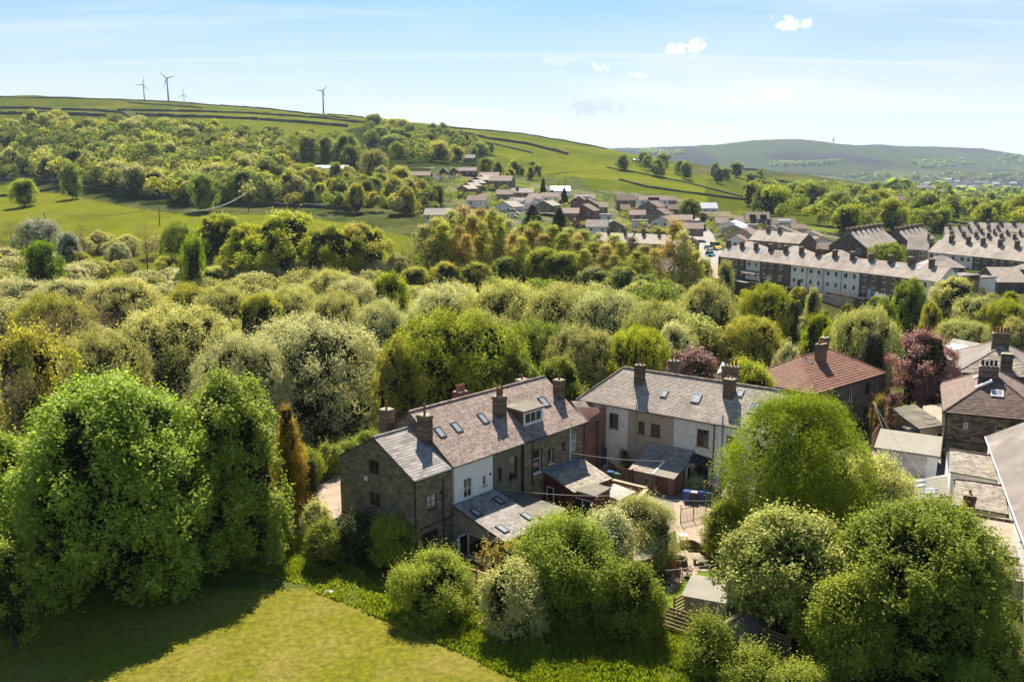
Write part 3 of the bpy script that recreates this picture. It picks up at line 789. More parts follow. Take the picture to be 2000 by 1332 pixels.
def zone(poly, c, t0=0, t1=1e9):
    global C0
    m = inpoly(PX, PY, poly) & (PT > t0) & (PT < t1) & front
    C0 = np.where(m[..., None], c, C0)
zone([(-900, 480), (-900, 330), (60, 335), (60, 372), (150, 385), (220, 400), (340, 418), (560, 420), (700, 440), (830, 470), (830, 560), (-900, 560)], pasture, 225, 620)
zone([(-900, 260), (-900, 100), (730, 100), (730, 330), (560, 275), (300, 262)], olive, 600)
zone([(-900, 240), (-900, 222), (700, 236), (700, 245), (250, 232)], blend(olive, colr((0.15, 0.125, 0.03)), np.clip((n2 - .35) * 3, 0, .8)), 600)
zone([(400, 250), (400, 100), (1300, 100), (1300, 330), (1180, 330), (1000, 345), (700, 320)], pasture, 600)
zone([(1050, 350), (1200, 320), (1320, 320), (1500, 345), (1500, 470), (1300, 430), (1190, 405), (1080, 380)], pasture, 400, 1100)
zone([(1380, 350), (1560, 345), (1800, 385), (2100, 400), (2100, 430), (1450, 440), (1380, 430)], olive, 330, 1600)
zone([(1320, 330), (1440, 326), (1440, 340), (1330, 342)], moor, 800, 1600)
zone([(1040, 338), (1130, 345), (1170, 385), (1150, 392), (1060, 372)], np.where((n1 > .5)[..., None], moor, pasture), 400, 800)
zone([(1600, 600), (1760, 612), (1900, 640), (1830, 700), (1560, 700), (1560, 610)], pasture, 130, 200)
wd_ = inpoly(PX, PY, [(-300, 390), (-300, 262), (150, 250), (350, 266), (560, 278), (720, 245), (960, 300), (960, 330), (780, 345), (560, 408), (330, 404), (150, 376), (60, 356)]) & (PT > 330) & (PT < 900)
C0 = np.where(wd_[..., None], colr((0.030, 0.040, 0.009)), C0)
vm = inpoly(PX, PY, [(840, 325), (960, 330), (1080, 365), (1330, 385), (1440, 420), (1640, 450), (1640, 520), (1390, 560), (1100, 500), (960, 440), (850, 400)]) & (PT > 260) & (PT < 620)
C0 = np.where(vm[..., None], blend(blend(colr((0.07, 0.085, 0.03)), colr((0.16, 0.14, 0.11)), np.clip((fbm(GX / 14, GY / 14, 3, 41) - .5) * 8, 0, 1)), colr((0.13, 0.155, 0.03)), np.clip((fbm(GX / 11, GY / 11, 2, 43) - .58) * 8, 0, 1)), C0)
far = PT > 1600
fc = blend(colr((0.044, 0.055, 0.018)), colr((0.026, 0.024, 0.024)), np.clip((fbm(GX / 260, GY / 700, 6, 9) - .44) * 9, 0, 1))
fld = fbm(GX / 150 + GY / 700, GY / 260, 3, 21)
fc = blend(fc, colr((0.10, 0.11, 0.03)), np.clip((fld - .55) * 6, 0, .8) * np.clip((320 - PY) / -20, 0, 1))
C0 = np.where(far[..., None], fc, C0)
C0 = C0 * (0.86 + 0.28 * fbm(GX / 2.5, GY / 2.5, 3, 3))[..., None]
nr, na = GX.shape
idx = np.arange(nr * na).reshape(nr, na)
quads = np.stack([idx[:-1, :-1], idx[:-1, 1:], idx[1:, 1:], idx[1:, :-1]], -1).reshape(-1, 4)
quads = quads[:, ::-1].copy()
VV = np.stack([GX, GY, GZ], -1).reshape(-1, 3)
mnt, n_, l_ = newmat('terrain')
p_ = n_['Principled BSDF']; p_.inputs['Roughness'].default_value = 0.95; p_.inputs['Specular IOR Level'].default_value = 0.0
ac = n_.new('ShaderNodeAttribute'); ac.attribute_name = 'Col'
ge = n_.new('ShaderNodeNewGeometry')
def tnoise(scale, lo, hi, det=6):
    q = n_.new('ShaderNodeTexNoise'); q.inputs['Scale'].default_value = scale; q.inputs['Detail'].default_value = det; q.inputs['Roughness'].default_value = 0.65
    l_(ge.outputs['Position'], q.inputs['Vector'])
    r = n_.new('ShaderNodeMapRange'); r.inputs[1].default_value = .3; r.inputs[2].default_value = .7; r.inputs[3].default_value = lo; r.inputs[4].default_value = hi
    l_(q.outputs[0], r.inputs[0]); return r.outputs[0], q.outputs[0]
f1, q1 = tnoise(1.7, 0.72, 1.25)
f2, q2 = tnoise(0.06, 0.82, 1.15)
mm = n_.new('ShaderNodeMath'); mm.operation = 'MULTIPLY'; l_(f1, mm.inputs[0]); l_(f2, mm.inputs[1])
mu = n_.new('ShaderNodeMix'); mu.data_type = 'RGBA'; mu.blend_type = 'MULTIPLY'; mu.inputs[0].default_value = 1
l_(ac.outputs['Color'], mu.inputs[6]); l_(mm.outputs[0], mu.inputs[7]); l_(mu.outputs[2], p_.inputs['Base Color'])
bp = n_.new('ShaderNodeBump'); bp.inputs['Strength'].default_value = .6; bp.inputs['Distance'].default_value = .25; l_(q1, bp.inputs['Height']); l_(bp.outputs[0], p_.inputs['Normal'])
cen = VV[quads].mean(1)
cr = np.hypot(cen[:, 0], cen[:, 1])
def terrain_part(name, mask):
    q = quads[mask]; used = np.unique(q); mp_ = -np.ones(len(VV), int); mp_[used] = np.arange(len(used))
    me = fast_mesh(name, VV[used], mp_[q], ['terrain'], smooth=True)
    a = me.color_attributes.new('Col', 'FLOAT_COLOR', 'POINT')
    a.data.foreach_set('color', np.concatenate([C0.reshape(-1, 3)[used], np.ones((len(used), 1))], 1).astype(np.float32).ravel())
    o = bpy.data.objects.new(name, me); COL.objects.link(o); o['kind'] = 'structure'; return o
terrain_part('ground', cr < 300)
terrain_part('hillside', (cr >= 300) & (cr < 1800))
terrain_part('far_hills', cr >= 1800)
def drape(name, pts, mat, lift, step=1.5, kind='structure', tone=0.5, curve=True):
    """a sheet laid over the ground inside a polygon given in world x, y"""
    import itertools
    xs = [p[0] for p in pts]; ys = [p[1] for p in pts]
    mb = MB()
    x = min(xs)
    cells = []
    while x < max(xs):
        y = min(ys)
        while y < max(ys):
            cells.append((x, y)); y += step
        x += step
    keep_poly = [(p[0], p[1]) for p in pts]
    n = len(keep_poly)
    area = sum(keep_poly[i][0] * keep_poly[(i + 1) % n][1] - keep_poly[(i + 1) % n][0] * keep_poly[i][1] for i in range(n))
    if area < 0: keep_poly = keep_poly[::-1]
    keep = []
    for i in range(n):
        (x0, y0), (x1, y1) = keep_poly[i], keep_poly[(i + 1) % n]
        dx, dy = x1 - x0, y1 - y0; keep.append((-dy, dx, dy * x0 - dx * y0))
    P = []; F = []
    for (x, y) in cells:
        if not curve:
            if inpoly(np.array([x + step / 2]), np.array([y + step / 2]), [(p[0], p[1]) for p in pts])[0]: F.append([(x, y), (x + step, y), (x + step, y + step), (x, y + step)])
            continue
        c = clip([(x, y), (x + step, y), (x + step, y + step), (x, y + step)], keep)
        if len(c) >= 3: F.append(c)
    allp = np.array([q for c in F for q in c])
    zs = height(allp[:, 0], allp[:, 1]) + lift
    k = 0
    for c in F:
        mb.poly([(q[0], q[1], zs[k + i]) for i, q in enumerate(c)], tone); k += len(c)
    return mb.build(name, mat, None, kind=kind)
# ---------------------------------------------------------------- ground surfaces near the houses
G0 = -1.0
def wpts(pts, z=G0): return [tuple(at(x, y, z)[:2]) for x, y in pts]
mk('mown_grass', (0.155, 0.15, 0.016), stain=0.5, scale=2.2, c3=(0.23, 0.18, 0.05), c3scale=0.25, c3lo=0.42, c3hi=0.78, bump=1.2, bscale=9, spec=0.0)
mk('lawn_grass', (0.11, 0.16, 0.008), stain=0.2, scale=2, bump=0.5, bscale=10, spec=0.1)
drape('mown_field', wpts([(-420, 1170), (60, 1160), (300, 1128), (400, 1115), (465, 1109), (530, 1120), (606, 1150), (700, 1187), (820, 1240), (930, 1290), (1010, 1328), (1110, 1380), (1150, 1480), (-420, 1480)]), 'mown_grass', 0.02, 3)
drape('lane', wpts([(560, 1050), (620, 950), (700, 905), (790, 905), (720, 985), (660, 1010), (600, 1062)]), 'paving', 0.03, 2)
drape('yard_paving', wpts([(1130, 975), (1190, 885), (1440, 905), (1480, 980), (1440, 1015), (1400, 1020), (1300, 1010), (1200, 1010)]), 'tarmac', 0.03, 2)
drape('driveway', wpts([(1315, 980), (1400, 975), (1418, 1020), (1400, 1050), (1375, 1062), (1322, 1060)]), 'sett', 0.055, 2)
drape('side_path', wpts([(1020, 1130), (1130, 1010), (1330, 990), (1400, 1050), (1330, 1075), (1180, 1080)]), 'paving', 0.01, 2)
drape('garden_lawn', wpts([(1285, 1180), (1300, 1155), (1345, 1120), (1385, 1112), (1420, 1130), (1405, 1185), (1330, 1200)]), 'lawn_grass', 0.05, 1)
drape('back_alley', wpts([(1690, 925), (1730, 800), (1800, 790), (1850, 905), (1860, 1010), (1790, 1010), (1700, 960)]), 'tarmac', 0.03, 2)
drape('garden_path', wpts([(1735, 800), (1765, 740), (1870, 745), (1850, 800)]), 'lawn_grass', 0.05, 2)

# ---------------------------------------------------------------- the nearer terrace (long axis runs away to the right)
class Frame:
    def __init__(self, x, y, head):
        self.o = v3(x, y, 0); h_ = math.radians(head)
        self.a = v3(math.sin(h_), math.cos(h_), 0); self.b = v3(-self.a[1], self.a[0], 0)
    def __call__(self, u, w_, z=0.0): return self.o + self.a * u + self.b * w_ + v3(0, 0, z)
    def face(self, u0, w0, u1, w1): return Face(self(u0, w0), self(u1, w1))
def unit_walls(root, F, u0, u1, D, z0, eave, rise, front, side, holes=(), left=True, right=True, lay_front=None, lay_side=None, left_holes=(), side_mat=None, backm=None):
    """front wall with openings, plain back wall and two gable walls"""
    ff = F.face(u0, 0, u1, 0)
    wall(root, ff, [(0, z0), (u1 - u0, z0), (u1 - u0, eave), (0, eave)], front, holes, laym=lay_front, seed=int(abs(u0) * 10) + 1)
    g = [(0, z0), (D, z0), (D, eave), (D / 2, eave + rise), (0, eave)]
    if left: wall(root, F.face(u0, D - .26, u0, .26) if False else Face(F(u0, D), F(u0, 0)), g, side, left_holes, laym=lay_side, seed=5, thick=.24)
    if right: wall(root, Face(F(u1, 0), F(u1, D)), g, side, thick=.24)
    wall(root, Face(F(u1, D), F(u0, D)), [(0, z0), (u1 - u0, z0), (u1 - u0, eave), (0, eave)], backm or front, thick=.24)
    return ff
def gable_roof(root, F, u0, u1, D, eave, rise, mat, over_l=.0, over_r=.0, oe=.25, tile=(.25, .17), ridgem='rose_slate', **k):
    sl = rise / (D / 2)
    zl = eave + .10 - oe * sl
    top = lambda u: F(u, D / 2, eave + rise + .10)
    a, fr = slope(root, F(u0 - over_l, -oe, zl), F(u1 + over_r, -oe, zl), top(u0 - over_l), mat, tile=tile, **k)
    b, fb = slope(root, F(u1 + over_r, D + oe, zl), F(u0 - over_l, D + oe, zl), top(u1 + over_r), mat, tile=(tile[0] * 1.5, tile[1] * 1.5), seed=9)
    ridge(root, F(u0 - over_l, D / 2, eave + rise + .10), F(u1 + over_r, D / 2, eave + rise + .10), ridgem)
    return fr, fb
FA = Frame(-4.81, 70.02, 41.6)
EA = 6.5; RA = 3.5; DA = 10.0
# stone end house
h1 = thing('stone_house', 'narrow stone end house with its blank gable and lower grey slate roof', 'house', FA(-2.2, 4.6, G0), 'houses of the nearer terrace')
g_h = [(9.2 - 5.35, 9.2 - 4.05, 5.80, 6.97), (9.2 - 5.37, 9.2 - 4.03, 3.03, 4.20)]
f_h = [(-2.99 + 4.4, -1.86 + 4.4, 3.45, 4.62), (-3.66 + 4.4, -1.82 + 4.4, 0.45, 1.64)]
ffE = unit_walls(h1, FA, -4.4, -0.12, 9.2, G0, 6.35, 2.45, 'mortar', 'mortar', f_h, right=False, lay_front='gritstone', lay_side='gritstone', left_holes=g_h)
gfE = Face(FA(-4.4, 9.2), FA(-4.4, 0))
for r in g_h: window(h1, gfE, r, 'brown_frame', cols=2, rows=1, sill='gritstone', lintel='gritstone')
window(h1, ffE, f_h[0], 'brown_frame', cols=2, rows=2, sill='brown_frame', glass='rooflight_glass')
window(h1, ffE, f_h[1], 'brown_frame', cols=3, rows=1, sill='gritstone', lintel='gritstone')
frE, _ = gable_roof(h1, FA, -4.4, -0.12, 9.2, 6.35, 2.45, 'blue_slate', over_l=.06, over_r=-.02, tile=(.62, .30), ridgem='blue_slate', thick=.12, oe=.18, tone_rows=.1)
pipe(h1, [ffE.p(.12, .08, 6.2), ffE.p(.12, .08, G0)], .055)
pipe(h1, [ffE.p(3.15, .08, 5.7), ffE.p(3.15, .08, G0)], .06)
pipe(h1, [ffE.p(.6, .08, 2.1), ffE.p(3.1, .08, 2.2), ffE.p(4.6, .10, 2.3)], .05)
gutter(h1, FA(-4.45, -.22, 6.28), FA(-.2, -.22, 6.28))
mb = MB(); mb.box(gfE.p(9.2 - 5.71, .06, 5.22), gfE.s, gfE.n, Z3, .16, .05, .18); mb.build('alarm_box', 'white_paint', h1)
mb = MB(); mb.box(ffE.p(2.9, .05, 4.55), ffE.s, ffE.n, Z3, .12, .04, .12); mb.build('vent', 'black_paint', h1)
mb = MB(); mb.tube([gfE.p(9.2 - 5.2, .1, 2.2), gfE.p(9.2 - 5.2, .1, .6)], .04, 5); mb.build('downpipe', 'grey_plastic', h1)
# white painted house
h2 = thing('white_house', 'white painted terraced house beside the stone end house, with a long lean-to', 'house', FA(2.3, 5, G0), 'houses of the nearer terrace')
hl = [(1.22 + .12, 2.21 + .12, 3.25, 4.92), (3.51 + .12, 3.95 + .12, 3.75, 4.63)]
ff = unit_walls(h2, FA, -0.12, 4.75, DA, G0, EA, RA, 'white_paint', 'mortar', hl, lay_side='gritstone', right=False)
window(h2, ff, hl[0], 'white_frame', cols=2, rows=2, sill='white_paint')
window(h2, ff, hl[1], 'white_frame', cols=1, rows=1, sill='concrete')
mb = MB(); mb.box(ff.p(4.55, .03, 4.6), ff.s, ff.n, Z3, .09, .03, .09); mb.build('vent', 'black_paint', h2)
fr2, _ = gable_roof(h2, FA, -0.12, 4.75, DA, EA, RA, 'rose_slate', over_l=.12)
for q in ((1.12, 2.68), (3.1, 2.68)):
    rooflight(h2, fr2, (q[0] + .24, q[1] * 1.22 + .3), .62, 1.05)
chimney(h2, FA(-.32, 2.95)[:2], FA.a, .8, 1.05, 7.9, 10.25, 1, 'chimney_brick', pot_h=.9)
# flashing skirt of the stack
chimney(h2, at(755, 799, 9.9)[:2], FA.a, .95, .95, 5.5, 9.9, 1, 'chimney_brick', pot_h=.8)
chimney(h2, at(899, 764, 10.15)[:2], FA.a, 1.15, .85, 8.2, 10.15, 4, 'chimney_red_brick', pot_h=.6, pot_r=.15)
gutter(h2, FA(-.1, -.30, EA - .12), FA(4.75, -.30, EA - .12))
# its lean-to
lt = [FA(-.05, -5.75, 1.5), FA(4.95, -5.75, 1.5)]
top = FA(-.05, 0, 3.05)
sl2 = wall(h2, Face(FA(0, 0), FA(0, -5.6)), [(0, G0), (5.6, G0), (5.6, 1.45), (0, 2.95)], 'buff_brick', holes=[(1.55, 4.2, G0 + .12, 1.02), (4.72, 5.42, G0 + .1, 1.0)], thick=.25)
wall(h2, Face(FA(0, -5.6), FA(4.9, -5.6)), [(0, G0), (4.9, G0), (4.9, 1.45), (0, 1.45)], 'buff_brick', holes=[(.5, 1.6, -.2, 1.0)], thick=.25)
wall(h2, Face(FA(4.9, -5.6), FA(4.9, 0)), [(0, G0), (5.6, G0), (5.6, 2.95), (0, 1.45)], 'buff_brick', thick=.25)
_, frL = slope(h2, lt[0], lt[1], top, 'blue_slate', tile=(.30, .22), tone_rows=.1, thick=.14, over=.05)
fS = Face(FA(0, 0), FA(0, -5.6))
window(h2, fS, (4.72, 5.42, G0 + .1, 1.0), 'white_frame', sill=None)
window(h2, Face(FA(0, -5.6), FA(4.9, -5.6)), (.5, 1.6, -.2, 1.0), 'white_frame', cols=2)
# open patio doorway: frame, folded door leaves, dark room with a wooden floor
mb = MB()
for (s0, s1, z0, z1) in ((1.55, 1.63, G0 + .12, 1.02), (4.12, 4.2, G0 + .12, 1.02), (1.63, 4.12, .95, 1.02), (1.63, 4.12, G0 + .12, G0 + .17)):
    mb.solid([fS.p(s0, -.15, z0), fS.p(s1, -.15, z0), fS.p(s1, -.15, z1), fS.p(s0, -.15, z1)], [fS.p(s0, -.07, z0), fS.p(s1, -.07, z0), fS.p(s1, -.07, z1), fS.p(s0, -.07, z1)])
dfm = mb.build('door_frame', 'white_frame', h2)
for k in range(3):
    f2 = Face(fS.p(1.5 - k * .10, .08, 0), fS.p(1.5 - k * .10, .08, 0) + fS.n * .85 + fS.s * .05)
    window(dfm, f2, (0, .85, G0 + .15, 1.0), 'white_frame', sill=None, name='door_leaf', recess=.0)
mb = MB(); mb.box(FA(2.45, -2.9, G0 + .07), FA.a, FA.b, Z3, 2.2, 2.5, .04); mb.build('floor', 'wood_floor', h2)
mb = MB(); mb.box(fS.p(2.87, .22, G0 + .07), fS.s, fS.n, Z3, 1.5, .22, .05); mb.build('door_step', 'concrete', h2)
for (x, y) in ((872, 609), ):
    pass
for c in ((355, 620), (585, 500), (865, 655), (620, 780)):
    s_, v_ = on_slope(frL, 860 + c[0] / 5.123, 880 + c[1] / 5.123, .05)
    rooflight(h2, frL, (s_, v_), .55, .98, lift=.13)
mb = MB(); mb.bar(FA(-.05, -.02, 3.07), FA(4.95, -.02, 3.07), .06, .06, 6); mb.build('flashing', 'lead', h2)
# grey rendered house
h3 = thing('grey_rendered_house', 'dull grey-brown rendered house in the middle of the nearer terrace', 'house', FA(6.7, 5, G0), 'houses of the nearer terrace')
o3 = 4.76
hl = [(5.33 - o3, 5.95 - o3, 3.62, 4.86), (6.85 - o3, 8.0 - o3, 3.3, 5.4)]
ff = unit_walls(h3, FA, 4.76, 8.74, DA, G0, EA - .01, RA, 'grey_render', 'mortar', hl, left=False, right=False)
window(h3, ff, hl[0], 'dark_frame', sill='mortar', recess=.16); window(h3, ff, hl[1], 'dark_frame', sill='mortar', rows=2, split=(.62,), recess=.16)
fr3, _ = gable_roof(h3, FA, 4.76, 8.74, DA, EA, RA, 'rose_slate', seed=31)
rooflight(h3, fr3, (1.72, 2.76 * 1.22 + .3), .62, 1.1)
pipe(h3, [ff.p(3.72, .09, 6.35), ff.p(3.72, .09, 1.5)], .06); pipe(h3, [ff.p(3.94, .09, 6.35), ff.p(3.94, .09, 1.5)], .07)
gutter(h3, FA(4.76, -.30, EA - .12), FA(8.74, -.30, EA - .12))
# flat-roofed outhouse of the grey house
fo = Face(FA(5.05, -5.6), FA(7.85, -5.6))
mb = MB(); mb.solid([FA(5.02, -5.75, G0), FA(7.85, -5.45, G0), FA(7.85, 0, G0), FA(5.02, 0, G0)], [FA(5.02, -5.75, 1.66), FA(7.85, -5.45, 1.66), FA(7.85, 0, 1.66), FA(5.02, 0, 1.66)]); mb.build('outhouse_wall', 'grey_render', h3)
mb = MB(); mb.solid([FA(5.0, -6.0, 1.67), FA(8.0, -5.6, 1.67), FA(8.0, 0, 1.67), FA(5.0, 0, 1.67)], [FA(5.0, -6.0, 1.85), FA(8.0, -5.6, 1.85), FA(8.0, 0, 1.98), FA(5.0, 0, 1.98)]); mb.build('flat_roof', 'bituminous_felt', h3)
chimney(h3, FA(8.62, 2.72)[:2], FA.a, .95, .9, 7.6, 10.2, 3, 'chimney_brick', pot_h=.75)
# stone house with the dormer
h4 = thing('stone_house', 'long stone house with a flat-roofed white dormer at the far end of the nearer terrace', 'house', FA(13, 5, G0), 'houses of the nearer terrace')
o4 = 8.75
hl = [(10.13 - o4, 11.2 - o4, 3.1, 5.2), (12.33 - o4, 12.92 - o4, 3.5, 4.8), (15.63 - o4, 16.6 - o4, 3.75, 5.55), (14.15 - o4, 14.75 - o4, 4.25, 5.1)]
ff = unit_walls(h4, FA, 8.75, 17.66, DA, G0, EA - .01, RA, 'mortar', 'mortar', hl, left=False, lay_front='gritstone')
window(h4, ff, hl[0], 'white_frame', sill='white_paint', split=(.62,)); window(h4, ff, hl[1], 'white_frame', sill='white_paint')
window(h4, ff, hl[2], 'white_frame', sill='gritstone', split=(.6,), glass='rooflight_glass'); window(h4, ff, hl[3], 'brown_frame', sill='gritstone')
for r in (hl[0], hl[1]):
    mb = MB()
    for (s0, s1, z0, z1) in ((r[0] - .14, r[0] - .02, r[2] - .1, r[3] + .1), (r[1] + .02, r[1] + .14, r[2] - .1, r[3] + .1), (r[0] - .02, r[1] + .02, r[3] + .02, r[3] + .1)):
        mb.solid([ff.p(s0, 0, z0), ff.p(s1, 0, z0), ff.p(s1, 0, z1), ff.p(s0, 0, z1)], [ff.p(s0, .06, z0), ff.p(s1, .06, z0), ff.p(s1, .06, z1), ff.p(s0, .06, z1)])
    mb.build('window_surround', 'black_paint', h4)
fr4, _ = gable_roof(h4, FA, 8.75, 17.66, DA, EA, RA, 'rose_slate', over_r=.1, seed=41)
rooflight(h4, fr4, (14.8 - o4, 2.65 * 1.22 + .3), .78, 1.15)
pipe(h4, [ff.p(15.45 - o4, .09, 6.3), ff.p(15.45 - o4, .09, 3.2), ff.p(15.75 - o4, .09, 2.9)], .055, 'white_paint')
pipe(h4, [ff.p(9.95 - o4, .09, 6.9), ff.p(9.95 - o4, .09, 2.0)], .055); pipe(h4, [ff.p(8.86, .09, 6.3), ff.p(8.86, .09, 0)], .055)
gutter(h4, FA(8.75, -.30, EA - .12), FA(17.66, -.30, EA - .12))
chimney(h4, FA(17.22, 2.75)[:2], FA.a, .8, .9, 7.6, 10.2, 1, 'chimney_brick', pot_h=.6)
chimney(h4, at(1019, 741, 9.75)[:2], FA.a, 1.1, .8, 7.0, 9.75, 1, 'chimney_brick', pot_h=.5)
# dormer
dL, dR, dF, dz0, dz1 = 10.05, 12.8, 1.12, 7.3, 8.68
fd = FA.face(dL, dF, dR, dF)
slo = RA / (DA / 2)
wb = (dz1 - EA - .1) / slo
for u in (dL, dR):
    mb = MB()
    e = .06
    mb.solid([FA(u - e, dF, dz0), FA(u - e, wb, dz1 - .02), FA(u - e, dF, dz1 - .02)], [FA(u + e, dF, dz0), FA(u + e, wb, dz1 - .02), FA(u + e, dF, dz1 - .02)]); mb.build('dormer_cheek', 'dark_timber', h4)
mb = MB()
for (s0, s1, z0, z1) in ((0, dR - dL, dz0, dz0 + .22), (0, dR - dL, dz1 - .18, dz1 - .02), (0, .22, dz0 + .22, dz1 - .18), (dR - dL - .2, dR - dL, dz0 + .22, dz1 - .18)):
    mb.solid([fd.p(s0, -.06, z0), fd.p(s1, -.06, z0), fd.p(s1, -.06, z1), fd.p(s0, -.06, z1)], [fd.p(s0, .06, z0), fd.p(s1, .06, z0), fd.p(s1, .06, z1), fd.p(s0, .06, z1)])
dm = mb.build('dormer', 'white_paint', h4)
window(dm, fd, (.22, dR - dL - .2, dz0 + .22, dz1 - .18), 'white_frame', cols=3, recess=-.0, sill=None, bar=.07)
mb = MB(); mb.solid([FA(dL - .2, dF - .25, dz1 - .02), FA(dR + .2, dF - .25, dz1 - .02), FA(dR + .2, wb + .35, dz1 + .10), FA(dL - .2, wb + .35, dz1 + .10)], [FA(dL - .2, dF - .25, dz1 + .14), FA(dR + .2, dF - .25, dz1 + .14), FA(dR + .2, wb + .35, dz1 + .26), FA(dL - .2, wb + .35, dz1 + .26)]); mb.build('dormer_roof', 'bituminous_felt', dm)
# maroon lean-to with a flat-roofed porch
wall(h4, Face(FA(11.55, 0), FA(11.55, -3.5)), [(0, G0), (3.5, G0), (3.5, 1.85), (0, 2.8)], 'maroon')
wall(h4, Face(FA(11.55, -3.5), FA(16.9, -3.7)), [(0, G0), (5.35, G0), (5.35, 1.75), (0, 1.85)], 'maroon')
wall(h4, Face(FA(16.9, -3.7), FA(16.9, 0)), [(0, G0), (3.7, G0), (3.7, 2.7), (0, 1.75)], 'red_brick')
_, frR = slope(h4, FA(11.45, -3.7, 1.86), FA(17.05, -3.9, 1.78), FA(11.45, 0, 2.98), 'stone_slate', tile=(.34, .26), thick=.12)
mb = MB(); mb.solid([FA(11.45, -.35, 2.84), FA(16.4, -.35, 2.84), FA(16.4, 0, 3.05), FA(11.45, 0, 3.05)], [FA(11.45, -.38, 2.92), FA(16.4, -.38, 2.92), FA(16.4, 0, 3.14), FA(11.45, 0, 3.14)]); mb.build('flashing', 'lead', h4)
pw = [FA(11.95, -5.6, 0), FA(14.55, -5.4, 0), FA(14.55, -2.7, 0), FA(11.95, -2.7, 0)]
mb = MB(); mb.solid([p + v3(0, 0, G0) for p in pw], [p + v3(0, 0, 1.72) for p in pw]); mb.build('porch_wall', 'maroon', h4)
cc = sum(pw) / 4
mb = MB(); mb.solid([cc + (p - cc) * 1.06 + v3(0, 0, 1.74) for p in pw], [cc + (p - cc) * 1.06 + v3(0, 0, 1.92) for p in pw]); mb.build('flat_roof', 'bituminous_felt', h4)
fp = Face(FA(11.95, -2.7), FA(11.95, -5.6)); mb = MB()
window(h4, fp, (.5, 2.7, G0 + .5, 1.3), 'white_frame', cols=2, recess=-.07, sill='white_paint')
window(h4, Face(FA(11.55, 0), FA(11.55, -3.5)), (.5, 1.3, .3, 1.7), 'white_frame', recess=-.07, sill=None)
mb = MB(); mb.solid([FA(14.6, -6.3, G0), FA(17.2, -6.2, G0), FA(17.2, -3.95, G0), FA(14.6, -3.9, G0)], [FA(14.6, -6.3, .9), FA(17.2, -6.2, .9), FA(17.2, -3.95, 1.1), FA(14.6, -3.9, 1.1)]); mb.build('store_wall', 'tan_render', h4)
mb = MB(); mb.solid([FA(14.5, -6.5, .92), FA(17.3, -6.4, .92), FA(17.3, -3.95, 1.12), FA(14.5, -3.9, 1.12)], [FA(14.5, -6.5, 1.02), FA(17.3, -6.4, 1.02), FA(17.3, -3.95, 1.22), FA(14.5, -3.9, 1.22)]); mb.build('store_roof', 'concrete', h4)

# ---------------------------------------------------------------- the second terrace (runs towards the viewer to the right)
FB = Frame(7.01, 94.10, 126.9)
EB, RB, DB = 6.0, 3.1, 7.4
ZB = -0.9
us = [0.0, 6.35, 11.62, 16.4, 21.6]
desc = ['pale peeling painted end house with a hipped roof corner beside the brick wing', 'tan rendered house with two small brown windows in the second terrace',
        'white house with a big brown sash window above the conservatory lean-to', 'white end house of the second terrace half hidden by the birch']
names = ['peeling_painted_house', 'tan_rendered_house', 'white_house', 'white_house']
mats = ['old_white_paint', 'tan_render', 'old_white_paint', 'white_paint']
wins = [[(4.08, 5.22, 3.38, 5.04, 'dark_frame', 1, (.66,))], [(7.58, 8.32, 3.44, 4.71, 'brown_frame', 1, (.7,)), (9.05, 10.12, 3.39, 4.71, 'brown_frame', 2, (.68,))],
        [(14.16, 15.43, 3.34, 5.05, 'brown_frame', 2, (.6,)), (14.06, 15.5, ZB, 2.1, 'dark_frame', 1, None)], [(17.27, 18.14, 3.49, 4.94, 'brown_frame', 1, None), (19.9, 20.6, 3.5, 4.9, 'brown_frame', 1, None), (16.9, 17.7, ZB, 1.2, 'dark_frame', 1, None)]]
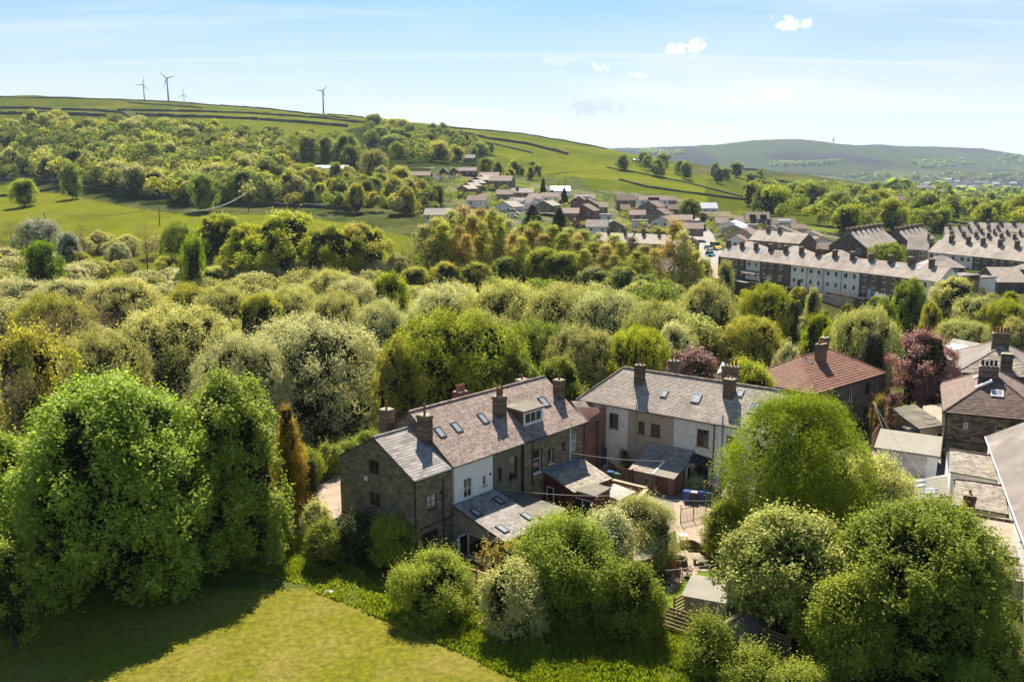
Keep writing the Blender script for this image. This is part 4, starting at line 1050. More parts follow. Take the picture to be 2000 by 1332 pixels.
for k in range(4):
    u0, u1 = us[k], us[k + 1]
    r = thing(names[k], desc[k], 'house', FB((u0 + u1) / 2, 3.7, ZB), 'houses of the second terrace')
    ff = FB.face(u0 + (.5 if k == 0 else 0.005), 0, u1, 0)
    off = u0 + (.5 if k == 0 else .005)
    hs = [(q[0] - off, q[1] - off, q[2], q[3]) for q in wins[k]]
    wall(r, ff, [(0, ZB), (ff.len, ZB), (ff.len, EB), (0, EB)], mats[k], hs)
    for q, h in zip(wins[k], hs):
        window(r, ff, h, q[4], cols=q[5], split=q[6] or (), sill=('brown_frame' if q[4] == 'brown_frame' and k < 3 else 'concrete') if q[2] > 0 else None, recess=.11)
    wall(r, Face(FB(u1, DB), FB(u0, DB)), [(0, ZB), (u1 - u0, ZB), (u1 - u0, EB), (0, EB)], 'far_stone')
    hr = DB / 2
    zl = EB - .28 * RB / hr + .08
    if k == 0:
        wall(r, Face(FB(.5, DB), FB(.5, 0)), [(0, ZB), (DB, ZB), (DB, EB), (0, EB)], 'red_brick')
        L = FB(0.1, -.28, zl); hl_ = math.hypot(hr + .28, RB + .28 * RB / hr)
        _, frb = slope(r, L, FB(u1, -.28, zl), FB(.1, hr, EB + RB + .08), 'buff_slate', poly=[(0, 0), (u1 - .1, 0), (u1 - .1, hl_), (3.5, hl_)], tile=(.24, .165), seed=50)
        slope(r, FB(0.1, DB + .28, zl), FB(.1, -.28, zl), FB(3.6, DB + .28, EB + RB + .08), 'buff_slate', poly=[(0, 0), (DB + .56, 0), (DB / 2 + .28, math.hypot(3.5, RB + .2))], tile=(.24, .165), seed=51)
        slope(r, FB(u1, DB + .28, zl), FB(.1, DB + .28, zl), FB(u1, hr, EB + RB + .08), 'buff_slate', poly=[(0, 0), (u1 - .1, 0), (u1 - 3.6, hl_), (0, hl_)], tile=(.4, .3), seed=52)
        ridge(r, FB(.1, -.28, zl), FB(3.6, hr, EB + RB + .08), 'stone_slate', r=.1)
        ridge(r, FB(3.6, hr, EB + RB + .08), FB(u1, hr, EB + RB + .08), 'stone_slate', r=.12)
    else:
        hl_ = math.hypot(hr + .28, RB + .28 * RB / hr)
        _, frb = slope(r, FB(u0 + .005, -.28, zl), FB(u1, -.28, zl), FB(u0 + .005, hr, EB + RB + .08), 'buff_slate', tile=(.24, .165), seed=53 + k)
        slope(r, FB(u1, DB + .28, zl), FB(u0 + .005, DB + .28, zl), FB(u1, hr, EB + RB + .08), 'buff_slate', tile=(.4, .3), seed=57 + k)
        ridge(r, FB(u0, hr, EB + RB + .08), FB(u1, hr, EB + RB + .08), 'stone_slate', r=.12)
        if k == 3:
            wall(r, Face(FB(u1, 0), FB(u1, DB)), [(0, ZB), (DB, ZB), (DB, EB), (DB / 2, EB + RB), (0, EB)], 'old_white_paint')
    gutter(r, FB(u0 + .05, -.34, EB - .12), FB(u1, -.34, EB - .12))
    for (x, y, wd, ht, g) in ([], [(1297.5, 768, .55, .8, 'polycarbonate')], [(1360, 777, .8, 1.0, 'polycarbonate')], [(1445, 767, .6, .75, 'polycarbonate'), (1471, 796, .75, 1.2, 'rooflight_glass')])[k]:
        s_, v_ = on_slope(frb, x, y, .05); rooflight(r, frb, (s_, v_), wd, ht, glass=g, fm='grey_steel', lift=.12)
    if k == 0:
        chimney(r, FB(6.2, 2.55)[:2], FB.a, .95, .8, 7.2, 10.0, 2, 'chimney_brick', pot_h=.8)
        # brick wing at the left
        wq = [FB(0.2, -2.9, 0), FB(3.6, -2.2, 0), FB(3.8, 0, 0), FB(-.4, 3.0, 0)]
        wing = [FB(.6, -1.6, 0), FB(3.0, -1.3, 0), FB(3.2, .0, 0), FB(1.0, 2.5, 0)]
        wl, wr_ = at(1146, 822, 4.4), at(1166.5, 822, 4.3); bl, br = at(1121.5, 794, 5.6), at(1184, 795, 5.6)
        q4 = [wl, wr_, br, bl]
        mb = MB(); mb.solid([v3(p[0], p[1], ZB) for p in q4], [v3(p[0], p[1], p[2] - .02) for p in q4]); mb.build('brick_wing', 'red_brick', r)
        slope(r, wl - unit(wr_ - wl) * .15, wr_ + unit(wr_ - wl) * .15, bl, 'stone_slate', poly=[(0, -.1), (np.linalg.norm(wr_ - wl) + .3, -.1), (np.linalg.norm(br - wl), 2.75), (-np.linalg.norm(bl - wl) * .42, 2.75)], tile=(.3, .22), seed=77, name='wing_roof')
        pipe(r, [wr_ + v3(0, -.1, 0), v3(wr_[0], wr_[1] - .1, ZB)], .05)
        mb = MB(); fwd = Face(wr_, br); mb.box(fwd.p(1.1, .03, ZB + 1.05), fwd.s, fwd.n, Z3, .42, .04, 1.0); mb.build('door', 'blue_door', r)
    if k == 1:
        pipe(r, [ff.p(1.0, .08, 6.6), ff.p(1.0, .08, 2.3)], .05, 'grey_plastic')
        chimney(r, FB(8.9, 5.0)[:2], FB.a, 1.0, .8, 8.0, 10.4, 2, 'chimney_brick', pot_h=.6)
    if k == 2:
        chimney(r, FB(16.25, 2.6)[:2], FB.a, 1.05, .85, 7.2, 9.9, 2, 'chimney_brick', pot_h=.3)
        chimney(r, FB(15.2, 5.1)[:2], FB.a, 1.6, .8, 8.0, 10.6, 4, 'chimney_brick', pot_h=.7)
        pipe(r, [ff.p(16.0 - off, .08, 5.8), ff.p(16.0 - off, .08, ZB)], .055)
        # slate lean-to conservatory
        wall(r, Face(FB(9.0, -1.55), FB(13.8, -1.55)), [(0, ZB), (4.8, ZB), (4.8, 1.42), (0, 1.42)], 'grey_timber')
        wall(r, Face(FB(13.8, -1.55), FB(13.8, 0)), [(0, ZB), (1.55, ZB), (1.55, 2.6), (0, 1.42)], 'white_paint')
        wall(r, Face(FB(9.0, 0), FB(9.0, -1.55)), [(0, ZB), (1.55, ZB), (1.55, 1.42), (0, 2.6)], 'grey_timber')
        slope(r, FB(8.9, -1.75, 1.45), FB(13.95, -1.75, 1.45), FB(8.9, 0, 2.75), 'blue_slate', tile=(.3, .2), seed=88, name='lean_to_roof')
        window(r, Face(FB(13.8, -1.55), FB(13.8, 0)), (.3, 1.2, -.1, 1.3), 'white_frame', recess=-.07, sill=None)
        mb = MB(); mb.solid([FB(14.0, -1.3, 1.9), FB(15.9, -1.0, 1.5), FB(15.9, 0, 2.2), FB(14.0, 0, 2.45)], [FB(14.0, -1.3, 1.97), FB(15.9, -1.0, 1.57), FB(15.9, 0, 2.27), FB(14.0, 0, 2.52)]); mb.build('porch_canopy', 'dark_plastic', r)
    if k == 3:
        pipe(r, [ff.p(16.85 - off, .1, 6.9), ff.p(16.95 - off, .1, ZB)], .07, 'grey_plastic')
# sheds in front of the second terrace
sh = thing('outbuilding', 'low rendered outbuilding, half slate and half flat roof, with a plank door and a wreath', 'shed', FB(11.3, -2.9, ZB), None)
shq = [(8.9, -3.9), (11.5, -3.95), (11.5, -1.85), (8.9, -1.85)]
mb = MB(); mb.solid([FB(u, w_, ZB) for u, w_ in shq], [FB(u, w_, .8 if w_ < -3 else 1.42) for u, w_ in shq]); mb.build('rendered_wall', 'old_white_paint' if False else 'grey_render', sh)
slope(sh, FB(8.8, -4.05, .84), FB(11.45, -4.05, .84), FB(8.8, -1.8, 1.52), 'stone_slate', tile=(.3, .2), seed=90)
mb = MB(); mb.solid([FB(11.55, -3.9, ZB), FB(13.7, -3.9, ZB), FB(13.7, -1.85, ZB), FB(11.55, -1.85, ZB)], [FB(11.55, -3.9, .8), FB(13.7, -3.9, .8), FB(13.7, -1.85, 1.4), FB(11.55, -1.85, 1.4)]); mb.build('brick_wall', 'red_brick', sh)
mb = MB(); mb.solid([FB(11.7, -4.15, .82), FB(13.9, -4.15, .82), FB(13.9, -1.8, 1.44), FB(11.7, -1.8, 1.44)], [FB(11.7, -4.15, .92), FB(13.9, -4.15, .92), FB(13.9, -1.8, 1.54), FB(11.7, -1.8, 1.54)]); mb.build('felt_roof', 'pale_felt', sh)
mb = MB(); mb.solid([FB(11.46, -4.15, .86), FB(11.68, -4.15, .86), FB(11.68, -1.8, 1.5), FB(11.46, -1.8, 1.5)], [FB(11.46, -4.15, .99), FB(11.68, -4.15, .99), FB(11.68, -1.8, 1.63), FB(11.46, -1.8, 1.63)]); mb.build('verge_board', 'white_paint', sh)
fsh = FB.face(11.55, -3.9, 13.7, -3.9)
for k in range(8):
    mb = MB(); mb.box(fsh.p(.25 + k * .16 + .08, .03, ZB + .85), fsh.s, fsh.n, Z3, .074, .03, .8, k / 8); mb.build('plank', 'dark_timber', sh)
mb = MB()
for k in range(14):
    a0 = 2 * PI * k / 14; a1 = 2 * PI * (k + 1) / 14
    mb.bar(fsh.p(.9 + .2 * math.cos(a0), .1, ZB + 1.0 + .2 * math.sin(a0)), fsh.p(.9 + .2 * math.cos(a1), .1, ZB + 1.0 + .2 * math.sin(a1)), .05, .05, 5)
mb.build('wreath', 'leaf_green', sh)
# ---------------------------------------------------------------- houses at the right
def hip_house(name, label, corner, head, Ln, Wd, z0, eave, rise, roofm, wallm, tile, group=None, wins=(), stone=None, ridges='red_tile', lays=None, lift=.028, endm=None, end_tile=None, plain_back=True):
    """hipped house: corner = where the long side facing us starts, long side runs along head (degrees), depth to its left"""
    F = Frame(corner[0], corner[1], head)
    r = thing(name, label, 'house', F(Ln / 2, Wd / 2, z0), group)
    fc = {'f': F.face(0, 0, Ln, 0), 'r': Face(F(Ln, 0), F(Ln, Wd)), 'b': Face(F(Ln, Wd), F(0, Wd)), 'l': Face(F(0, Wd), F(0, 0))}
    for i, (k, f) in enumerate(fc.items()):
        hs = [q[1:5] for q in wins if q[0] == k]
        wall(r, f, [(0, z0), (f.len, z0), (f.len, eave), (0, eave)], wallm, hs, laym=stone if (hs or k == 'f') else None, lay_args=lays, seed=i + 3)
    for q in wins: window(r, fc[q[0]], q[1:5], q[5], cols=q[6], recess=.08, sill=('concrete' if q[3] > z0 + .5 else None), split=q[7] if len(q) > 7 else None)
    o = .3; h2_ = Wd / 2 + o; sr = rise / (Wd / 2); zl = eave + .08 - o * sr; zt = eave + .08 + rise
    hl_ = math.hypot(h2_, zt - zl)
    a = [F(-o, -o, zl), F(Ln + o, -o, zl), F(Ln + o, Wd + o, zl), F(-o, Wd + o, zl)]
    T0, T1 = F(Wd / 2, Wd / 2, zt), F(Ln - Wd / 2, Wd / 2, zt)
    tl = Ln + 2 * o; tw = Wd + 2 * o; et = end_tile or tile
    P4 = [(0, 0), (tl, 0), (tl - h2_, hl_), (h2_, hl_)]; P3 = [(0, 0), (tw, 0), (tw / 2, hl_)]
    _, ff_ = slope(r, a[0], a[1], a[0] + (T0 - a[0]), roofm, poly=P4, tile=tile, seed=61, lift=lift)
    slope(r, a[2], a[3], T1, roofm, poly=P4, tile=(tile[0] * 1.5, tile[1] * 1.5), seed=62)
    slope(r, a[3], a[0], T0, roofm, poly=P3, tile=tile, seed=63, lift=lift)
    _, fr_ = slope(r, a[1], a[2], T1, endm or roofm, poly=P3, tile=et, seed=64, lift=.06 if endm else lift)
    for A_, B_ in ((a[0], T0), (a[1], T1), (a[2], T1), (a[3], T0), (T0, T1)): ridge(r, A_, B_, ridges, r=.12)
    for k in range(4): gutter(r, a[k] - v3(0, 0, .05), a[(k + 1) % 4] - v3(0, 0, .05), r=.06)
    return r, F, fc, ff_, fr_
dkw = [('f', 8.2, 9.3, 2.6, 4.2, 'white_frame', 2), ('f', 12.4, 13.5, 2.6, 4.2, 'dark_frame', 2), ('f', 4.0, 5.1, 2.6, 4.2, 'dark_frame', 2), ('f', 8.2, 9.3, -.4, 1.1, 'dark_frame', 2), ('f', 12.4, 13.5, -.4, 1.1, 'dark_frame', 2)]
rC, FC, fcC, frC, _ = hip_house('red_roofed_house', 'dark stone house with a big hipped red tiled roof behind the second terrace', (34.6, 100.3), 49, 16.6, 9.5, ZB, 5.0, 2.75, 'red_tile', 'far_stone', (.42, .40), wins=dkw, lift=.085)
chimney(rC, FC(7.6, 3.6)[:2], FC.a, 1.5, .8, 6.4, 9.3, 6, 'chimney_brick', pot_h=.3, pot_r=.11)
chimney(rC, FC(12.2, 5.8)[:2], FC.a, 1.0, .7, 6.8, 9.2, 1, 'chimney_brick', pot_h=.2)
s_, v_ = on_slope(frC, 1580, 706, .05); rooflight(rC, frC, (s_, v_), .5, .9)
E1V, E2V = v3(math.sin(math.radians(24)), math.cos(math.radians(24)), 0), v3(math.sin(math.radians(114)), math.cos(math.radians(114)), 0)
stoneargs = dict(rowh=.21, wmin=.3, wmax=.75, gap=.03, rough=.02, lift0=.035, lift1=.035)
c0 = v3(46.3, 92.5, 0) + E1V * 14
rD, FD, fcD, frDl, frDf = hip_house('stone_house', 'dark coursed stone house with a brown hipped roof beside the white garage', c0[:2], 204, 14.0, 9.6, ZB, 5.0, 3.1, 'pink_tile', 'mortar', (.34, .25), stone='darkstone', lays=stoneargs, ridges='brown_tile', endm='brown_tile', end_tile=(.42, .34),
    wins=[('r', 1.75, 2.2, 3.2, 3.95, 'white_frame', 1), ('r', 4.75, 5.6, 2.6, 3.9, 'white_frame', 1, (.6,)), ('r', 4.4, 5.8, ZB, 1.0, 'dark_frame', 2), ('r', 3.0, 3.7, .3, .8, 'white_frame', 1), ('l', 2, 3, 2, 3.5, 'white_frame', 1)])
fD = fcD['r']
pipe(rD, [fD.p(6.3, .1, 4.9), fD.p(6.3, .1, ZB)], .06); pipe(rD, [fD.p(.1, .12, 4.9), fD.p(.1, .12, ZB)], .055)
mb = MB(); mb.box(fD.p(3.1, .06, 1.75), fD.s, fD.n, Z3, 3.1, .06, .07); mb.build('string_course', 'field_stone', rD)
s_, v_ = on_slope(frDf, 1800 + 755 / 5.125, 640 + 660 / 5.125, .05); rooflight(rD, frDf, (s_, v_), 1.1, .8, fm='white_frame', lift=.16)
for c in ((605, 475), (628, 568), (655, 512)):
    s_, v_ = on_slope(frDl, 1800 + c[0] / 5.125, 640 + c[1] / 5.125, .05); rooflight(rD, frDl, (s_, v_), .6, 1.6, glass='polycarbonate', fm='white_frame', lift=.2)
pc = v3(46.3, 92.5, 0) + E2V * 4.6 + E1V * 5.0
chimney(rD, (pc - E2V * .6)[:2], E2V, 1.9, .8, 7.0, 9.2, 4, 'darkstone', pot_h=.6, pot_r=.17, potmat='black_paint')
pc = v3(46.3, 92.5, 0) + E2V * 8.6 + E1V * .8
chimney(rD, pc[:2], E2V, 1.3, .9, 4.6, 8.6, 1, 'darkstone', pot_h=.5)
# slate-roofed annexe of that house
q4 = [at(1798, 836, 1.9), at(1845, 828.5, 2.0), at(1844.5, 787, 3.0), at(1803, 792, 2.9)]
mb = MB(); mb.solid([v3(p[0], p[1], ZB) for p in q4], [p - v3(0, 0, .05) for p in q4]); mb.build('annexe_wall', 'tan_render', rD)
_, frq = slope(rD, q4[0] - v3(.2, .1, 0), q4[1] + v3(.0, 0, 0), q4[3], 'bituminous_felt', poly=[(-.1, -.15), (np.linalg.norm(q4[1] - q4[0]) + .2, -.15), (np.linalg.norm(q4[1] - q4[0]) + .9, 5.2), (.6, 5.2)], tile=(.8, .5), name='annexe_roof', seed=71)
for c in ((1817, 814.5), (1817, 825)):
    s_, v_ = on_slope(frq, c[0], c[1], .05); rooflight(rD, frq, (s_, v_), 1.1, .5, glass='bituminous_felt', fm='grey_timber', lift=.08)
fw = Face(q4[0], q4[1]); window(rD, fw, (fw.len - 1.1, fw.len - .25, ZB + .1, 1.1), 'white_frame', recess=-.06, sill=None)
c0 = v3(57.2, 111.8, 0) + E1V * 14
rD2, FD2, fc2, _, frd2 = hip_house('slate_roofed_house', 'pale slate roofed house with a tall chimney, farthest back at the right edge', c0[:2], 204, 14.0, 9.4, ZB, 5.0, 2.6, 'fibre_roof', 'darkstone', (.6, .35), ridges='buff_slate', endm='stone_slate', end_tile=(.5, .28))
pc = v3(57.2, 111.8, 0) + E2V * 4.7 + E1V * 5.2
chimney(rD2, pc[:2], E2V, 2.0, .9, 6.8, 9.4, 5, 'chimney_brick', pot_h=.75, pot_r=.17)
chimney(rD2, (v3(57.2, 111.8, 0) + E2V * 5.2 + E1V * .6)[:2], E2V, 1.3, .9, 4.6, 7.6, 0, 'darkstone')

def lean(name, label, cat, low, high, zb, wallm, roofm, tile=(.3, .22), group=None, tiles=True, over=.12, rt=.1, seed=1, rid=None, parent=None, back=None):
    """small building given by the corners of one roof slope: low = (left, right) eave points, high = (right, left) top points (3-D)"""
    L, R = low; TR, TL = high
    L, R, TR, TL = map(lambda p: v3(*p), (L, R, TR, TL))
    cx_ = (L + R + TR + TL) / 4
    r = parent or thing(name, label, cat, (cx_[0], cx_[1], zb), group)
    q4_ = [L, R, TR, TL]
    if back:   # second slope behind the top edge, mirrored
        bd = v3(*(((TL + TR) / 2 - (L + R) / 2)[:2]), 0)
        BL, BR = v3(*(TL + bd)[:2], L[2]), v3(*(TR + bd)[:2], R[2])
        for A_, B_, pl in ((L, R, None), (R, BR, 'g'), (BR, BL, None), (BL, L, 'g')):
            f = Face(A_, B_)
            if f.len < .2: continue
            pg = [(0, zb), (f.len, zb), (f.len, L[2] - .04), (0, L[2] - .04)] if not pl else [(0, zb), (f.len, zb), (f.len, L[2] - .04), (f.len / 2, TL[2] - .06), (0, L[2] - .04)]
            wall(r, f, pg, wallm, thick=.2)
        U_ = unit(BL - BR)
        slope(r, BR - U_ * over, BL + U_ * over, TR, roofm, tile=tile, thick=rt, tiles=tiles, seed=seed + 1, name='back_roof')
    else:
        mb_ = MB(); mb_.solid([v3(p[0], p[1], zb) for p in q4_], [p - v3(0, 0, .04) for p in q4_]); mb_.build('wall', wallm, r)
    U_ = unit(R - L); up = TL - L; Vv = up - U_ * np.dot(up, U_); hl_ = np.linalg.norm(Vv); Vv = Vv / hl_
    sh_ = float(np.dot(TL - L, U_)); shr = float(np.dot(TR - L, U_))
    ln_ = np.linalg.norm(R - L)
    P = [(-over, -over), (ln_ + over, -over), (shr + over, hl_), (sh_ - over, hl_)]
    _, fr_ = slope(r, L, R, TL, roofm, poly=P, tile=tile, thick=rt, tiles=tiles, seed=seed)
    if rid: ridge(r, TL - U_ * over, TR + U_ * over, rid, r=.11)
    return r, fr_, q4_
# white garage
gL, gR = at(1712.8, 872.4, 1.6), at(1831.5, 889.4, 1.6)
gb = unit(v3(math.sin(math.radians(27)), math.cos(math.radians(27)), 0)) * 6.6
rG, frG, q4 = lean('white_garage', 'long white garage with a pale flat felt roof beside the dark stone house', 'garage', (gL, gR), (gR + gb + v3(0, 0, .25), gL + gb + v3(0, 0, .25)), ZB, 'white_paint', 'pale_felt', tiles=False, over=.25, rt=.18)
fg = Face(gL, gR)
mb = MB(); mb.box(fg.p(fg.len * .46, .03, .25), fg.s, fg.n, Z3, 2.2, .03, 1.08); mb.build('garage_door', 'white_brick', rG)
mb = MB(); mb.box(fg.p(fg.len * .46, .02, 1.48), fg.s, fg.n, Z3, fg.len / 2, .05, .07); mb.build('fascia', 'black_paint', rG)
# outriggers of the right-hand terrace
zh = lambda x, y, z: at(1700 + x / 4.297, 820 + y / 4.297, z)
EG = 'back extensions of the right-hand terrace'
r1_, fr1, _ = lean('white_extension', 'white back extension with a small slate roof, farthest of the row at the right edge', 'house extension', (zh(678, 428, 3.0), zh(1062, 500, 3.0)), (zh(1015, 300, 4.1), zh(675, 252, 4.1)), ZB, 'white_paint', 'stone_slate', group=EG, rid='brown_tile', back=True, seed=101)
r2_, fr2_, _ = lean('cream_extension', 'cream back extension with a satellite dish, between the white one and the darker slate roof', 'house extension', (zh(718, 708, 2.9), zh(1145, 782, 2.9)), (zh(1110, 552, 4.0), zh(725, 500, 4.0)), ZB, 'cream_render', 'stone_slate', group=EG, rid='brown_tile', back=True, seed=103)
mb = MB(); dc = zh(1135, 680, 3.3)
for k in range(3):
    mb.lathe(dc + v3(0, 0, .02 * k), [(.33 - .1 * k, 0), (.35 - .1 * k, .03)], 14)
dish = mb.build('satellite_dish', 'dark_plastic', r2_)
r3_, fr3_, _ = lean('slate_roofed_extension', 'broad slate roofed extension nearest the big green tree, with a red brick stack behind it', 'house extension', (zh(790, 1090, 1.9), zh(1292, 1152, 1.9)), (zh(1232, 862, 3.1), zh(830, 790, 3.1)), ZB, 'tan_render', 'stone_slate', group=EG, rid='brown_tile', tile=(.38, .26), seed=105)
cq = zh(818, 815, 3.2)
chimney(r3_, (cq + v3(.1, .2, 0))[:2], E2V, .85, .75, 1.2, 5.0, 1, 'chimney_red_brick', pot_h=.35)
r4_, fr4_, _ = lean('slate_roofed_extension', 'lowest slate roof at the lower right edge, in front of the brick stack roof', 'house extension', (zh(1150, 1332, 1.4), zh(1450, 1362, 1.4)), (zh(1400, 1215, 2.2), zh(1090, 1185, 2.2)), ZB, 'tan_render', 'stone_slate', group=EG, tile=(.38, .26), seed=107)
rc_, frc, _ = lean('conservatory', 'low pale sheet-roofed conservatory against the white back extension', 'conservatory', (zh(372, 670, .8), zh(652, 628, .8)), (zh(640, 455, 1.5), zh(300, 512, 1.5)), ZB, 'white_paint', 'pale_felt', tile=(.6, .35), seed=109)
for c in ((405, 508), (405, 548), (500, 577), (500, 603)):
    s_, v_ = on_slope(frc, 1700 + c[0] / 4.297, 820 + c[1] / 4.297, .05); rooflight(rc_, frc, (s_, v_), 1.2, .4, glass='polycarbonate', fm='grey_steel', lift=.09)
fq = Face(zh(372, 670, .8), zh(652, 628, .8)); window(rc_, fq, (fq.len * .5, fq.len * .5 + .9, -.3, .5), 'dark_frame', recess=-.06, sill=None)
# the big roof of the right-hand terrace itself
EZ = 4.4
P0e, P1e = zh(965, 140, EZ), zh(1289, 1020, EZ)
dE = unit(P1e - P0e); P1x = P0e + dE * 34
re_ = thing('terraced_house_row', 'big weathered grey sheet roof of the right-hand terrace, cut by the right edge', 'house', ((P0e + P1x) / 2)[:2].tolist() + [ZB])
nE = v3(-dE[1], dE[0], 0)
if nE[0] < 0: nE = -nE
hiE = P0e + nE * 6 + v3(0, 0, 3.4)
fE = Face(P0e + nE * .3, P1x + nE * .3)
wall(re_, fE, [(0, ZB), (fE.len, ZB), (fE.len, EZ - .05), (0, EZ - .05)], 'white_paint')
wall(re_, Face(P0e + nE * 12, P0e + nE * .3), [(0, ZB), (11.7, ZB), (11.7, EZ), (5.8, EZ + 3.3), (0, EZ)], 'darkstone')
mb = MB(); mb.solid([P1x + nE * .5 + v3(0, 0, ZB - EZ), P1x + nE * 12 + v3(0, 0, ZB - EZ), P0e + nE * 12 + v3(0, 0, ZB - EZ), P0e + nE * 11.8 + v3(0, 0, ZB - EZ)], [P1x + nE * .5, P1x + nE * 12, P0e + nE * 12, P0e + nE * 11.8]); mb.build('back_wall', 'darkstone', re_)
slope(re_, P0e, P1x, hiE, 'fibre_roof', tile=(.5, .32), thick=.12, lift=.03, seed=120, tone_rows=.6) if np.cross(dE, hiE - P0e)[2] > 0 else slope(re_, P1x, P0e, P1x + (hiE - P0e), 'fibre_roof', tile=(.5, .32), thick=.12, lift=.03, seed=120)
slope(re_, P0e + nE * 12, P1x + nE * 12, hiE, 'fibre_roof', tile=(2, 1), seed=121) if np.cross(dE, -nE)[2] > 0 else slope(re_, P1x + nE * 12, P0e + nE * 12, P1x + (hiE - P0e), 'fibre_roof', tile=(2, 1), seed=121)
mb = MB(); mb.bar(P0e - v3(0, 0, .05), P1x - v3(0, 0, .05), .09, .09, 6); mb.build('gutter', 'white_frame', re_)
# corrugated workshop roofs behind the copper beech
zg = lambda x, y, z: at(1800 + x / 5.125, 640 + y / 5.125, z)
wl, wr, wtr, wtl = zg(200, 300, 1.0), zg(440, 345, 1.0), zg(750, 188, 3.0), zg(330, 110, 3.0)
wr = wl + (wtr - wtl) * 1.0
rW, frW, _ = lean('workshop', 'low workshop with a ribbed brown roof and one white roof panel behind the copper tree', 'workshop', (wl, wr), (wtr, wtl), -4.5, 'tan_render', 'cement_sheet', tile=(.5, 8), seed=130, over=.2)
s0, v0 = on_slope(frW, 1800 + 330 / 5.125, 640 + 205 / 5.125, .05); s1, v1 = on_slope(frW, 1800 + 530 / 5.125, 640 + 240 / 5.125, .05)
L_, U_, V_, N_, h_ = frW
mb = MB(); mb.box(L_ + U_ * ((s0 + s1) / 2) + V_ * ((v0 + v1) / 2) + N_ * .06, U_, V_, N_, abs(s1 - s0) / 2 + 1.5, 1.3, .05); mb.build('roof_panel', 'polycarbonate', rW)
rW2, _, _ = lean('workshop', 'grey-roofed low shed between the dark yew and the copper tree', 'shed', (at(1757, 690, -.5), at(1800, 696, -.5)), (at(1802, 684, .4), at(1735, 683, .4)), -4.5, 'tan_render', 'fibre_roof', tile=(1, .6), seed=131)
# small greenhouse and shed roofs behind the second terrace
rg, frg, _ = lean('greenhouse', 'small pale-framed greenhouse behind the second terrace beside the red-leaved tree', 'greenhouse', (at(1400, 728, 1.4), at(1431, 722, 1.4)), (at(1436, 712, 2.2), at(1412, 706, 2.2)), ZB, 'rooflight_glass', 'polycarbonate', tiles=False, over=.1)
rg, _, _ = lean('garden_shed', 'small shed with a brown felt roof behind the second terrace ridge', 'shed', (at(1314, 736, 2.2), at(1345, 740, 2.2)), (at(1350, 730, 2.6), at(1320, 728, 2.6)), ZB, 'dark_timber', 'cement_sheet', tile=(.5, 3))
# lean-tos right of the second terrace under the birch
rg, _, _ = lean('outbuilding', 'low slate-roofed outbuilding half under the birch at the corner of the yard', 'shed', (at(1411, 967, 1.0), at(1470, 985, 1.0)), (at(1480, 945, 2.0), at(1424, 940, 2.0)), ZB, 'tan_render', 'stone_slate', tile=(.32, .24))

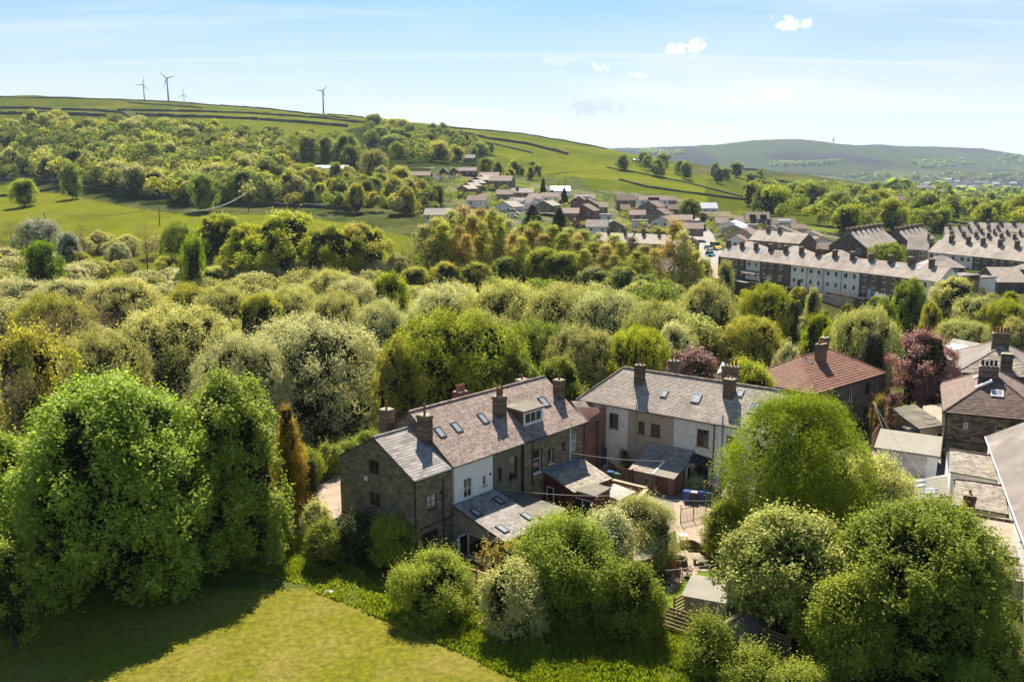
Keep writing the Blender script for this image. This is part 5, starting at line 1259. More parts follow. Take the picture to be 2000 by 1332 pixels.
# ---------------------------------------------------------------- houses farther off
def far_house(name, label, L, R, zb, eave, D, rise, wallm, roofm, roof='gable', group=None, wins=None, chims=0, dormer=None, frame='white_frame', wz=None, chim_h=1.6, over=.3, cat='house', left_over=None):
    """whole house from the two ends L, R of its near wall (x, y); eave and base heights absolute"""
    L = v3(L[0], L[1], 0); R = v3(R[0], R[1], 0); ln = np.linalg.norm(R - L)
    F = Frame(L[0], L[1], math.degrees(math.atan2((R - L)[0], (R - L)[1])))
    r = thing(name, label, cat, F(ln / 2, D / 2, zb), group)
    b = MB()
    zt = eave + rise
    if roof == 'gable':
        b.solid([F(0, 0, zb), F(0, 0, eave), F(0, D / 2, zt), F(0, D, eave), F(0, D, zb)], [F(ln, 0, zb), F(ln, 0, eave), F(ln, D / 2, zt), F(ln, D, eave), F(ln, D, zb)])
    elif roof == 'cross':
        b.solid([F(ln, 0, zb), F(ln, 0, eave), F(ln / 2, 0, zt), F(0, 0, eave), F(0, 0, zb)], [F(ln, D, zb), F(ln, D, eave), F(ln / 2, D, zt), F(0, D, eave), F(0, D, zb)])
    else:
        b.solid([F(0, 0, zb), F(ln, 0, zb), F(ln, D, zb), F(0, D, zb)], [F(0, 0, eave), F(ln, 0, eave), F(ln, D, eave), F(0, D, eave)])
    b.build('wall', wallm, r)
    o = over; k = rise / (D / 2) if roof != 'cross' else rise / (ln / 2); t = .14
    m = MB()
    def slab(P, n): m.solid([p + n * .02 for p in P], [p + n * (.02 + t) for p in P])
    if roof == 'gable':
        n1 = unit(np.cross(F(ln, 0, 0) - F(0, 0, 0), F(0, D / 2, zt) - F(0, 0, eave)))
        n2 = unit(np.cross(F(0, 0, 0) - F(ln, 0, 0), F(0, D / 2, zt) - F(0, D, eave)))
        lo = .1 if left_over is None else left_over
        slab([F(-lo, -o, eave - o * k), F(ln + lo, -o, eave - o * k), F(ln + lo, D / 2, zt), F(-lo, D / 2, zt)], n1)
        slab([F(ln + lo, D + o, eave - o * k), F(-lo, D + o, eave - o * k), F(-lo, D / 2, zt), F(ln + lo, D / 2, zt)], n2)
    elif roof == 'cross':
        n1 = unit(np.cross(F(0, 0, 0) - F(0, D, 0), F(ln / 2, 0, zt) - F(0, 0, eave)))
        n2 = unit(np.cross(F(0, D, 0) - F(0, 0, 0), F(ln / 2, 0, zt) - F(ln, 0, eave)))
        slab([F(-o, D + .1, eave - o * k), F(-o, -o, eave - o * k), F(ln / 2, -o, zt), F(ln / 2, D + .1, zt)], n1)
        slab([F(ln + o, -o, eave - o * k), F(ln + o, D + .1, eave - o * k), F(ln / 2, D + .1, zt), F(ln / 2, -o, zt)], n2)
    elif roof == 'hip':
        a = [F(-o, -o, eave), F(ln + o, -o, eave), F(ln + o, D + o, eave), F(-o, D + o, eave)]
        T0, T1 = F(D / 2, D / 2, zt), F(ln - D / 2, D / 2, zt)
        for P in ([a[0], a[1], T1, T0], [a[2], a[3], T0, T1], [a[1], a[2], T1], [a[3], a[0], T0]):
            m.poly([p + v3(0, 0, .03) for p in P])
        m.poly([p + v3(0, 0, .0) for p in a[::-1]])
    else:
        m.solid([F(-o, -o, eave), F(ln + o, -o, eave), F(ln + o, D + o, eave), F(-o, D + o, eave)], [F(-o, -o, eave + .25), F(ln + o, -o, eave + .25), F(ln + o, D + o, eave + .25), F(-o, D + o, eave + .25)])
    m.build('roof', roofm, r)
    f = F.face(0, 0, ln, 0)
    if wins is None:
        nw = max(1, int(ln / 3.2)); wins = [((i + .5) / nw, 1.1) for i in range(nw)]
    rows = [eave - 1.75] + ([eave - 4.35] if eave - zb > 4.6 else [])
    for z in rows:
        for (fr_, w_) in wins:
            s = fr_ * ln; ww = w_ / 2
            q = MB(); q.box(f.p(s, .02, z + .6), f.s, f.n, Z3, ww, .05, .62); o_ = q.build('window', frame, r)
            q = MB()
            q.box(f.p(s - ww * .47, .075, z + .6), f.s, f.n, Z3, ww * .40, .01, .50); q.box(f.p(s + ww * .47, .075, z + .6), f.s, f.n, Z3, ww * .40, .01, .50); q.build('pane', 'glass', o_)
    nch = chims if isinstance(chims, (list, tuple)) else [(i + .5) / chims for i in range(chims)] if chims else []
    for c in nch:
        chimney(r, F(c * ln, D / 2 - .25)[:2], F.a, .75, 1.1, zt - .8, zt + chim_h, 2, 'chimney_brick', detail=False, pot_h=.4)
    return r, F, f
# long terrace above the retaining wall: twelve houses
T0_, T1_ = at(1404, 500, 7.6), at(1836, 549.5, 7.6)
T0_[2] = 0; T1_[2] = 0
dT = (T1_ - T0_) / 12.9; ZT = 2.0
wm = ['far_stone', 'far_stone', 'old_white_paint', 'far_stone', 'far_stone', 'old_white_paint', 'white_brick', 'old_white_paint', 'old_white_paint', 'far_stone', 'far_stone', 'far_stone', 'old_white_paint']
ordn = ['end house', 'second house', 'third house', 'fourth house', 'fifth house', 'sixth house', 'seventh house', 'eighth house', 'ninth house', 'tenth house', 'eleventh house', 'twelfth house', 'last house']
colw = {'far_stone': 'dark stone', 'old_white_paint': 'white painted', 'white_brick': 'pale cream painted'}
pos = 0.0
for k in range(13):
    a = T0_ + dT * k; b_ = T0_ + dT * (k + (1 if k < 12 else .9)) - unit(dT) * .02
    r, F, f = far_house('terraced_house', '%s %s from the left in the long terrace above the retaining wall' % (colw[wm[k]].replace('cream painted', 'cream'), ordn[k]), a, b_, ZT, 7.6, 7.0, 2.6, wm[k], 'far_slate', group='houses of the long terrace',
        wins=[(.25, 1.0), (.72, .8)] if k not in (4,) else [(.35, 1.1)], chims=[.02], frame='white_frame', chim_h=1.5, left_over=0)
    if k == 2:
        q = MB(); q.solid([f.p(.2, .1, 4.7), f.p(f.len, .1, 4.7), f.p(f.len, 1.8, 4.1), f.p(.2, 1.8, 4.1)], [f.p(.2, .1, 4.85), f.p(f.len, .1, 4.85), f.p(f.len, 1.8, 4.25), f.p(.2, 1.8, 4.25)]); q.build('awning_roof', 'blue_slate', r)
    q = MB(); q.bar(f.p(.05, .1, 7.4), f.p(.05, .1, ZT), .06, .06, 5); q.build('downpipe', 'dark_frame', r)
    if k in (1, 3, 4, 5, 9, 10):
        q = MB(); q.box(f.p(f.len * .55, .04, ZT + 1.05), f.s, f.n, Z3, .45, .05, 1.02); q.build('door', 'pale_blue_door' if k in (3, 9) else 'dark_frame', r)
    if k in (0, 1, 2, 4, 6, 9, 10, 11):
        s = [(.4, 1.9), (.6, 2.0), (.55, 2.4), (.5, 1.5), (.6, 2.6), (.35, 2.0), (.55, 2.2), (.6, 2.4)][(0, 1, 2, 4, 6, 9, 10, 11).index(k)]
        n1 = unit(np.cross(F.a, F(0, 3.5, 2.6) - F(0, 0, 0))); q = MB(); q.box(F(s[0] * f.len, s[1], 7.6 + s[1] * 2.6 / 3.5 + .22), F.a, unit(F(0, 3.5, 2.6) - F(0, 0, 0)), n1, .35, .5, .06); q.build('rooflight', 'rooflight_glass', r)
# retaining wall in front of it
rw = thing('retaining_wall', 'tall dark stone retaining wall below the long terrace', 'wall', ((T0_ + T1_) / 2)[:2].tolist() + [-4])
mb = MB(); rnd = random.Random(4)
nf_ = unit(v3(dT[1], -dT[0], 0))
for k in range(60):
    p0 = T0_ + dT * 13 * (k / 60) * 1.0 + nf_ * (4.5 + .8 * math.sin(k * .13)); p1 = T0_ + dT * 13 * ((k + 1) / 60) + nf_ * (4.5 + .8 * math.sin((k + 1) * .13))
    h_ = 2.4 + rnd.uniform(-.2, .25)
    mb.solid([v3(p0[0], p0[1], -8), v3(p1[0], p1[1], -8), p1 - nf_ * .6 + v3(0, 0, -8), p0 - nf_ * .6 + v3(0, 0, -8)], [v3(p0[0], p0[1], h_), v3(p1[0], p1[1], h_), p1 - nf_ * .6 + v3(0, 0, h_), p0 - nf_ * .6 + v3(0, 0, h_)])
mb.build('stone_courses', 'field_stone', rw)
yp = [T0_ + nf_ * 4.0, T0_ + dT * 13 + nf_ * 4.0, T0_ + dT * 13, T0_]
mb = MB(); mb.solid([v3(p[0], p[1], -3) for p in yp], [v3(p[0], p[1], 2.03) for p in yp]); mb.build('back_yards', 'concrete', None, kind='structure')
def fh(pxc, py, t, Lm, D, eh, rise, yaw, wallm, roofm, label, roof='gable', name='house', group='houses of the village', **k):
    """far house: centre of its near eave at a pixel and a distance; yaw = heading of the near wall, 90 = square to the view"""
    c = att(pxc, py, t); h_ = math.radians(yaw); u_ = v3(math.sin(h_), math.cos(h_), 0)
    L = c - u_ * Lm / 2; R = c + u_ * Lm / 2
    g = gz(c[0], c[1])
    return far_house(name, label, L, R, c[2] - eh, c[2], D, rise, wallm, roofm, roof, group=group, **k)
def fe(pl, pr, z, eh, D, rise, wallm, roofm, label, roof='gable', group='houses of the village', name='house', **k):
    """far house from the two ends of its near eave (pixels) at one height"""
    L, R = at(pl[0], pl[1], z), at(pr[0], pr[1], z)
    return far_house(name, label, L, R, z - eh, z, D, rise, wallm, roofm, roof, group=group, **k)
TG = 'terraces at the right'
fe((1463, 468), (1562, 476), 8.3, 7.5, 8, 2.8, 'far_stone', 'far_slate', 'long stone building with two chimneys between the road and the long terrace', group=TG, chims=[.22, .45], wins=[(.3, 1), (.62, 1.4), (.85, 1.2)])
for (x0, x1, y0, y1, lb) in ((1424, 1486, 487, 490, 'leftmost small hipped slate roof behind the long terrace'), (1513, 1580, 497, 500, 'second small hipped slate roof behind the long terrace'), (1604, 1677, 507, 509, 'third small hipped slate roof, before the row of many chimneys')):
    fe((x0, y0), (x1, y1), 6.2, 4.5, 8.5, 2.4, 'far_stone', 'far_slate', lb, 'hip', group=TG, wins=[])
fe((1803, 521.5), (1885, 523.5), 6.0, 5, 8.0, 2.6, 'far_stone', 'far_slate', 'hipped slate roof before the second terrace row at the right', 'hip', group=TG, wins=[(.8, 1)])
def gable_terrace(px, py, t, wd, ln, yaw, eh, rise, n, label):
    c = att(px, py, t); h_ = math.radians(yaw); u_ = v3(math.sin(h_), math.cos(h_), 0); L = c - u_ * wd / 2; R = c + u_ * wd / 2
    r, F, f = far_house('terrace_row', label, L, R, c[2] - eh, c[2], ln, rise, 'far_stone', 'far_slate', 'cross', group=TG, wins=[(.8, 1.2)])
    for i in range(n): chimney(r, F(wd / 2 - .3, 1 + (ln - 2) * i / (n - 1))[:2], F.a, 1.7, .8, c[2] + rise - 1.2, c[2] + rise + 1.3, 2, 'chimney_brick', detail=False)
    g = Face(F(wd, 0), F(wd, ln)); 
    for k in range(int(ln / 4)):
        q = MB(); q.box(g.p(2 + 4 * k, .03, c[2] - 1.2), g.s, g.n, Z3, .5, .05, .65); q.build('window', 'white_frame', r)
gable_terrace(1655, 482, 272, 11, 32, 128, 6.4, 4.2, 7, 'gable-ended stone terrace with a row of chimneys beside the round tree')
gable_terrace(1750, 474, 300, 9, 32, 128, 6.2, 3.6, 6, 'farther gable-ended stone terrace with many chimneys under the wood edge')
fe((1771, 486.5), (1813, 488), 8.2, 6.5, 7, 2.8, 'buff_stone_and_shade', 'far_slate', 'square stone house joined to the left end of the second terrace row', group=TG, chims=[.95], wins=[(.2, 1.1), (.7, 1.1)])
segs = [(1813, 491, 1838, 493.6, 'white_paint'), (1838, 493.6, 1872, 497, 'white_brick'), (1872, 497, 1900, 499.8, 'old_white_paint'), (1900, 499.8, 1933, 503.2, 'far_stone'), (1933, 503.2, 1966, 506.5, 'far_stone'), (1966, 506.5, 2002, 510, 'far_stone'), (2002, 510, 2040, 514, 'far_stone')]
for i, (x0, y0, x1, y1, m_) in enumerate(segs):
    fe((x0, y0), (x1 - .1, y1), 8.0, 6.4, 7.5, 3.0, m_, 'far_slate', '%s house, %s in the second terrace row at the right' % ({'white_paint': 'white painted', 'white_brick': 'pale', 'old_white_paint': 'dull white', 'far_stone': 'dark stone'}[m_], ['first', 'second', 'third', 'fourth', 'fifth', 'sixth', 'seventh'][i]), group=TG, name='terraced_house', chims=[.97], wins=[(.3, 1.2), (.75, .9)], left_over=0)
rows = [((1836, 476), (2010, 486), 8.6, 2.6, 'third', 7), ((1846, 460.5), (1960, 463), 9.0, 2.6, 'fourth', 6), ((1903, 470), (2030, 474), 8.6, 2.4, 'fourth-and-a-half', 5), ((1888, 450), (2040, 455), 9.6, 2.6, 'fifth', 6)]
rl = ['pale slate terrace with dark chimneys directly behind the second terrace row', 'far left slate terrace under the wood edge with six chimneys', 'short slate terrace at the right edge between the third row and the far rows', 'farthest slate terrace at the right edge, below the trees']
for (pl, pr, z, ri, _n, nc), lb in zip(rows, rl):
    fe(pl, pr, z, 6, 7.5, ri, 'far_stone', 'far_slate', lb, group=TG, name='terrace_row', chims=nc, chim_h=1.1)
fe((1975, 524), (2050, 532), 7.0, 6, 9, 2.6, 'buff_stone_and_shade', 'far_slate', 'hipped building at the right edge below the second terrace row', 'hip', group=TG, wins=[(.3, 1)])
fe((1905, 540), (1948, 551), 4.6, 7, 7, 2.8, 'far_stone', 'stone_slate', 'low slate-roofed mill building right of the long terrace', 'cross', group=TG, wins=[])
fe((1945, 556), (2040, 560), 3.6, 7, 8, 1.8, 'far_stone', 'stone_slate', 'long low slate mill building at the right edge above the trees', group=TG, wins=[])
fe((1838, 537), (1868, 541), 7.0, 5.5, 7, .3, 'black_paint', 'fibre_roof', 'dark flat-roofed dormer block at the right end of the long terrace', 'flat', group=TG, wins=[(.5, 2.6)])
fe((1870, 541), (1901, 545), 6.2, 5.5, 7, .3, 'white_paint', 'fibre_roof', 'pale flat-roofed extension beside the dark dormer block', 'flat', group=TG, wins=[(.6, 2.4)])
V = [ # px, py eave, t, length, depth, eave height, rise, yaw, wall, roof, label, roof kind
 (644, 329, 520, 21, 9, 3, 1.6, 88, 'tan_render', 'polycarbonate', 'long pale metal barn roof among the hillside trees', 'gable'),
 (634, 339, 500, 12, 9, 3, 2.2, 92, 'far_stone', 'brown_tile', 'brown-roofed barn just below the pale metal barn', 'gable'),
 (820, 333, 545, 17, 8, 3, 1.6, 90, 'red_brick', 'fibre_roof', 'pale-roofed long bungalow at the top of the village, left of the gabled pair', 'gable'),
 (806, 343, 480, 19, 8, 3, 2.0, 94, 'buff_stone_and_shade', 'brown_tile', 'brown-roofed long bungalow below the pale one', 'gable'),
 (772, 352, 455, 15, 8, 3, 2.0, 94, 'buff_stone_and_shade', 'pink_tile', 'lowest brown bungalow at the left end of the village', 'gable'),
 (866, 336.5, 505, 4.5, 10, 3.2, 2.2, 90, 'far_stone', 'brown_tile', 'small gable-fronted house with two windows, left of the pair', 'cross'),
 (887, 336, 502, 5.5, 10, 3.2, 2.2, 90, 'far_stone', 'fibre_roof', 'small gable-fronted house with a white garage door, right of the pair', 'cross'),
 (913, 334, 508, 10.5, 8, 2.8, 1.9, 92, 'far_stone', 'brown_tile', 'brown-roofed bungalow right of the gabled pair', 'gable'),
 (903, 369, 430, 6, 10, 4.2, 1.5, 118, 'buff_stone_and_shade', 'far_slate', 'lowest house of the stepped row, nearest', 'cross'),
 (911, 363.5, 440, 6, 10, 4.2, 1.5, 118, 'buff_stone_and_shade', 'far_slate', 'second house up the stepped row', 'cross'),
 (920, 358, 450, 6, 10, 4.2, 1.5, 118, 'buff_stone_and_shade', 'far_slate', 'third house up the stepped row', 'cross'),
 (930, 352, 460, 6, 10, 4.2, 1.5, 118, 'buff_stone_and_shade', 'far_slate', 'fourth house up the stepped row', 'cross'),
 (940, 348, 470, 6, 10, 4.2, 1.5, 118, 'buff_stone_and_shade', 'far_slate', 'top house of the stepped row', 'cross'),
 (955, 344, 492, 11, 8, 3, 1.9, 96, 'buff_stone_and_shade', 'pink_tile', 'brown-roofed bungalow behind the top of the stepped row', 'gable'),
 (976, 353.5, 455, 12, 9, 5, 2.4, 104, 'buff_stone_and_shade', 'pink_tile', 'large two-storey stone house right of the stepped row', 'gable'),
 (1020, 376.5, 430, 11, 6, 2.6, 2.0, 92, 'buff_stone_and_shade', 'stone_slate', 'low slate-roofed outbuilding with pale end wall', 'gable'),
 (1012, 397, 395, 12, 9, 2.6, 2.3, 118, 'old_white_paint', 'brown_tile', 'brown-roofed bungalow with a flat dormer near the timbered gable', 'gable'),
 (1043, 389, 412, 9, 9, 2.6, 2.3, 118, 'old_white_paint', 'pink_tile', 'brown-roofed bungalow beside the yellow car', 'gable'),
 (984, 404, 385, 9, 9, 3.6, 2.2, 125, 'white_brick', 'stone_slate', 'bungalow with a black timbered white gable', 'cross'),
 (1095, 372.5, 432, 9.5, 8, 3, 1.8, 90, 'white_paint', 'polycarbonate', 'white-roofed bungalow at the end of the village street', 'gable'),
 (1143, 387.5, 420, 10, 8, 3.4, 1.6, 92, 'white_paint', 'brown_tile', 'brown-roofed bungalow with a wide white dormer', 'gable'),
 (1130, 394, 385, 7, 9, 3, 2.1, 100, 'red_brick', 'brown_tile', 'brown gable-fronted bungalow in the stepped cluster, left', 'cross'),
 (1147, 400, 375, 8, 9, 3, 2.3, 100, 'buff_stone_and_shade', 'brown_tile', 'brown gable-fronted bungalow in the stepped cluster, middle', 'cross'),
 (1137, 412, 350, 9, 9, 3.4, 2.4, 112, 'red_brick', 'brown_tile', 'red brick gable-fronted house in the stepped cluster, nearest', 'cross'),
 (1113, 417, 345, 7, 8, 4.5, 1.8, 96, 'red_brick', 'pink_tile', 'red brick house beside the dark conifer', 'gable'),
 (1223, 391.5, 430, 9, 7, 4.6, 2.6, 91, 'buff_stone_and_shade', 'brown_tile', 'brown-roofed detached house standing before the green fields', 'gable'),
 (1222, 409, 405, 4.5, 6, 2.6, 2.0, 91, 'buff_stone_and_shade', 'brown_tile', 'low wing in front of the detached brown-roofed house', 'gable'),
 (1277, 391, 422, 14, 8, 5, 1.8, 91, 'white_paint', 'brown_tile', 'wide white and dark house with a flat dormer before the fields', 'gable'),
 (1266, 404.5, 390, 8.5, 11, 4.0, 2.4, 118, 'buff_stone_and_shade', 'brown_tile', 'upper stepped stone house with brown roof left of the round tree', 'cross'),
 (1281, 418.5, 366, 8, 10, 3.8, 2.2, 118, 'buff_stone_and_shade', 'brown_tile', 'middle stepped stone house with brown roof left of the round tree', 'cross'),
 (1290, 432.5, 346, 7.6, 9, 3.0, 1.8, 118, 'white_brick', 'brown_tile', 'lowest stepped house with a white gable', 'cross'),
 (1320, 409, 400, 7, 6, 3, 2.0, 92, 'buff_stone_and_shade', 'brown_tile', 'garage block with a blue door behind the round tree', 'gable'),
 (1198, 442.5, 332, 8.2, 9, 3.0, 2.0, 92, 'buff_stone_and_shade', 'pink_tile', 'gable-fronted bungalow above the hidden terrace', 'cross'),
 (1165, 443, 326, 8, 8, 3.2, 2.2, 100, 'old_white_paint', 'fibre_roof', 'pale-roofed house left of the gable-fronted bungalow', 'gable'),
 (1251, 431.5, 350, 6, 5, 2.6, .3, 91, 'old_white_paint', 'bituminous_felt', 'flat-roofed double garage below the stepped houses', 'flat'),
 (1386, 407, 455, 8.4, 8, 4.2, 2.6, 91, 'white_paint', 'polycarbonate', 'white house with a bright roof above the road', 'gable'),
 (1402, 424, 402, 12.5, 9, 2.8, 2.0, 91, 'cream_render', 'brown_tile', 'long brown-roofed bungalow below the white house', 'gable'),
 (1427, 436, 375, 12, 8, 2.6, 2.0, 92, 'cream_render', 'pink_tile', 'pink-brown roofed bungalow behind the pale stepped roofs', 'gable'),
 (1424, 442, 342, 9, 10, 2.8, 1.8, 118, 'old_white_paint', 'polycarbonate', 'uppermost bright-roofed bungalow of the stepped row by the road', 'cross'),
 (1433, 449.5, 327, 9, 10, 2.8, 1.8, 118, 'tan_render', 'polycarbonate', 'second bright-roofed bungalow of the stepped row by the road', 'cross'),
 (1448, 457, 312, 9, 10, 2.8, 1.8, 118, 'tan_render', 'pink_tile', 'third bungalow of the stepped row by the road, brown-roofed', 'cross'),
 (1436, 470, 295, 6, 6, 2.4, 1.6, 118, 'white_paint', 'pink_tile', 'small garage at the foot of the stepped row by the road', 'cross'),
 (1459, 465, 300, 8, 8, 2.6, 1.8, 118, 'cream_render', 'pink_tile', 'lowest bungalow of the stepped row by the road', 'cross'),
 (1480, 428, 392, 10.5, 9, 4.4, 2.8, 100, 'far_stone', 'brown_tile', 'dark house with two gabled black dormers', 'gable'),
 (1467, 440, 365, 6.5, 5, 2.4, .3, 92, 'cream_render', 'fibre_roof', 'white-roofed carport beside the dark dormered house', 'flat'),
 (1533, 437, 386, 10, 8, 4.8, 2.2, 92, 'white_paint', 'brown_tile', 'brown-roofed house with white lower wall right of the dormered one', 'gable'),
 (1523, 453, 345, 9, 10, 2.6, 1.9, 112, 'white_brick', 'brown_tile', 'white gable-fronted bungalow behind the long stone building', 'cross'),
 (1505, 450, 352, 7, 8, 2.6, 1.7, 112, 'white_brick', 'brown_tile', 'smaller bungalow left of the white gable-fronted one', 'cross'),
 (1562, 447, 360, 6, 7, 2.6, 1.7, 92, 'cream_render', 'brown_tile', 'small brown-roofed bungalow under the wood edge', 'gable'),
 (1582, 462, 335, 8, 10, 2.6, 1.7, 115, 'old_white_paint', 'pink_tile', 'pale bungalow with a pink-brown roof left of the chimney terrace', 'cross'),
 (1602, 473, 312, 10, 8, 2.6, 1.4, 95, 'old_white_paint', 'brown_tile', 'low white-walled bungalow just left of the chimney terrace', 'cross'),
 (1590, 487, 288, 7, 6, 2.6, 1.8, 92, 'tan_render', 'pink_tile', 'small tan bungalow between the hipped roofs', 'gable'),
 (1613, 487, 285, 7, 6, 2.6, 1.8, 92, 'red_brick', 'pink_tile', 'small red bungalow between the hipped roofs', 'gable'),
 (853, 420, 330, 10, 8, 3.4, 2.2, 96, 'cream_render', 'blue_slate', 'dark slate roofed house behind the tall copper-tinged trees', 'gable'),
 (1254, 313, 840, 16, 9, 3, 1.2, 90, 'far_stone', 'polycarbonate', 'hilltop barn with a bright roof beside dark trees', 'gable'),
 (915, 309, 640, 9, 7, 3, 2.4, 96, 'far_stone', 'blue_slate', 'dark-roofed farmhouse on the slope above the village', 'gable'),
 (1586, 358, 1120, 20, 9, 3, 1.0, 90, 'far_stone', 'polycarbonate', 'lone white strip-roofed farm building on the far slope', 'gable'),
 (1757, 391, 640, 9, 9, 5, 2.6, 95, 'far_stone', 'brown_tile', 'dark gabled farmhouse among the right-hand woods', 'gable'),
 (1730, 394, 640, 7, 7, 2.6, 1.2, 92, 'old_white_paint', 'fibre_roof', 'pale low outbuilding left of the dark farmhouse', 'gable'),
 (1735, 437, 440, 10, 8, 3, 1.8, 92, 'old_white_paint', 'fibre_roof', 'pale roof glimpsed between the trees above the chimney terrace', 'hip'),
 (1075, 385, 405, 8, 7, 2.8, 1.8, 92, 'white_paint', 'pink_tile', 'small brown-roofed bungalow left of the village street', 'gable'),
 (1062, 402, 375, 8, 8, 2.8, 1.9, 120, 'buff_stone_and_shade', 'stone_slate', 'bungalow with a pale slate roof halfway down the street', 'cross'),
 (1168, 405, 378, 8, 8, 2.8, 1.9, 96, 'buff_stone_and_shade', 'brown_tile', 'brown bungalow right of the stepped cluster', 'gable'),
 (1180, 420, 356, 7, 6, 2.6, .3, 92, 'white_paint', 'fibre_roof', 'white flat-roofed garage in the middle gardens', 'flat'),
 (1245, 420, 372, 7, 7, 2.6, 1.8, 96, 'buff_stone_and_shade', 'pink_tile', 'small bungalow left of the stepped stone houses', 'gable'),
 (1305, 392, 425, 8, 7, 3.0, 2.0, 91, 'buff_stone_and_shade', 'brown_tile', 'low brown house behind the upper stepped house', 'gable'),
 (1330, 430, 352, 9, 8, 2.8, 1.8, 100, 'cream_render', 'pink_tile', 'bungalow left of the road head', 'gable'),
 (1352, 447, 322, 8, 8, 2.8, 1.8, 100, 'buff_stone_and_shade', 'brown_tile', 'brown-roofed bungalow at the left kerb of the road', 'gable'),
 (1545, 462, 330, 8, 8, 2.6, 1.8, 118, 'buff_stone_and_shade', 'pink_tile', 'pale bungalow right behind the long stone building', 'cross'),
 (1556, 474, 308, 7, 7, 2.6, 1.6, 100, 'tan_render', 'brown_tile', 'small brown-roofed bungalow at the gable of the long stone building', 'gable'),
 (985, 380, 415, 8, 7, 3.0, 2.0, 96, 'buff_stone_and_shade', 'pink_tile', 'small stone house below the large two-storey one', 'gable'),
 (930, 392, 395, 9, 7, 3.0, 2.0, 96, 'old_white_paint', 'brown_tile', 'bungalow among the trees below the stepped row', 'gable'),
 (740, 392, 420, 9, 7, 2.8, 1.6, 92, 'white_paint', 'polycarbonate', 'white caravan-like roof among the village-edge trees', 'gable'),
 (695, 388, 430, 7, 5, 2.6, 1.2, 92, 'white_paint', 'fibre_roof', 'small white outbuilding seen between the village-edge trees', 'gable'),
]
for q in V:
    r, F, f = fh(*q[:11], roof=q[11], name='farmhouse' if 'farm' in q[10] else 'barn' if 'barn' in q[10] else 'garage' if 'garage' in q[10] or 'carport' in q[10] else 'bungalow' if 'bungalow' in q[10] else 'house')
    if 'dormer' in q[10]:
        s = MB(); c = F(f.len * .5, q[4] * .3); 
        for u in ((.3, .72) if 'two gabled' in q[10] else (.5,)):
            s.box(F(f.len * u, q[4] * .22, (r.location[2] + q[5]) + q[6] * .42), F.a, F.b, Z3, 1.3 if 'two gabled' in q[10] else 2.6, q[4] * .2, q[6] * .28)
        s.build('dormer', 'black_paint' if ('dark' in q[10]) else 'white_paint', r)
# hidden terrace behind the poplars: only bright roofs and chimneys show
for i, (x0, x1, y0, y1, t_) in enumerate(((1165, 1230, 472, 474, 7.2), (1230, 1290, 474, 477, 7.2), (1290, 1335, 477, 480, 7.2))):
    fe((x0, y0), (x1, y1), t_, 5.5, 9, 2.6, 'far_stone', 'stone_slate', ['left', 'middle', 'right'][i] + ' part of the sunlit pale roof seen through the poplars', group='pale terrace behind the poplars', name='terraced_house', chims=[.25, .75], chim_h=1.9, wins=[(.3, 1), (.7, 1)])
# houses of the town far down the valley
rnd = random.Random(12)
proto = None
TL_ = 'tiny pale-roofed house in the distant town in the valley'
for i in range(95):
    px_ = rnd.uniform(1790, 2080); py_ = rnd.gauss(361, 5) if i < 70 else rnd.uniform(374, 386)
    t_ = (3200 if i < 70 else 1500) * rnd.uniform(.92, 1.08)
    c = att(px_, py_, t_); c[2] = gz(c[0], c[1])
    if proto is None:
        b = MB(); b.solid([(-6, -4, -4), (-6, -4, 5), (-6, 0, 8), (-6, 4, 5), (-6, 4, -4)], [(6, -4, -4), (6, -4, 5), (6, 0, 8), (6, 4, 5), (6, 4, -4)])
        proto = b.build('house', 'far_slate'); tag(proto, TL_, 'house', 'houses of the far town'); p2 = MB(); p2.solid([(-6, -4, -4), (-6, -4, 5), (-6, 0, 8), (-6, 4, 5), (-6, 4, -4)], [(6, -4, -4), (6, -4, 5), (6, 0, 8), (6, 4, 5), (6, 4, -4)])
        meshes = [proto.data]
        for m_ in ('brown_tile', 'pink_tile', 'old_white_paint'):
            q = proto.data.copy(); q.materials[0] = M[m_]; meshes.append(q)
        o = proto
    else:
        o = proto.copy(); COL.objects.link(o)
    o.data = meshes[rnd.choice((0, 0, 1, 2, 3))]
    s = rnd.uniform(.8, 1.3)
    o.location = [float(v) for v in c]; o.rotation_euler = (0, 0, rnd.uniform(-.5, .5)); o.scale = (s * rnd.uniform(1, 3.5), s, s)
# ---------------------------------------------------------------- trees
def prof(shape, h):
    h = np.clip(h, 0, 1)
    if shape == 'dome': return np.where(h > .35, np.sqrt(np.clip(1 - ((h - .35) / .65) ** 2, 0, 1)), .86 + .14 * h / .35)
    if shape == 'broad': return np.where(h > .3, np.clip(1 - ((h - .3) / .7) ** 2.5, 0, 1) ** (1 / 2.2), .84 + .16 * h / .3)
    if shape == 'oval': return np.sqrt(np.clip(1 - ((h - .5) / .5) ** 2, 0, 1)) * .97 + .03
    if shape == 'egg': return np.sin(np.clip(h, 0, 1) ** .75 * PI) ** .7 * (1 - .15 * h)
    if shape == 'cone': return (1 - h) ** .75 * (.75 + .25 * np.clip(h * 8, 0, 1))
    if shape == 'column': return np.clip(1 - h ** 5, 0, 1) ** .5 * (.75 + .25 * np.clip(h * 5, 0, 1))
    if shape == 'vase': return np.clip(.35 + 1.1 * h, 0, 1) * np.sqrt(np.clip(1 - np.clip((h - .55) / .45, 0, 1) ** 2, 0, 1))
    return np.ones_like(h)
def rdir(rs, n):
    v = rs.normal(size=(n, 3)); return v / np.linalg.norm(v, axis=1, keepdims=True)
def nrm(a): return a / np.maximum(np.linalg.norm(a, axis=1, keepdims=True), 1e-9)
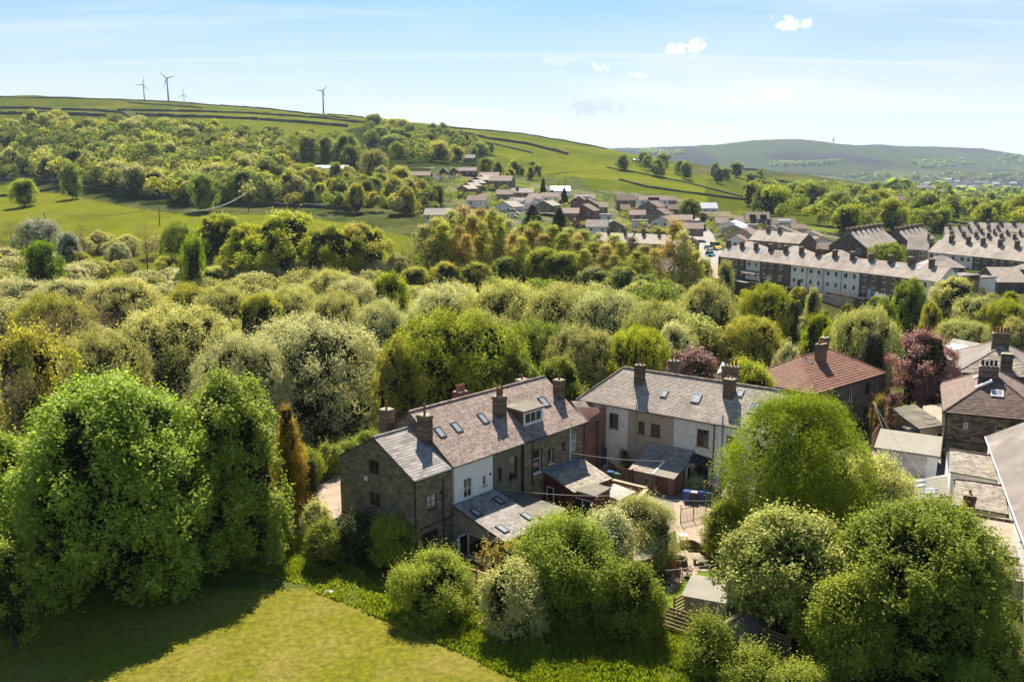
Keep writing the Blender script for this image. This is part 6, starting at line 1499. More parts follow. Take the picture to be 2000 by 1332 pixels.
def crown(name, mat, seed, R, H, shape='dome', n_cl=60, cl_r=.26, leaves=14000, leaf=.3, k=5, sprig=.7, droop=0.0, flat=0.0, inner=.2, aspect=.62, base=0.0, up=.35, lump=.16, core=.10, lobes=.17, shoots=.12):
    rs = np.random.RandomState(seed)
    h = rs.uniform(0.02, 1, n_cl) ** .8; th = rs.uniform(0, 2 * PI, n_cl)
    ph = rs.uniform(0, 2 * PI, 6)
    def lobe(t, hh): return 1 + lobes * (.5 * np.cos(2 * t + ph[0] + 2.2 * hh) + .5 * np.cos(3 * t + ph[1] - 3 * hh) + .35 * np.cos(5 * t + ph[2] + 6 * hh) + .35 * np.cos(7 * hh + ph[3]))
    r = prof(shape, h) * lobe(th, h) * R * (1 - cl_r * .75) * np.where(rs.rand(n_cl) < inner, rs.uniform(.25, .75, n_cl), rs.uniform(.86, 1.0 + lump, n_cl))
    cc = np.stack([r * np.cos(th), r * np.sin(th), base + (h * .93 + .0) * (H - base) * (1 - cl_r * .3) * rs.uniform(.95, 1.03, n_cl)], 1)
    crr = R * cl_r * rs.uniform(.5, 1.45, n_cl)
    if shape in ('cone', 'column'): crr = np.minimum(crr, np.maximum(prof(shape, h) * R * .8, R * .12))
    ctr = np.array([0, 0, base + (H - base) * .42])
    nn = nrm((cc - ctr) / np.array([R, R, (H - base) * .55]))
    tone_c = rs.uniform(0, 1, n_cl)
    ns = leaves // k
    wgt = crr ** 2; ci = rs.choice(n_cl, ns, p=wgt / wgt.sum())
    d = nrm(nn[ci] * .75 + rdir(rs, ns) * .95 + np.array([0, 0, up]))
    b0 = cc[ci] + d * (crr[ci] * rs.uniform(.50, 1.02, ns))[:, None] * np.array([1, 1, 1 - flat])
    sd = nrm(d + rdir(rs, ns) * .5 + np.array([0, 0, .35 - droop]))
    L = sprig * rs.uniform(.4, 1.2, ns)
    sh_ = rs.rand(ns) < shoots; L = np.where(sh_, L * 2.2, L); sd = np.where(sh_[:, None], nrm(sd * .6 + np.array([0, 0, .9 - droop]) + rdir(rs, ns) * .3), sd)
    i = np.tile(np.arange(k), ns); b = np.repeat(b0, k, 0); s_ = np.repeat(sd, k, 0); Lk = np.repeat(L, k)
    p = b + s_ * (Lk * (i + .5) / k)[:, None] + rs.normal(size=(ns * k, 3)) * leaf * .45
    p[:, 2] -= droop * (i / k) ** 2 * Lk * .8
    p[:, 2] = np.maximum(p[:, 2], .05)
    n_ = nrm(np.repeat(d, k, 0) * .55 + rdir(rs, ns * k) * .75 + np.array([0, 0, .8]))
    t_ = nrm(np.cross(n_, nrm(s_ + rdir(rs, ns * k) * .8)))
    u_ = np.cross(n_, t_)
    sz = leaf * rs.uniform(.6, 1.25, ns * k)[:, None]
    A = p + u_ * sz * .5; B = p + t_ * sz * aspect * .5 + n_ * sz * .06; C = p - u_ * sz * .5; D = p - t_ * sz * aspect * .5 + n_ * sz * .06
    V = np.stack([A, B, C, D], 1).reshape(-1, 3)
    nq = 0
    if core:   # opaque filler quads; the crown's inner shade is put into their dark colour
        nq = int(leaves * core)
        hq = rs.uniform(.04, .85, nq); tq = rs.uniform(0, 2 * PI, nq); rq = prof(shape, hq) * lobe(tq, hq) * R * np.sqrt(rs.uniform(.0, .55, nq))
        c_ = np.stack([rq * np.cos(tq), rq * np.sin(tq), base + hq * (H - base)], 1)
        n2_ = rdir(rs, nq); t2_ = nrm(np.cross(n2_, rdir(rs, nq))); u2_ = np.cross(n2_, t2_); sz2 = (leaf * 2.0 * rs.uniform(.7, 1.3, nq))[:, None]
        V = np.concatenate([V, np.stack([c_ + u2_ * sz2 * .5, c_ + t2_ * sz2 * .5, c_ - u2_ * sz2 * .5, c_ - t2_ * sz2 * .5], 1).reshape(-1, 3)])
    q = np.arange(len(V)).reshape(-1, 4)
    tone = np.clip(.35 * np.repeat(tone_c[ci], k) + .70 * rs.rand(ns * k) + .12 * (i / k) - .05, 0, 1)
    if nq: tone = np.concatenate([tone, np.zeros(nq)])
    return fast_mesh(name, V, q, [mat, 'crown_shade'], tone, np.concatenate([np.zeros(len(q) - nq), np.ones(nq)])), cc, crr
def limbs(name, mat, seed, cc, H, r0, n=10, fork=.3, sides=6, lean=0.0, stems=1):
    rs = random.Random(seed); mb = MB()
    order = sorted(range(len(cc)), key=lambda i: rs.random())[:n]
    for st in range(stems):
        a0 = rs.uniform(0, 6.28); off = Vector((math.cos(a0), math.sin(a0), 0)) * (r0 * 2.2 if stems > 1 else 0)
        tp = [Vector((0, 0, -.6)) + off]
        for k in range(1, 6):
            z = H * .8 * k / 5
            tp.append(Vector((off.x * (1 + k * .5) + rs.uniform(-1, 1) * H * .012 * k + lean * k, off.y * (1 + k * .5) + rs.uniform(-1, 1) * H * .012 * k, z)))
        mb.tube([tuple(p) for p in tp], [r0 * (1.25, .95, .75, .55, .32, .1)[k] for k in range(6)], sides)
        for j, i in enumerate(order):
            if j % stems != st: continue
            c = Vector(cc[i]); z0 = max(H * .12, min(H * .62, c.z * .55))
            f = z0 / (H * .8) * 5; ki = min(4, int(f)); s = tp[ki].lerp(tp[ki + 1], f - ki)
            m = s.lerp(c, .5) + Vector((rs.uniform(-1, 1), rs.uniform(-1, 1), rs.uniform(0, 1))) * H * .04
            mb.tube([tuple(s), tuple(m), tuple(c)], [r0 * .42, r0 * .25, r0 * .07], 5)
            for w_ in range(3):
                e = c + Vector((rs.uniform(-1, 1), rs.uniform(-1, 1), rs.uniform(-.2, 1))) * H * .09
                mb.bar(tuple(m.lerp(c, .6)), tuple(e), r0 * .1, r0 * .03, 4)
    me_o = mb.build(name, mat)
    me = me_o.data; bpy.data.objects.remove(me_o); return me
PROTO = {}
def proto(kind, R, H, n, **k):
    PROTO[kind] = []
    for i in range(n):
        me, cc, cr_ = crown('crown', 'leaf_willow', hash_(kind) + i, R, H, **k)
        vz = np.empty(len(me.vertices) * 3, np.float32); me.vertices.foreach_get('co', vz); vz = vz.reshape(-1, 3)
        Ra = float(np.percentile(np.hypot(vz[:, 0], vz[:, 1]), 97)); Ha = float(np.percentile(vz[:, 2], 99.3))
        lm = limbs('trunk', 'bark', hash_(kind) + i, cc, H, k.get('_r', .22) if False else R * .05, n=12 if k.get('leaves', 1) > 6000 else 6)
        PROTO[kind].append((me, lm, Ra, Ha))
def hash_(s): return sum(ord(c) * (i + 3) for i, c in enumerate(s)) % 9973
proto('dome', 5, 10, 4, shape='dome', n_cl=95, cl_r=.20, leaves=19000, leaf=.34, sprig=.7, base=.5, lump=.26)
proto('bigdome', 9, 12, 4, shape='broad', n_cl=330, cl_r=.11, leaves=46000, leaf=.27, sprig=.75, base=.3, lump=.12, core=.08)
proto('oval', 4, 11, 3, shape='oval', n_cl=80, cl_r=.22, leaves=14000, leaf=.34, sprig=.9, base=.8, lump=.35)
proto('oak', 5.5, 11, 3, shape='dome', n_cl=60, cl_r=.24, leaves=15000, leaf=.36, sprig=.6, base=1.6, inner=.15, lump=.3, up=.9)
proto('poplar', 2.6, 14, 4, core=.01, shape='egg', n_cl=70, cl_r=.30, leaves=6000, leaf=.30, sprig=1.2, base=.8, inner=.5, k=4, up=.6)
proto('bare', 4, 9, 3, core=0, shape='vase', n_cl=60, cl_r=.34, leaves=5200, leaf=.42, aspect=.10, sprig=1.2, base=1.8, k=4, inner=.4)
proto('cone', 2.4, 9, 1, shape='cone', n_cl=90, cl_r=.3, leaves=12000, leaf=.28, sprig=.4, base=.2, inner=.1)
proto('column', 1.6, 8, 1, shape='column', n_cl=90, cl_r=.4, leaves=9000, leaf=.22, sprig=.4, base=.1, inner=.1)
proto('far', 5, 10, 5, shape='dome', n_cl=30, cl_r=.30, leaves=3600, leaf=.62, sprig=.9, base=1.2, k=3, lump=.3)
proto('farwide', 5, 9, 3, shape='oval', n_cl=34, cl_r=.30, leaves=3800, leaf=.60, sprig=.9, base=.6, k=3, lump=.3)
KN = {'willow': ('willow_tree', 'leaf_willow'), 'silver': ('willow_tree', 'leaf_silver'), 'sycamore': ('sycamore_tree', 'leaf_sycamore'), 'birch': ('birch_tree', 'leaf_birch'),
      'lime': ('lime_tree', 'leaf_lime'), 'green': ('broadleaf_tree', 'leaf_green'), 'olive': ('broadleaf_tree', 'leaf_olive'), 'gold': ('poplar_tree', 'leaf_gold'), 'pinkish': ('poplar_tree', 'leaf_pinkish'),
      'twig': ('bare_tree', 'leaf_twig'), 'dark': ('conifer_tree', 'leaf_dark'), 'goldconifer': ('golden_conifer', 'leaf_goldconifer'), 'copper': ('copper_tree', 'leaf_copper'), 'blossom': ('hawthorn_tree', 'leaf_blossom'), 'hill': ('broadleaf_tree', 'leaf_hill'), 'whitebeam': ('whitebeam_tree', 'leaf_whitebeam')}
rt = random.Random(99)
NTREE = 0
def set_mat(o, m):
    o.material_slots[0].link = 'OBJECT'; o.material_slots[0].material = M[m]
def put_tree(kind, hue, x, y, z, Rw, Hh, label, group=None, name=None, cat='tree', trunk='bark'):
    """a tree made from a shared crown and trunk, scaled to its own width and height"""
    global NTREE; NTREE += 1
    me, lm, R, H = rt.choice(PROTO[kind])
    nm, lf = KN[hue]
    rz = rt.uniform(0, 6.28)
    if kind in ('far', 'farwide'):
        o = bpy.data.objects.new(name or nm, me); COL.objects.link(o); tag(o, label, cat, group); r = o
        o.location = (x, y, z); o.rotation_euler = (0, 0, rz); o.scale = (Rw / R, Rw / R, Hh / H); set_mat(o, lf); return o
    r = thing(name or nm, label, cat, (x, y, z), group)
    r.rotation_euler = (0, 0, rz); r.scale = (Rw / R, Rw / R * rt.uniform(.9, 1.1), Hh / H)
    c = bpy.data.objects.new('crown', me); COL.objects.link(c); c.parent = r; set_mat(c, lf)
    t = bpy.data.objects.new('trunk', lm); COL.objects.link(t); t.parent = r
    if trunk != 'bark': t.material_slots[0].link = 'OBJECT'; t.material_slots[0].material = M[trunk]
    return r
def T(kind, hue, px, ptop, t, wpx, label, group=None, **k):
    P = att(px, ptop, t); g = gz(P[0], P[1])
    Hh = P[2] - g
    if Hh < 2.0 or Hh > 26: print('TREE height', round(Hh, 1), label, px, ptop, t); Hh = min(26, max(2.0, Hh))
    Rw = wpx * t / FOC / 2
    if kind == 'dome' and Rw > 5.2: kind = 'bigdome'
    return put_tree(kind, hue, P[0], P[1], g, Rw, Hh, label, group, **k)
# near trees and shrubs, each with its own leaves
def NT(name, hue, px, ptop, t, wpx, label, seed, shape='dome', leaves=45000, leaf=.2, n_cl=120, cl_r=.2, cat='tree', base=1.0, r0=.2, nl=22, stems=1, trunk='bark', zb=None, k=6, Hmul=1.0, **kw):
    global NTREE; NTREE += 1
    P = att(px, ptop, t); g = G0 if zb is None else zb
    Hh = (P[2] - g) * Hmul; R = wpx * t / FOC / 2
    me, cc, crr = crown('crown', KN[hue][1] if hue in KN else hue, seed, R * .95, Hh * 1.02, shape=shape, n_cl=n_cl, cl_r=cl_r, leaves=leaves, leaf=leaf, base=base, k=k, **kw)
    vz = np.empty(len(me.vertices) * 3, np.float32); me.vertices.foreach_get('co', vz); vz = vz.reshape(-1, 3)
    kr = R / float(np.percentile(np.hypot(vz[:, 0], vz[:, 1]), 96)); kz = Hh / float(np.percentile(vz[:, 2], 99.6))
    r = thing(name, label, cat, (P[0], P[1], g)); r.scale = (kr, kr, kz); o = bpy.data.objects.new('crown' if cat == 'tree' else 'foliage', me); COL.objects.link(o); o.parent = r
    lm = limbs('trunk' if cat == 'tree' else 'stem', trunk, seed, cc, Hh, r0, n=nl, stems=stems)
    t_ = bpy.data.objects.new('trunk' if cat == 'tree' else 'stem', lm); COL.objects.link(t_); t_.parent = r
    
    return r
NT('sycamore_tree', 'sycamore', 205, 742, 66, 410, 'huge bright green sycamore filling the lower left, its shadow on the mown field', 11, leaves=105000, leaf=.28, n_cl=380, cl_r=.15, base=.2, r0=.32, nl=30, sprig=.6, lump=.16, inner=.3, shape='broad', lobes=.12, shoots=.2)
NT('sycamore_tree', 'sycamore', 440, 735, 71, 245, 'tall sycamore right of the huge one, touching the golden conifer', 12, leaves=62000, leaf=.28, n_cl=230, cl_r=.2, base=.2, r0=.26, nl=22, sprig=.6, shape='broad', lump=.2, inner=.3, shoots=.2)
NT('sycamore_tree', 'sycamore', -20, 850, 68, 170, 'bright sycamore cut by the left edge behind the huge one', 13, leaves=30000, leaf=.27, n_cl=120, cl_r=.22, base=.1)
NT('sycamore_sapling', 'sycamore', 5, 1055, 58, 110, 'small bright sapling at the left edge in the field corner shade', 14, leaves=6000, leaf=.24, n_cl=30, cl_r=.3, base=.8, cat='shrub')
NT('golden_conifer', 'goldconifer', 558, 797, 77, 84, 'orange-gold conifer between the sycamore and the stone house', 15, shape='cone', leaves=26000, leaf=.17, n_cl=150, cl_r=.28, base=.2, aspect=.4, r0=.14)
NT('golden_conifer', 'goldconifer', 585, 868, 80, 50, 'lower golden conifer just right of the tall gold one', 16, shape='cone', leaves=12000, leaf=.17, n_cl=80, cl_r=.3, base=.2, aspect=.4, r0=.12)
NT('cypress_tree', 'dark', 607, 896, 79, 34, 'slim dark green cypress before the lane by the stone house', 17, shape='column', leaves=12000, leaf=.15, n_cl=90, cl_r=.45, base=.1, aspect=.4, r0=.1)
NT('shrub', 'green', 632, 1012, 71, 80, 'bright leafy shrub at the corner of the stone gable', 18, leaves=14000, leaf=.18, n_cl=60, cl_r=.28, base=.1, cat='shrub', r0=.08)
NT('shrub', 'willow', 615, 975, 75, 60, 'pale grey-green shrub at the end of the lane', 19, leaves=9000, leaf=.18, n_cl=40, cl_r=.3, base=.1, cat='shrub', r0=.08)
NT('shrub', 'dark', 692, 998, 72, 100, 'dark evergreen shrub against the stone gable, left one', 20, leaves=16000, leaf=.2, n_cl=60, cl_r=.28, base=.1, cat='shrub', r0=.08)
NT('shrub', 'green', 765, 1005, 70.5, 105, 'dark green shrub against the stone gable, right one', 21, leaves=17000, leaf=.18, n_cl=60, cl_r=.28, base=.1, cat='shrub', r0=.08)
NT('shrub', 'lime', 545, 1030, 74, 70, 'yellow-green undergrowth bush under the sycamore edge', 22, leaves=7000, leaf=.2, n_cl=40, cl_r=.3, base=.0, cat='shrub', r0=.06)
NT('round_bush', 'green', 850, 1076, 63.5, 172, 'round green bush at the field edge before the lean-to', 23, leaves=36000, leaf=.15, n_cl=120, cl_r=.2, base=.0, cat='bush', r0=.1)
NT('broadleaf_tree', 'green', 1100, 1012, 63, 250, 'wide bushy green tree in front of the lean-to roofs', 24, leaves=70000, leaf=.2, n_cl=170, cl_r=.2, base=.2, r0=.16, stems=3, sprig=.8, lump=.3, shape='broad', shoots=.3, lobes=.25)
NT('broadleaf_tree', 'willow', 1000, 1095, 60, 130, 'pale fluffy bush-like tree left of the wide green one', 25, leaves=26000, leaf=.17, n_cl=80, cl_r=.25, base=.1, r0=.1, sprig=.7)
NT('broadleaf_tree', 'green', 1238, 1098, 60, 128, 'smaller green tree right of the wide one, before the garden lawn', 26, leaves=28000, leaf=.19, n_cl=80, cl_r=.25, base=.1, r0=.12, stems=2, sprig=.8, lump=.25)
NT('hazel_shrub', 'silver', 1185, 985, 67, 120, 'cream and brown variegated shrub beside the pampas mound', 27, leaves=15000, leaf=.17, n_cl=60, cl_r=.28, base=.4, cat='shrub', r0=.08, sprig=.8)
NT('broom_bush', 'willow', 1255, 966, 71, 158, 'big rounded grey-green mound bush before the maroon lean-to', 28, leaves=36000, leaf=.20, aspect=.22, n_cl=110, cl_r=.22, base=.0, cat='bush', r0=.1, sprig=.9, droop=.7)
NT('sumac_shrub', 'gold', 980, 1040, 63.5, 95, 'sparse yellow-leaved sapling in front of the lean-to eave', 29, leaves=1500, leaf=.24, n_cl=22, cl_r=.3, base=.6, cat='shrub', r0=.05, shape='vase', nl=16, aspect=.5)
NT('broadleaf_tree', 'green', 1418, 978, 72, 100, 'dense round dark green tree by the iron gate', 30, leaves=32000, leaf=.16, n_cl=110, cl_r=.22, base=.1, r0=.12, shape='oval')
NT('birch_tree', 'birch', 1566, 768, 71, 285, 'large birch with hanging fresh green foliage before the second terrace', 31, leaves=110000, core=.015, leaf=.19, n_cl=240, cl_r=.20, base=1.4, r0=.2, stems=3, nl=46, sprig=1.1, droop=.75, shape='oval', aspect=.5, lump=.25, inner=.3, lobes=.10, trunk='pale_bark')
NT('willow_tree', 'willow', 1705, 890, 74, 190, 'pale grey-green tree between the birch and the conservatory', 32, leaves=42000, leaf=.18, n_cl=120, cl_r=.22, base=.8, r0=.16)
NT('whitebeam_tree', 'whitebeam', 1540, 1000, 60, 280, 'white-leaved glossy tree with several stems left of the big dark green one', 33, leaves=52000, leaf=.26, n_cl=150, cl_r=.2, base=1.6, r0=.13, stems=5, nl=40, sprig=.7, shape='vase', lump=.3, inner=.35, shoots=.3, lobes=.25, core=.03)
NT('broadleaf_tree', 'green', 1826, 985, 57, 335, 'big dense green tree filling the lower right corner', 34, leaves=95000, leaf=.21, n_cl=260, cl_r=.16, base=.2, r0=.28, nl=40, lump=.2, shoots=.22, lobes=.2)
NT('broadleaf_tree', 'green', 1655, 1125, 55, 165, 'bushy green tree in front between the two big right-hand trees', 35, leaves=34000, leaf=.2, n_cl=90, cl_r=.23, base=.1, r0=.14, lump=.2)
for i, (px_, pt_, t_, w_, hu, lb) in enumerate(((1385, 1195, 56, 110, 'green', 'leafy hedge bush in front of the grey shed gable'), (1480, 1262, 53.5, 130, 'green', 'dark low bush at the bottom edge below the whitebeam'), (1570, 1290, 53, 130, 'green', 'shaded bush at the bottom edge left of the corner tree'),
        (1960, 1210, 53, 130, 'green', 'bush at the bottom right corner'), (1905, 1290, 52, 120, 'green', 'low bush at the bottom right edge under the big tree'))):
    NT('bush', hu if hu in KN else 'leaf_grass', px_, pt_, t_, w_, lb, 40 + i, leaves=14000, leaf=.19, n_cl=60, cl_r=.26, base=.0, lobes=.35, shoots=.35, sprig=.9, lump=.4, cat='bush', r0=.07)
NT('variegated_bush', 'silver', 1359, 925, 88, 44, 'small pale variegated round bush beside the wheelie bins', 50, leaves=6000, leaf=.12, n_cl=40, cl_r=.3, base=.0, cat='bush', zb=ZB, r0=.06)
NT('dwarf_conifer', 'lime', 1358, 906, 89, 18, 'tiny yellow-green pointed conifer behind the variegated bush', 51, shape='cone', leaves=3500, leaf=.1, n_cl=30, cl_r=.4, base=.0, cat='shrub', zb=ZB, r0=.05)
NT('shrub', 'lime', 1208, 902, 93, 30, 'small yellow-green shrub in the planter by the brick wing', 52, leaves=3500, leaf=.13, n_cl=26, cl_r=.35, base=.0, cat='shrub', zb=ZB, r0=.05)
NT('shrub', 'copper', 1222, 872, 94, 30, 'dark red climber against the tan house wall', 53, leaves=3500, leaf=.13, n_cl=26, cl_r=.35, base=.0, cat='shrub', zb=ZB, r0=.05)
NT('copper_maple', 'copper', 1352, 680, 108, 125, 'wine-red maple behind the ridge of the second terrace', 54, leaves=26000, leaf=.22, n_cl=80, cl_r=.24, base=1.5, zb=ZB, aspect=.5)
NT('maple_tree', 'lime', 1462, 702, 103, 135, 'yellow-green tree between the second terrace ridge and the red roof', 55, leaves=24000, leaf=.22, n_cl=70, cl_r=.25, base=1.5, zb=ZB, flat=.3)
NT('copper_beech', 'copper', 1812, 646, 112, 140, 'spiky pink-brown copper tree behind the dark stone house', 56, leaves=28000, leaf=.24, n_cl=80, cl_r=.22, base=2.2, zb=-1.5, flat=.5, lump=.4, r0=.22)
NT('yew_tree', 'dark', 1709, 651, 118, 66, 'tall blackish yew beside the red tiled roof', 57, shape='column', leaves=24000, leaf=.2, n_cl=120, cl_r=.35, base=.0, zb=-2, aspect=.4)
NT('shrub', 'copper', 1745, 762, 104, 30, 'little rust-red shrub on the garden lawn below the yew', 58, leaves=2500, leaf=.14, n_cl=20, cl_r=.35, base=.0, cat='shrub', zb=ZB, r0=.05)
NT('hedge', 'goldconifer', 1722, 768, 106, 40, 'low yellow hedge beside the rust-red shrub', 59, leaves=3500, leaf=.15, n_cl=26, cl_r=.35, base=.0, cat='hedge', zb=ZB, r0=.05)
# clipped hedge along the lane behind the stone house
for i, (px_, pt_, t_) in enumerate(((600, 872, 90), (640, 862, 93), (680, 858, 96), (720, 838, 100), (752, 822, 104))):
    NT('hedge', 'green', px_, pt_, t_, 62, ['first', 'second', 'third', 'fourth', 'last'][i] + ' length of the tall hedge along the lane, counted from the cypress', 60 + i, leaves=9000, leaf=.2, n_cl=50, cl_r=.3, base=.0, cat='hedge', r0=.08, shape='column')
# the willow wood behind the nearer terrace and other valley trees
W = [
 ('dome', 'silver', 600, 622, 112, 310, 'whitish willow mass directly behind the golden conifer'),
 ('dome', 'silver', 470, 655, 104, 200, 'pale willow rising behind the tall sycamore'),
 ('dome', 'lime', 880, 610, 113, 290, 'round yellow-green tree right behind the nearer terrace chimneys'),
 ('dome', 'olive', 775, 660, 108, 120, 'olive twiggy tree between the whitish willow and the yellow-green one'),
 ('dome', 'willow', 330, 598, 128, 270, 'broad pale willow above the huge sycamore'),
 ('dome', 'willow', 180, 650, 112, 190, 'pale willow left above the huge sycamore'),
 ('oval', 'olive', 45, 640, 96, 170, 'bronze twiggy tree at the left edge above the sycamore'),
 ('bare', 'twig', 20, 720, 88, 120, 'brown bare-branched tree at the left edge'),
 ('dome', 'silver', 875, 556, 165, 200, 'whitish willow at the left end of the long pale willow group'),
 ('dome', 'willow', 985, 550, 160, 200, 'tallest pale willow of the long group behind the terraces'),
 ('dome', 'willow', 1095, 558, 152, 190, 'pale willow in the middle of the long group behind the terraces'),
 ('dome', 'silver', 1190, 568, 144, 180, 'whitish willow in the right half of the long group'),
 ('dome', 'willow', 1280, 590, 136, 160, 'right end willow of the long group beside the dark round one'),
 ('dome', 'willow', 940, 610, 142, 160, 'green-grey willow low in the long group, above the ridge chimneys'),
 ('dome', 'green', 1040, 628, 130, 170, 'green willow low in the middle of the long group'),
 ('dome', 'willow', 1140, 640, 126, 170, 'grey-green willow low in front, above the second terrace hip'),
 ('dome', 'lime', 1245, 640, 125, 150, 'lime-green willow behind the second terrace ridge'),
 ('dome', 'silver', 1320, 632, 130, 110, 'whitish willow beside the wine-red maple'),
 ('dome', 'green', 1000, 690, 112, 150, 'dark tree close behind the far end of the nearer terrace'),
 ('dome', 'green', 1090, 700, 112, 120, 'dark tree in the gap between the two terraces'),
 ('dome', 'willow', 1385, 546, 172, 135, 'dark-sided round willow standing alone right of the long group'),
 ('dome', 'lime', 1500, 556, 174, 125, 'yellow-green tree left of the ivy column'),
 ('dome', 'olive', 1470, 620, 162, 130, 'lower olive bushy tree beside the round willow'),
 ('column', 'dark', 1549, 592, 172, 34, 'dark ivy-clad column tree at the edge of the grassy bank'),
 ('dome', 'silver', 1540, 672, 128, 84, 'small whitish willow above the left hip of the red roof'),
 ('dome', 'willow', 1695, 602, 140, 150, 'big round pale willow behind the red tiled roof'),
 ('dome', 'green', 1733, 583, 168, 50, 'small green tree just behind the big round pale willow'),
 ('dome', 'green', 1779, 545, 180, 80, 'dark round tree below the long terrace'),
 ('dome', 'willow', 1868, 543, 180, 96, 'pale willow right of the dark round tree below the long terrace'),
 ('dome', 'olive', 1820, 590, 172, 60, 'small olive bush at the foot of the pale willow'),
 ('oval', 'willow', 1912, 580, 166, 100, 'upright grey-green tree right of the grassy bank'),
 ('dome', 'willow', 1885, 625, 155, 120, 'bushy grey-green tree above the workshop roof'),
 ('dome', 'lime', 1968, 585, 160, 130, 'yellow-green tree at the right edge below the mill'),
 ('dome', 'willow', 1990, 622, 146, 80, 'pale willow at the right edge above the tall chimney'),
 ('bare', 'twig', 1905, 545, 190, 60, 'brown bare tree before the low mill buildings'),
 ('bare', 'twig', 1650, 560, 195, 50, 'brown bare tree in front of the retaining wall'),
 ('oval', 'willow', 1590, 562, 196, 40, 'small ivy-tangled tree against the retaining wall'),
 ('dome', 'lime', 1600, 615, 165, 70, 'bright bush on the grassy bank left of the big round willow'),
 ('dome', 'lime', 1620, 640, 155, 50, 'yellow bush low on the grassy bank'),
 ('oval', 'willow', 1418, 510, 215, 44, 'pale slim birch in front of the long terrace left end'),
 ('dome', 'green', 1735, 474, 248, 76, 'round green tree between the long terrace and the chimney terrace'),
 ('dome', 'green', 1348, 388, 392, 46, 'round tree above the road by the stepped houses'),
 ('dome', 'willow', 645, 527, 186, 120, 'arched pale willow below the big oaks, middle of the valley'),
 ('dome', 'silver', 690, 545, 180, 130, 'whitish willow right of the arched one'),
 ('dome', 'lime', 760, 535, 178, 90, 'bright yellow-green bushy tree in mid valley'),
 ('dome', 'willow', 655, 572, 152, 150, 'grey-green willow in the centre left of the valley'),
 ('dome', 'silver', 745, 588, 146, 130, 'whitish willow above the olive twiggy tree'),
 ('dome', 'willow', 560, 560, 160, 150, 'pale willow left of the centre of the valley'),
 ('dome', 'olive', 505, 575, 150, 110, 'yellow-brown willow in the pale willow wood'),
 ('dome', 'willow', 430, 560, 168, 130, 'pale willow above the broad one, left'),
 ('dome', 'twig' if False else 'olive', 370, 556, 172, 120, 'brownish budding tree among pale willows'),
 ('dome', 'willow', 235, 545, 180, 160, 'pale willow in the left middle of the wood'),
 ('dome', 'silver', 130, 545, 186, 140, 'whitish low willow in the left middle'),
 ('dome', 'silver', 30, 545, 190, 140, 'whitish willow at the left edge, mid distance'),
 ('dome', 'olive', 95, 575, 150, 170, 'brown twiggy tree left in the wood'),
 ('bare', 'twig', 150, 590, 145, 150, 'large brown bare tree in the left of the wood'),
 ('bare', 'twig', 60, 620, 128, 130, 'brown bare tree left above the bronze one'),
 ('oak', 'lime', 555, 415, 236, 190, 'largest rounded oak at the edge of the green field'),
 ('oak', 'lime', 640, 442, 224, 130, 'second rounded oak, just right of the largest'),
 ('oak', 'olive', 705, 438, 232, 120, 'brownish oak at the right end of the oak row'),
 ('oak', 'lime', 425, 420, 252, 120, 'pale yellow oak left of the largest oak'),
 ('dome', 'green', 345, 432, 258, 80, 'dark green tree at the left end of the oak row'),
 ('oak', 'lime', 480, 440, 238, 110, 'oak filling the gap left of the largest oak'),
 ('oval', 'birch', 76, 472, 214, 82, 'bright green weeping willow at the left among pale scrub'),
 ('oval', 'birch', 372, 462, 212, 60, 'yellow-green upright tree below the oak row'),
 ('dome', 'blossom', 75, 428, 268, 100, 'white-blossomed hawthorn at the left below the field'),
 ('dome', 'blossom', 130, 455, 255, 60, 'smaller white-blossomed hawthorn right of the first'),
 ('bare', 'twig', 158, 428, 262, 64, 'grey bare tree standing before the field, left one'),
 ('bare', 'twig', 282, 434, 258, 72, 'dark branching bare tree standing before the field, right one'),
 ('bare', 'twig', 20, 430, 262, 60, 'brown bare tree at the left edge before the field'),
 ('oval', 'green', 395, 340, 400, 60, 'rounded dark green tree at the wood edge above the field pole'),
 ('oval', 'lime', 43, 350, 430, 55, 'lone yellow-green tree in the upper left field'),
 ('oval', 'green', 135, 320, 455, 42, 'pale tree at the left wood edge by the stone wall'),
 ('oval', 'green', 600, 264, 560, 52, 'leftmost of the three dark rounded trees above the barn'),
 ('oval', 'green', 635, 266, 565, 40, 'middle of the three dark rounded trees above the barn'),
 ('oval', 'green', 675, 262, 560, 60, 'rightmost of the three dark rounded trees above the barn'),
 ('dome', 'willow', 730, 293, 500, 58, 'pale round-headed tree right of the metal barn'),
 ('dome', 'green', 728, 224, 880, 40, 'dark round tree on the skyline right of the fourth turbine'),
 ('dome', 'olive', 775, 232, 860, 70, 'brown wooded clump on the skyline beside the dark round tree'),
 ('cone', 'dark', 1040, 402, 302, 44, 'black conifer left of the village street, in front'),
 ('cone', 'dark', 1092, 408, 300, 40, 'black conifer right of the village street, in front'),
 ('cone', 'dark', 1061, 350, 425, 14, 'slim dark conifer at the head of the village'),
 ('cone', 'dark', 1102, 367, 410, 16, 'small dark conifer beside the white-roofed bungalow'),
 ('cone', 'dark', 803, 358, 400, 26, 'dark conifer left in the village trees'),
 ('cone', 'dark', 792, 338, 430, 18, 'dark fir behind the left village trees'),
 ('cone', 'dark', 940, 316, 560, 20, 'dark conifer at the right end of the bungalow row'),
 ('dome', 'copper', 1010, 365, 432, 12, 'small red-leaved tree by the village outbuilding'),
 ('dome', 'copper', 1078, 370, 424, 12, 'small crimson tree before the white-roofed bungalow'),
]
for q in W: T(*q)
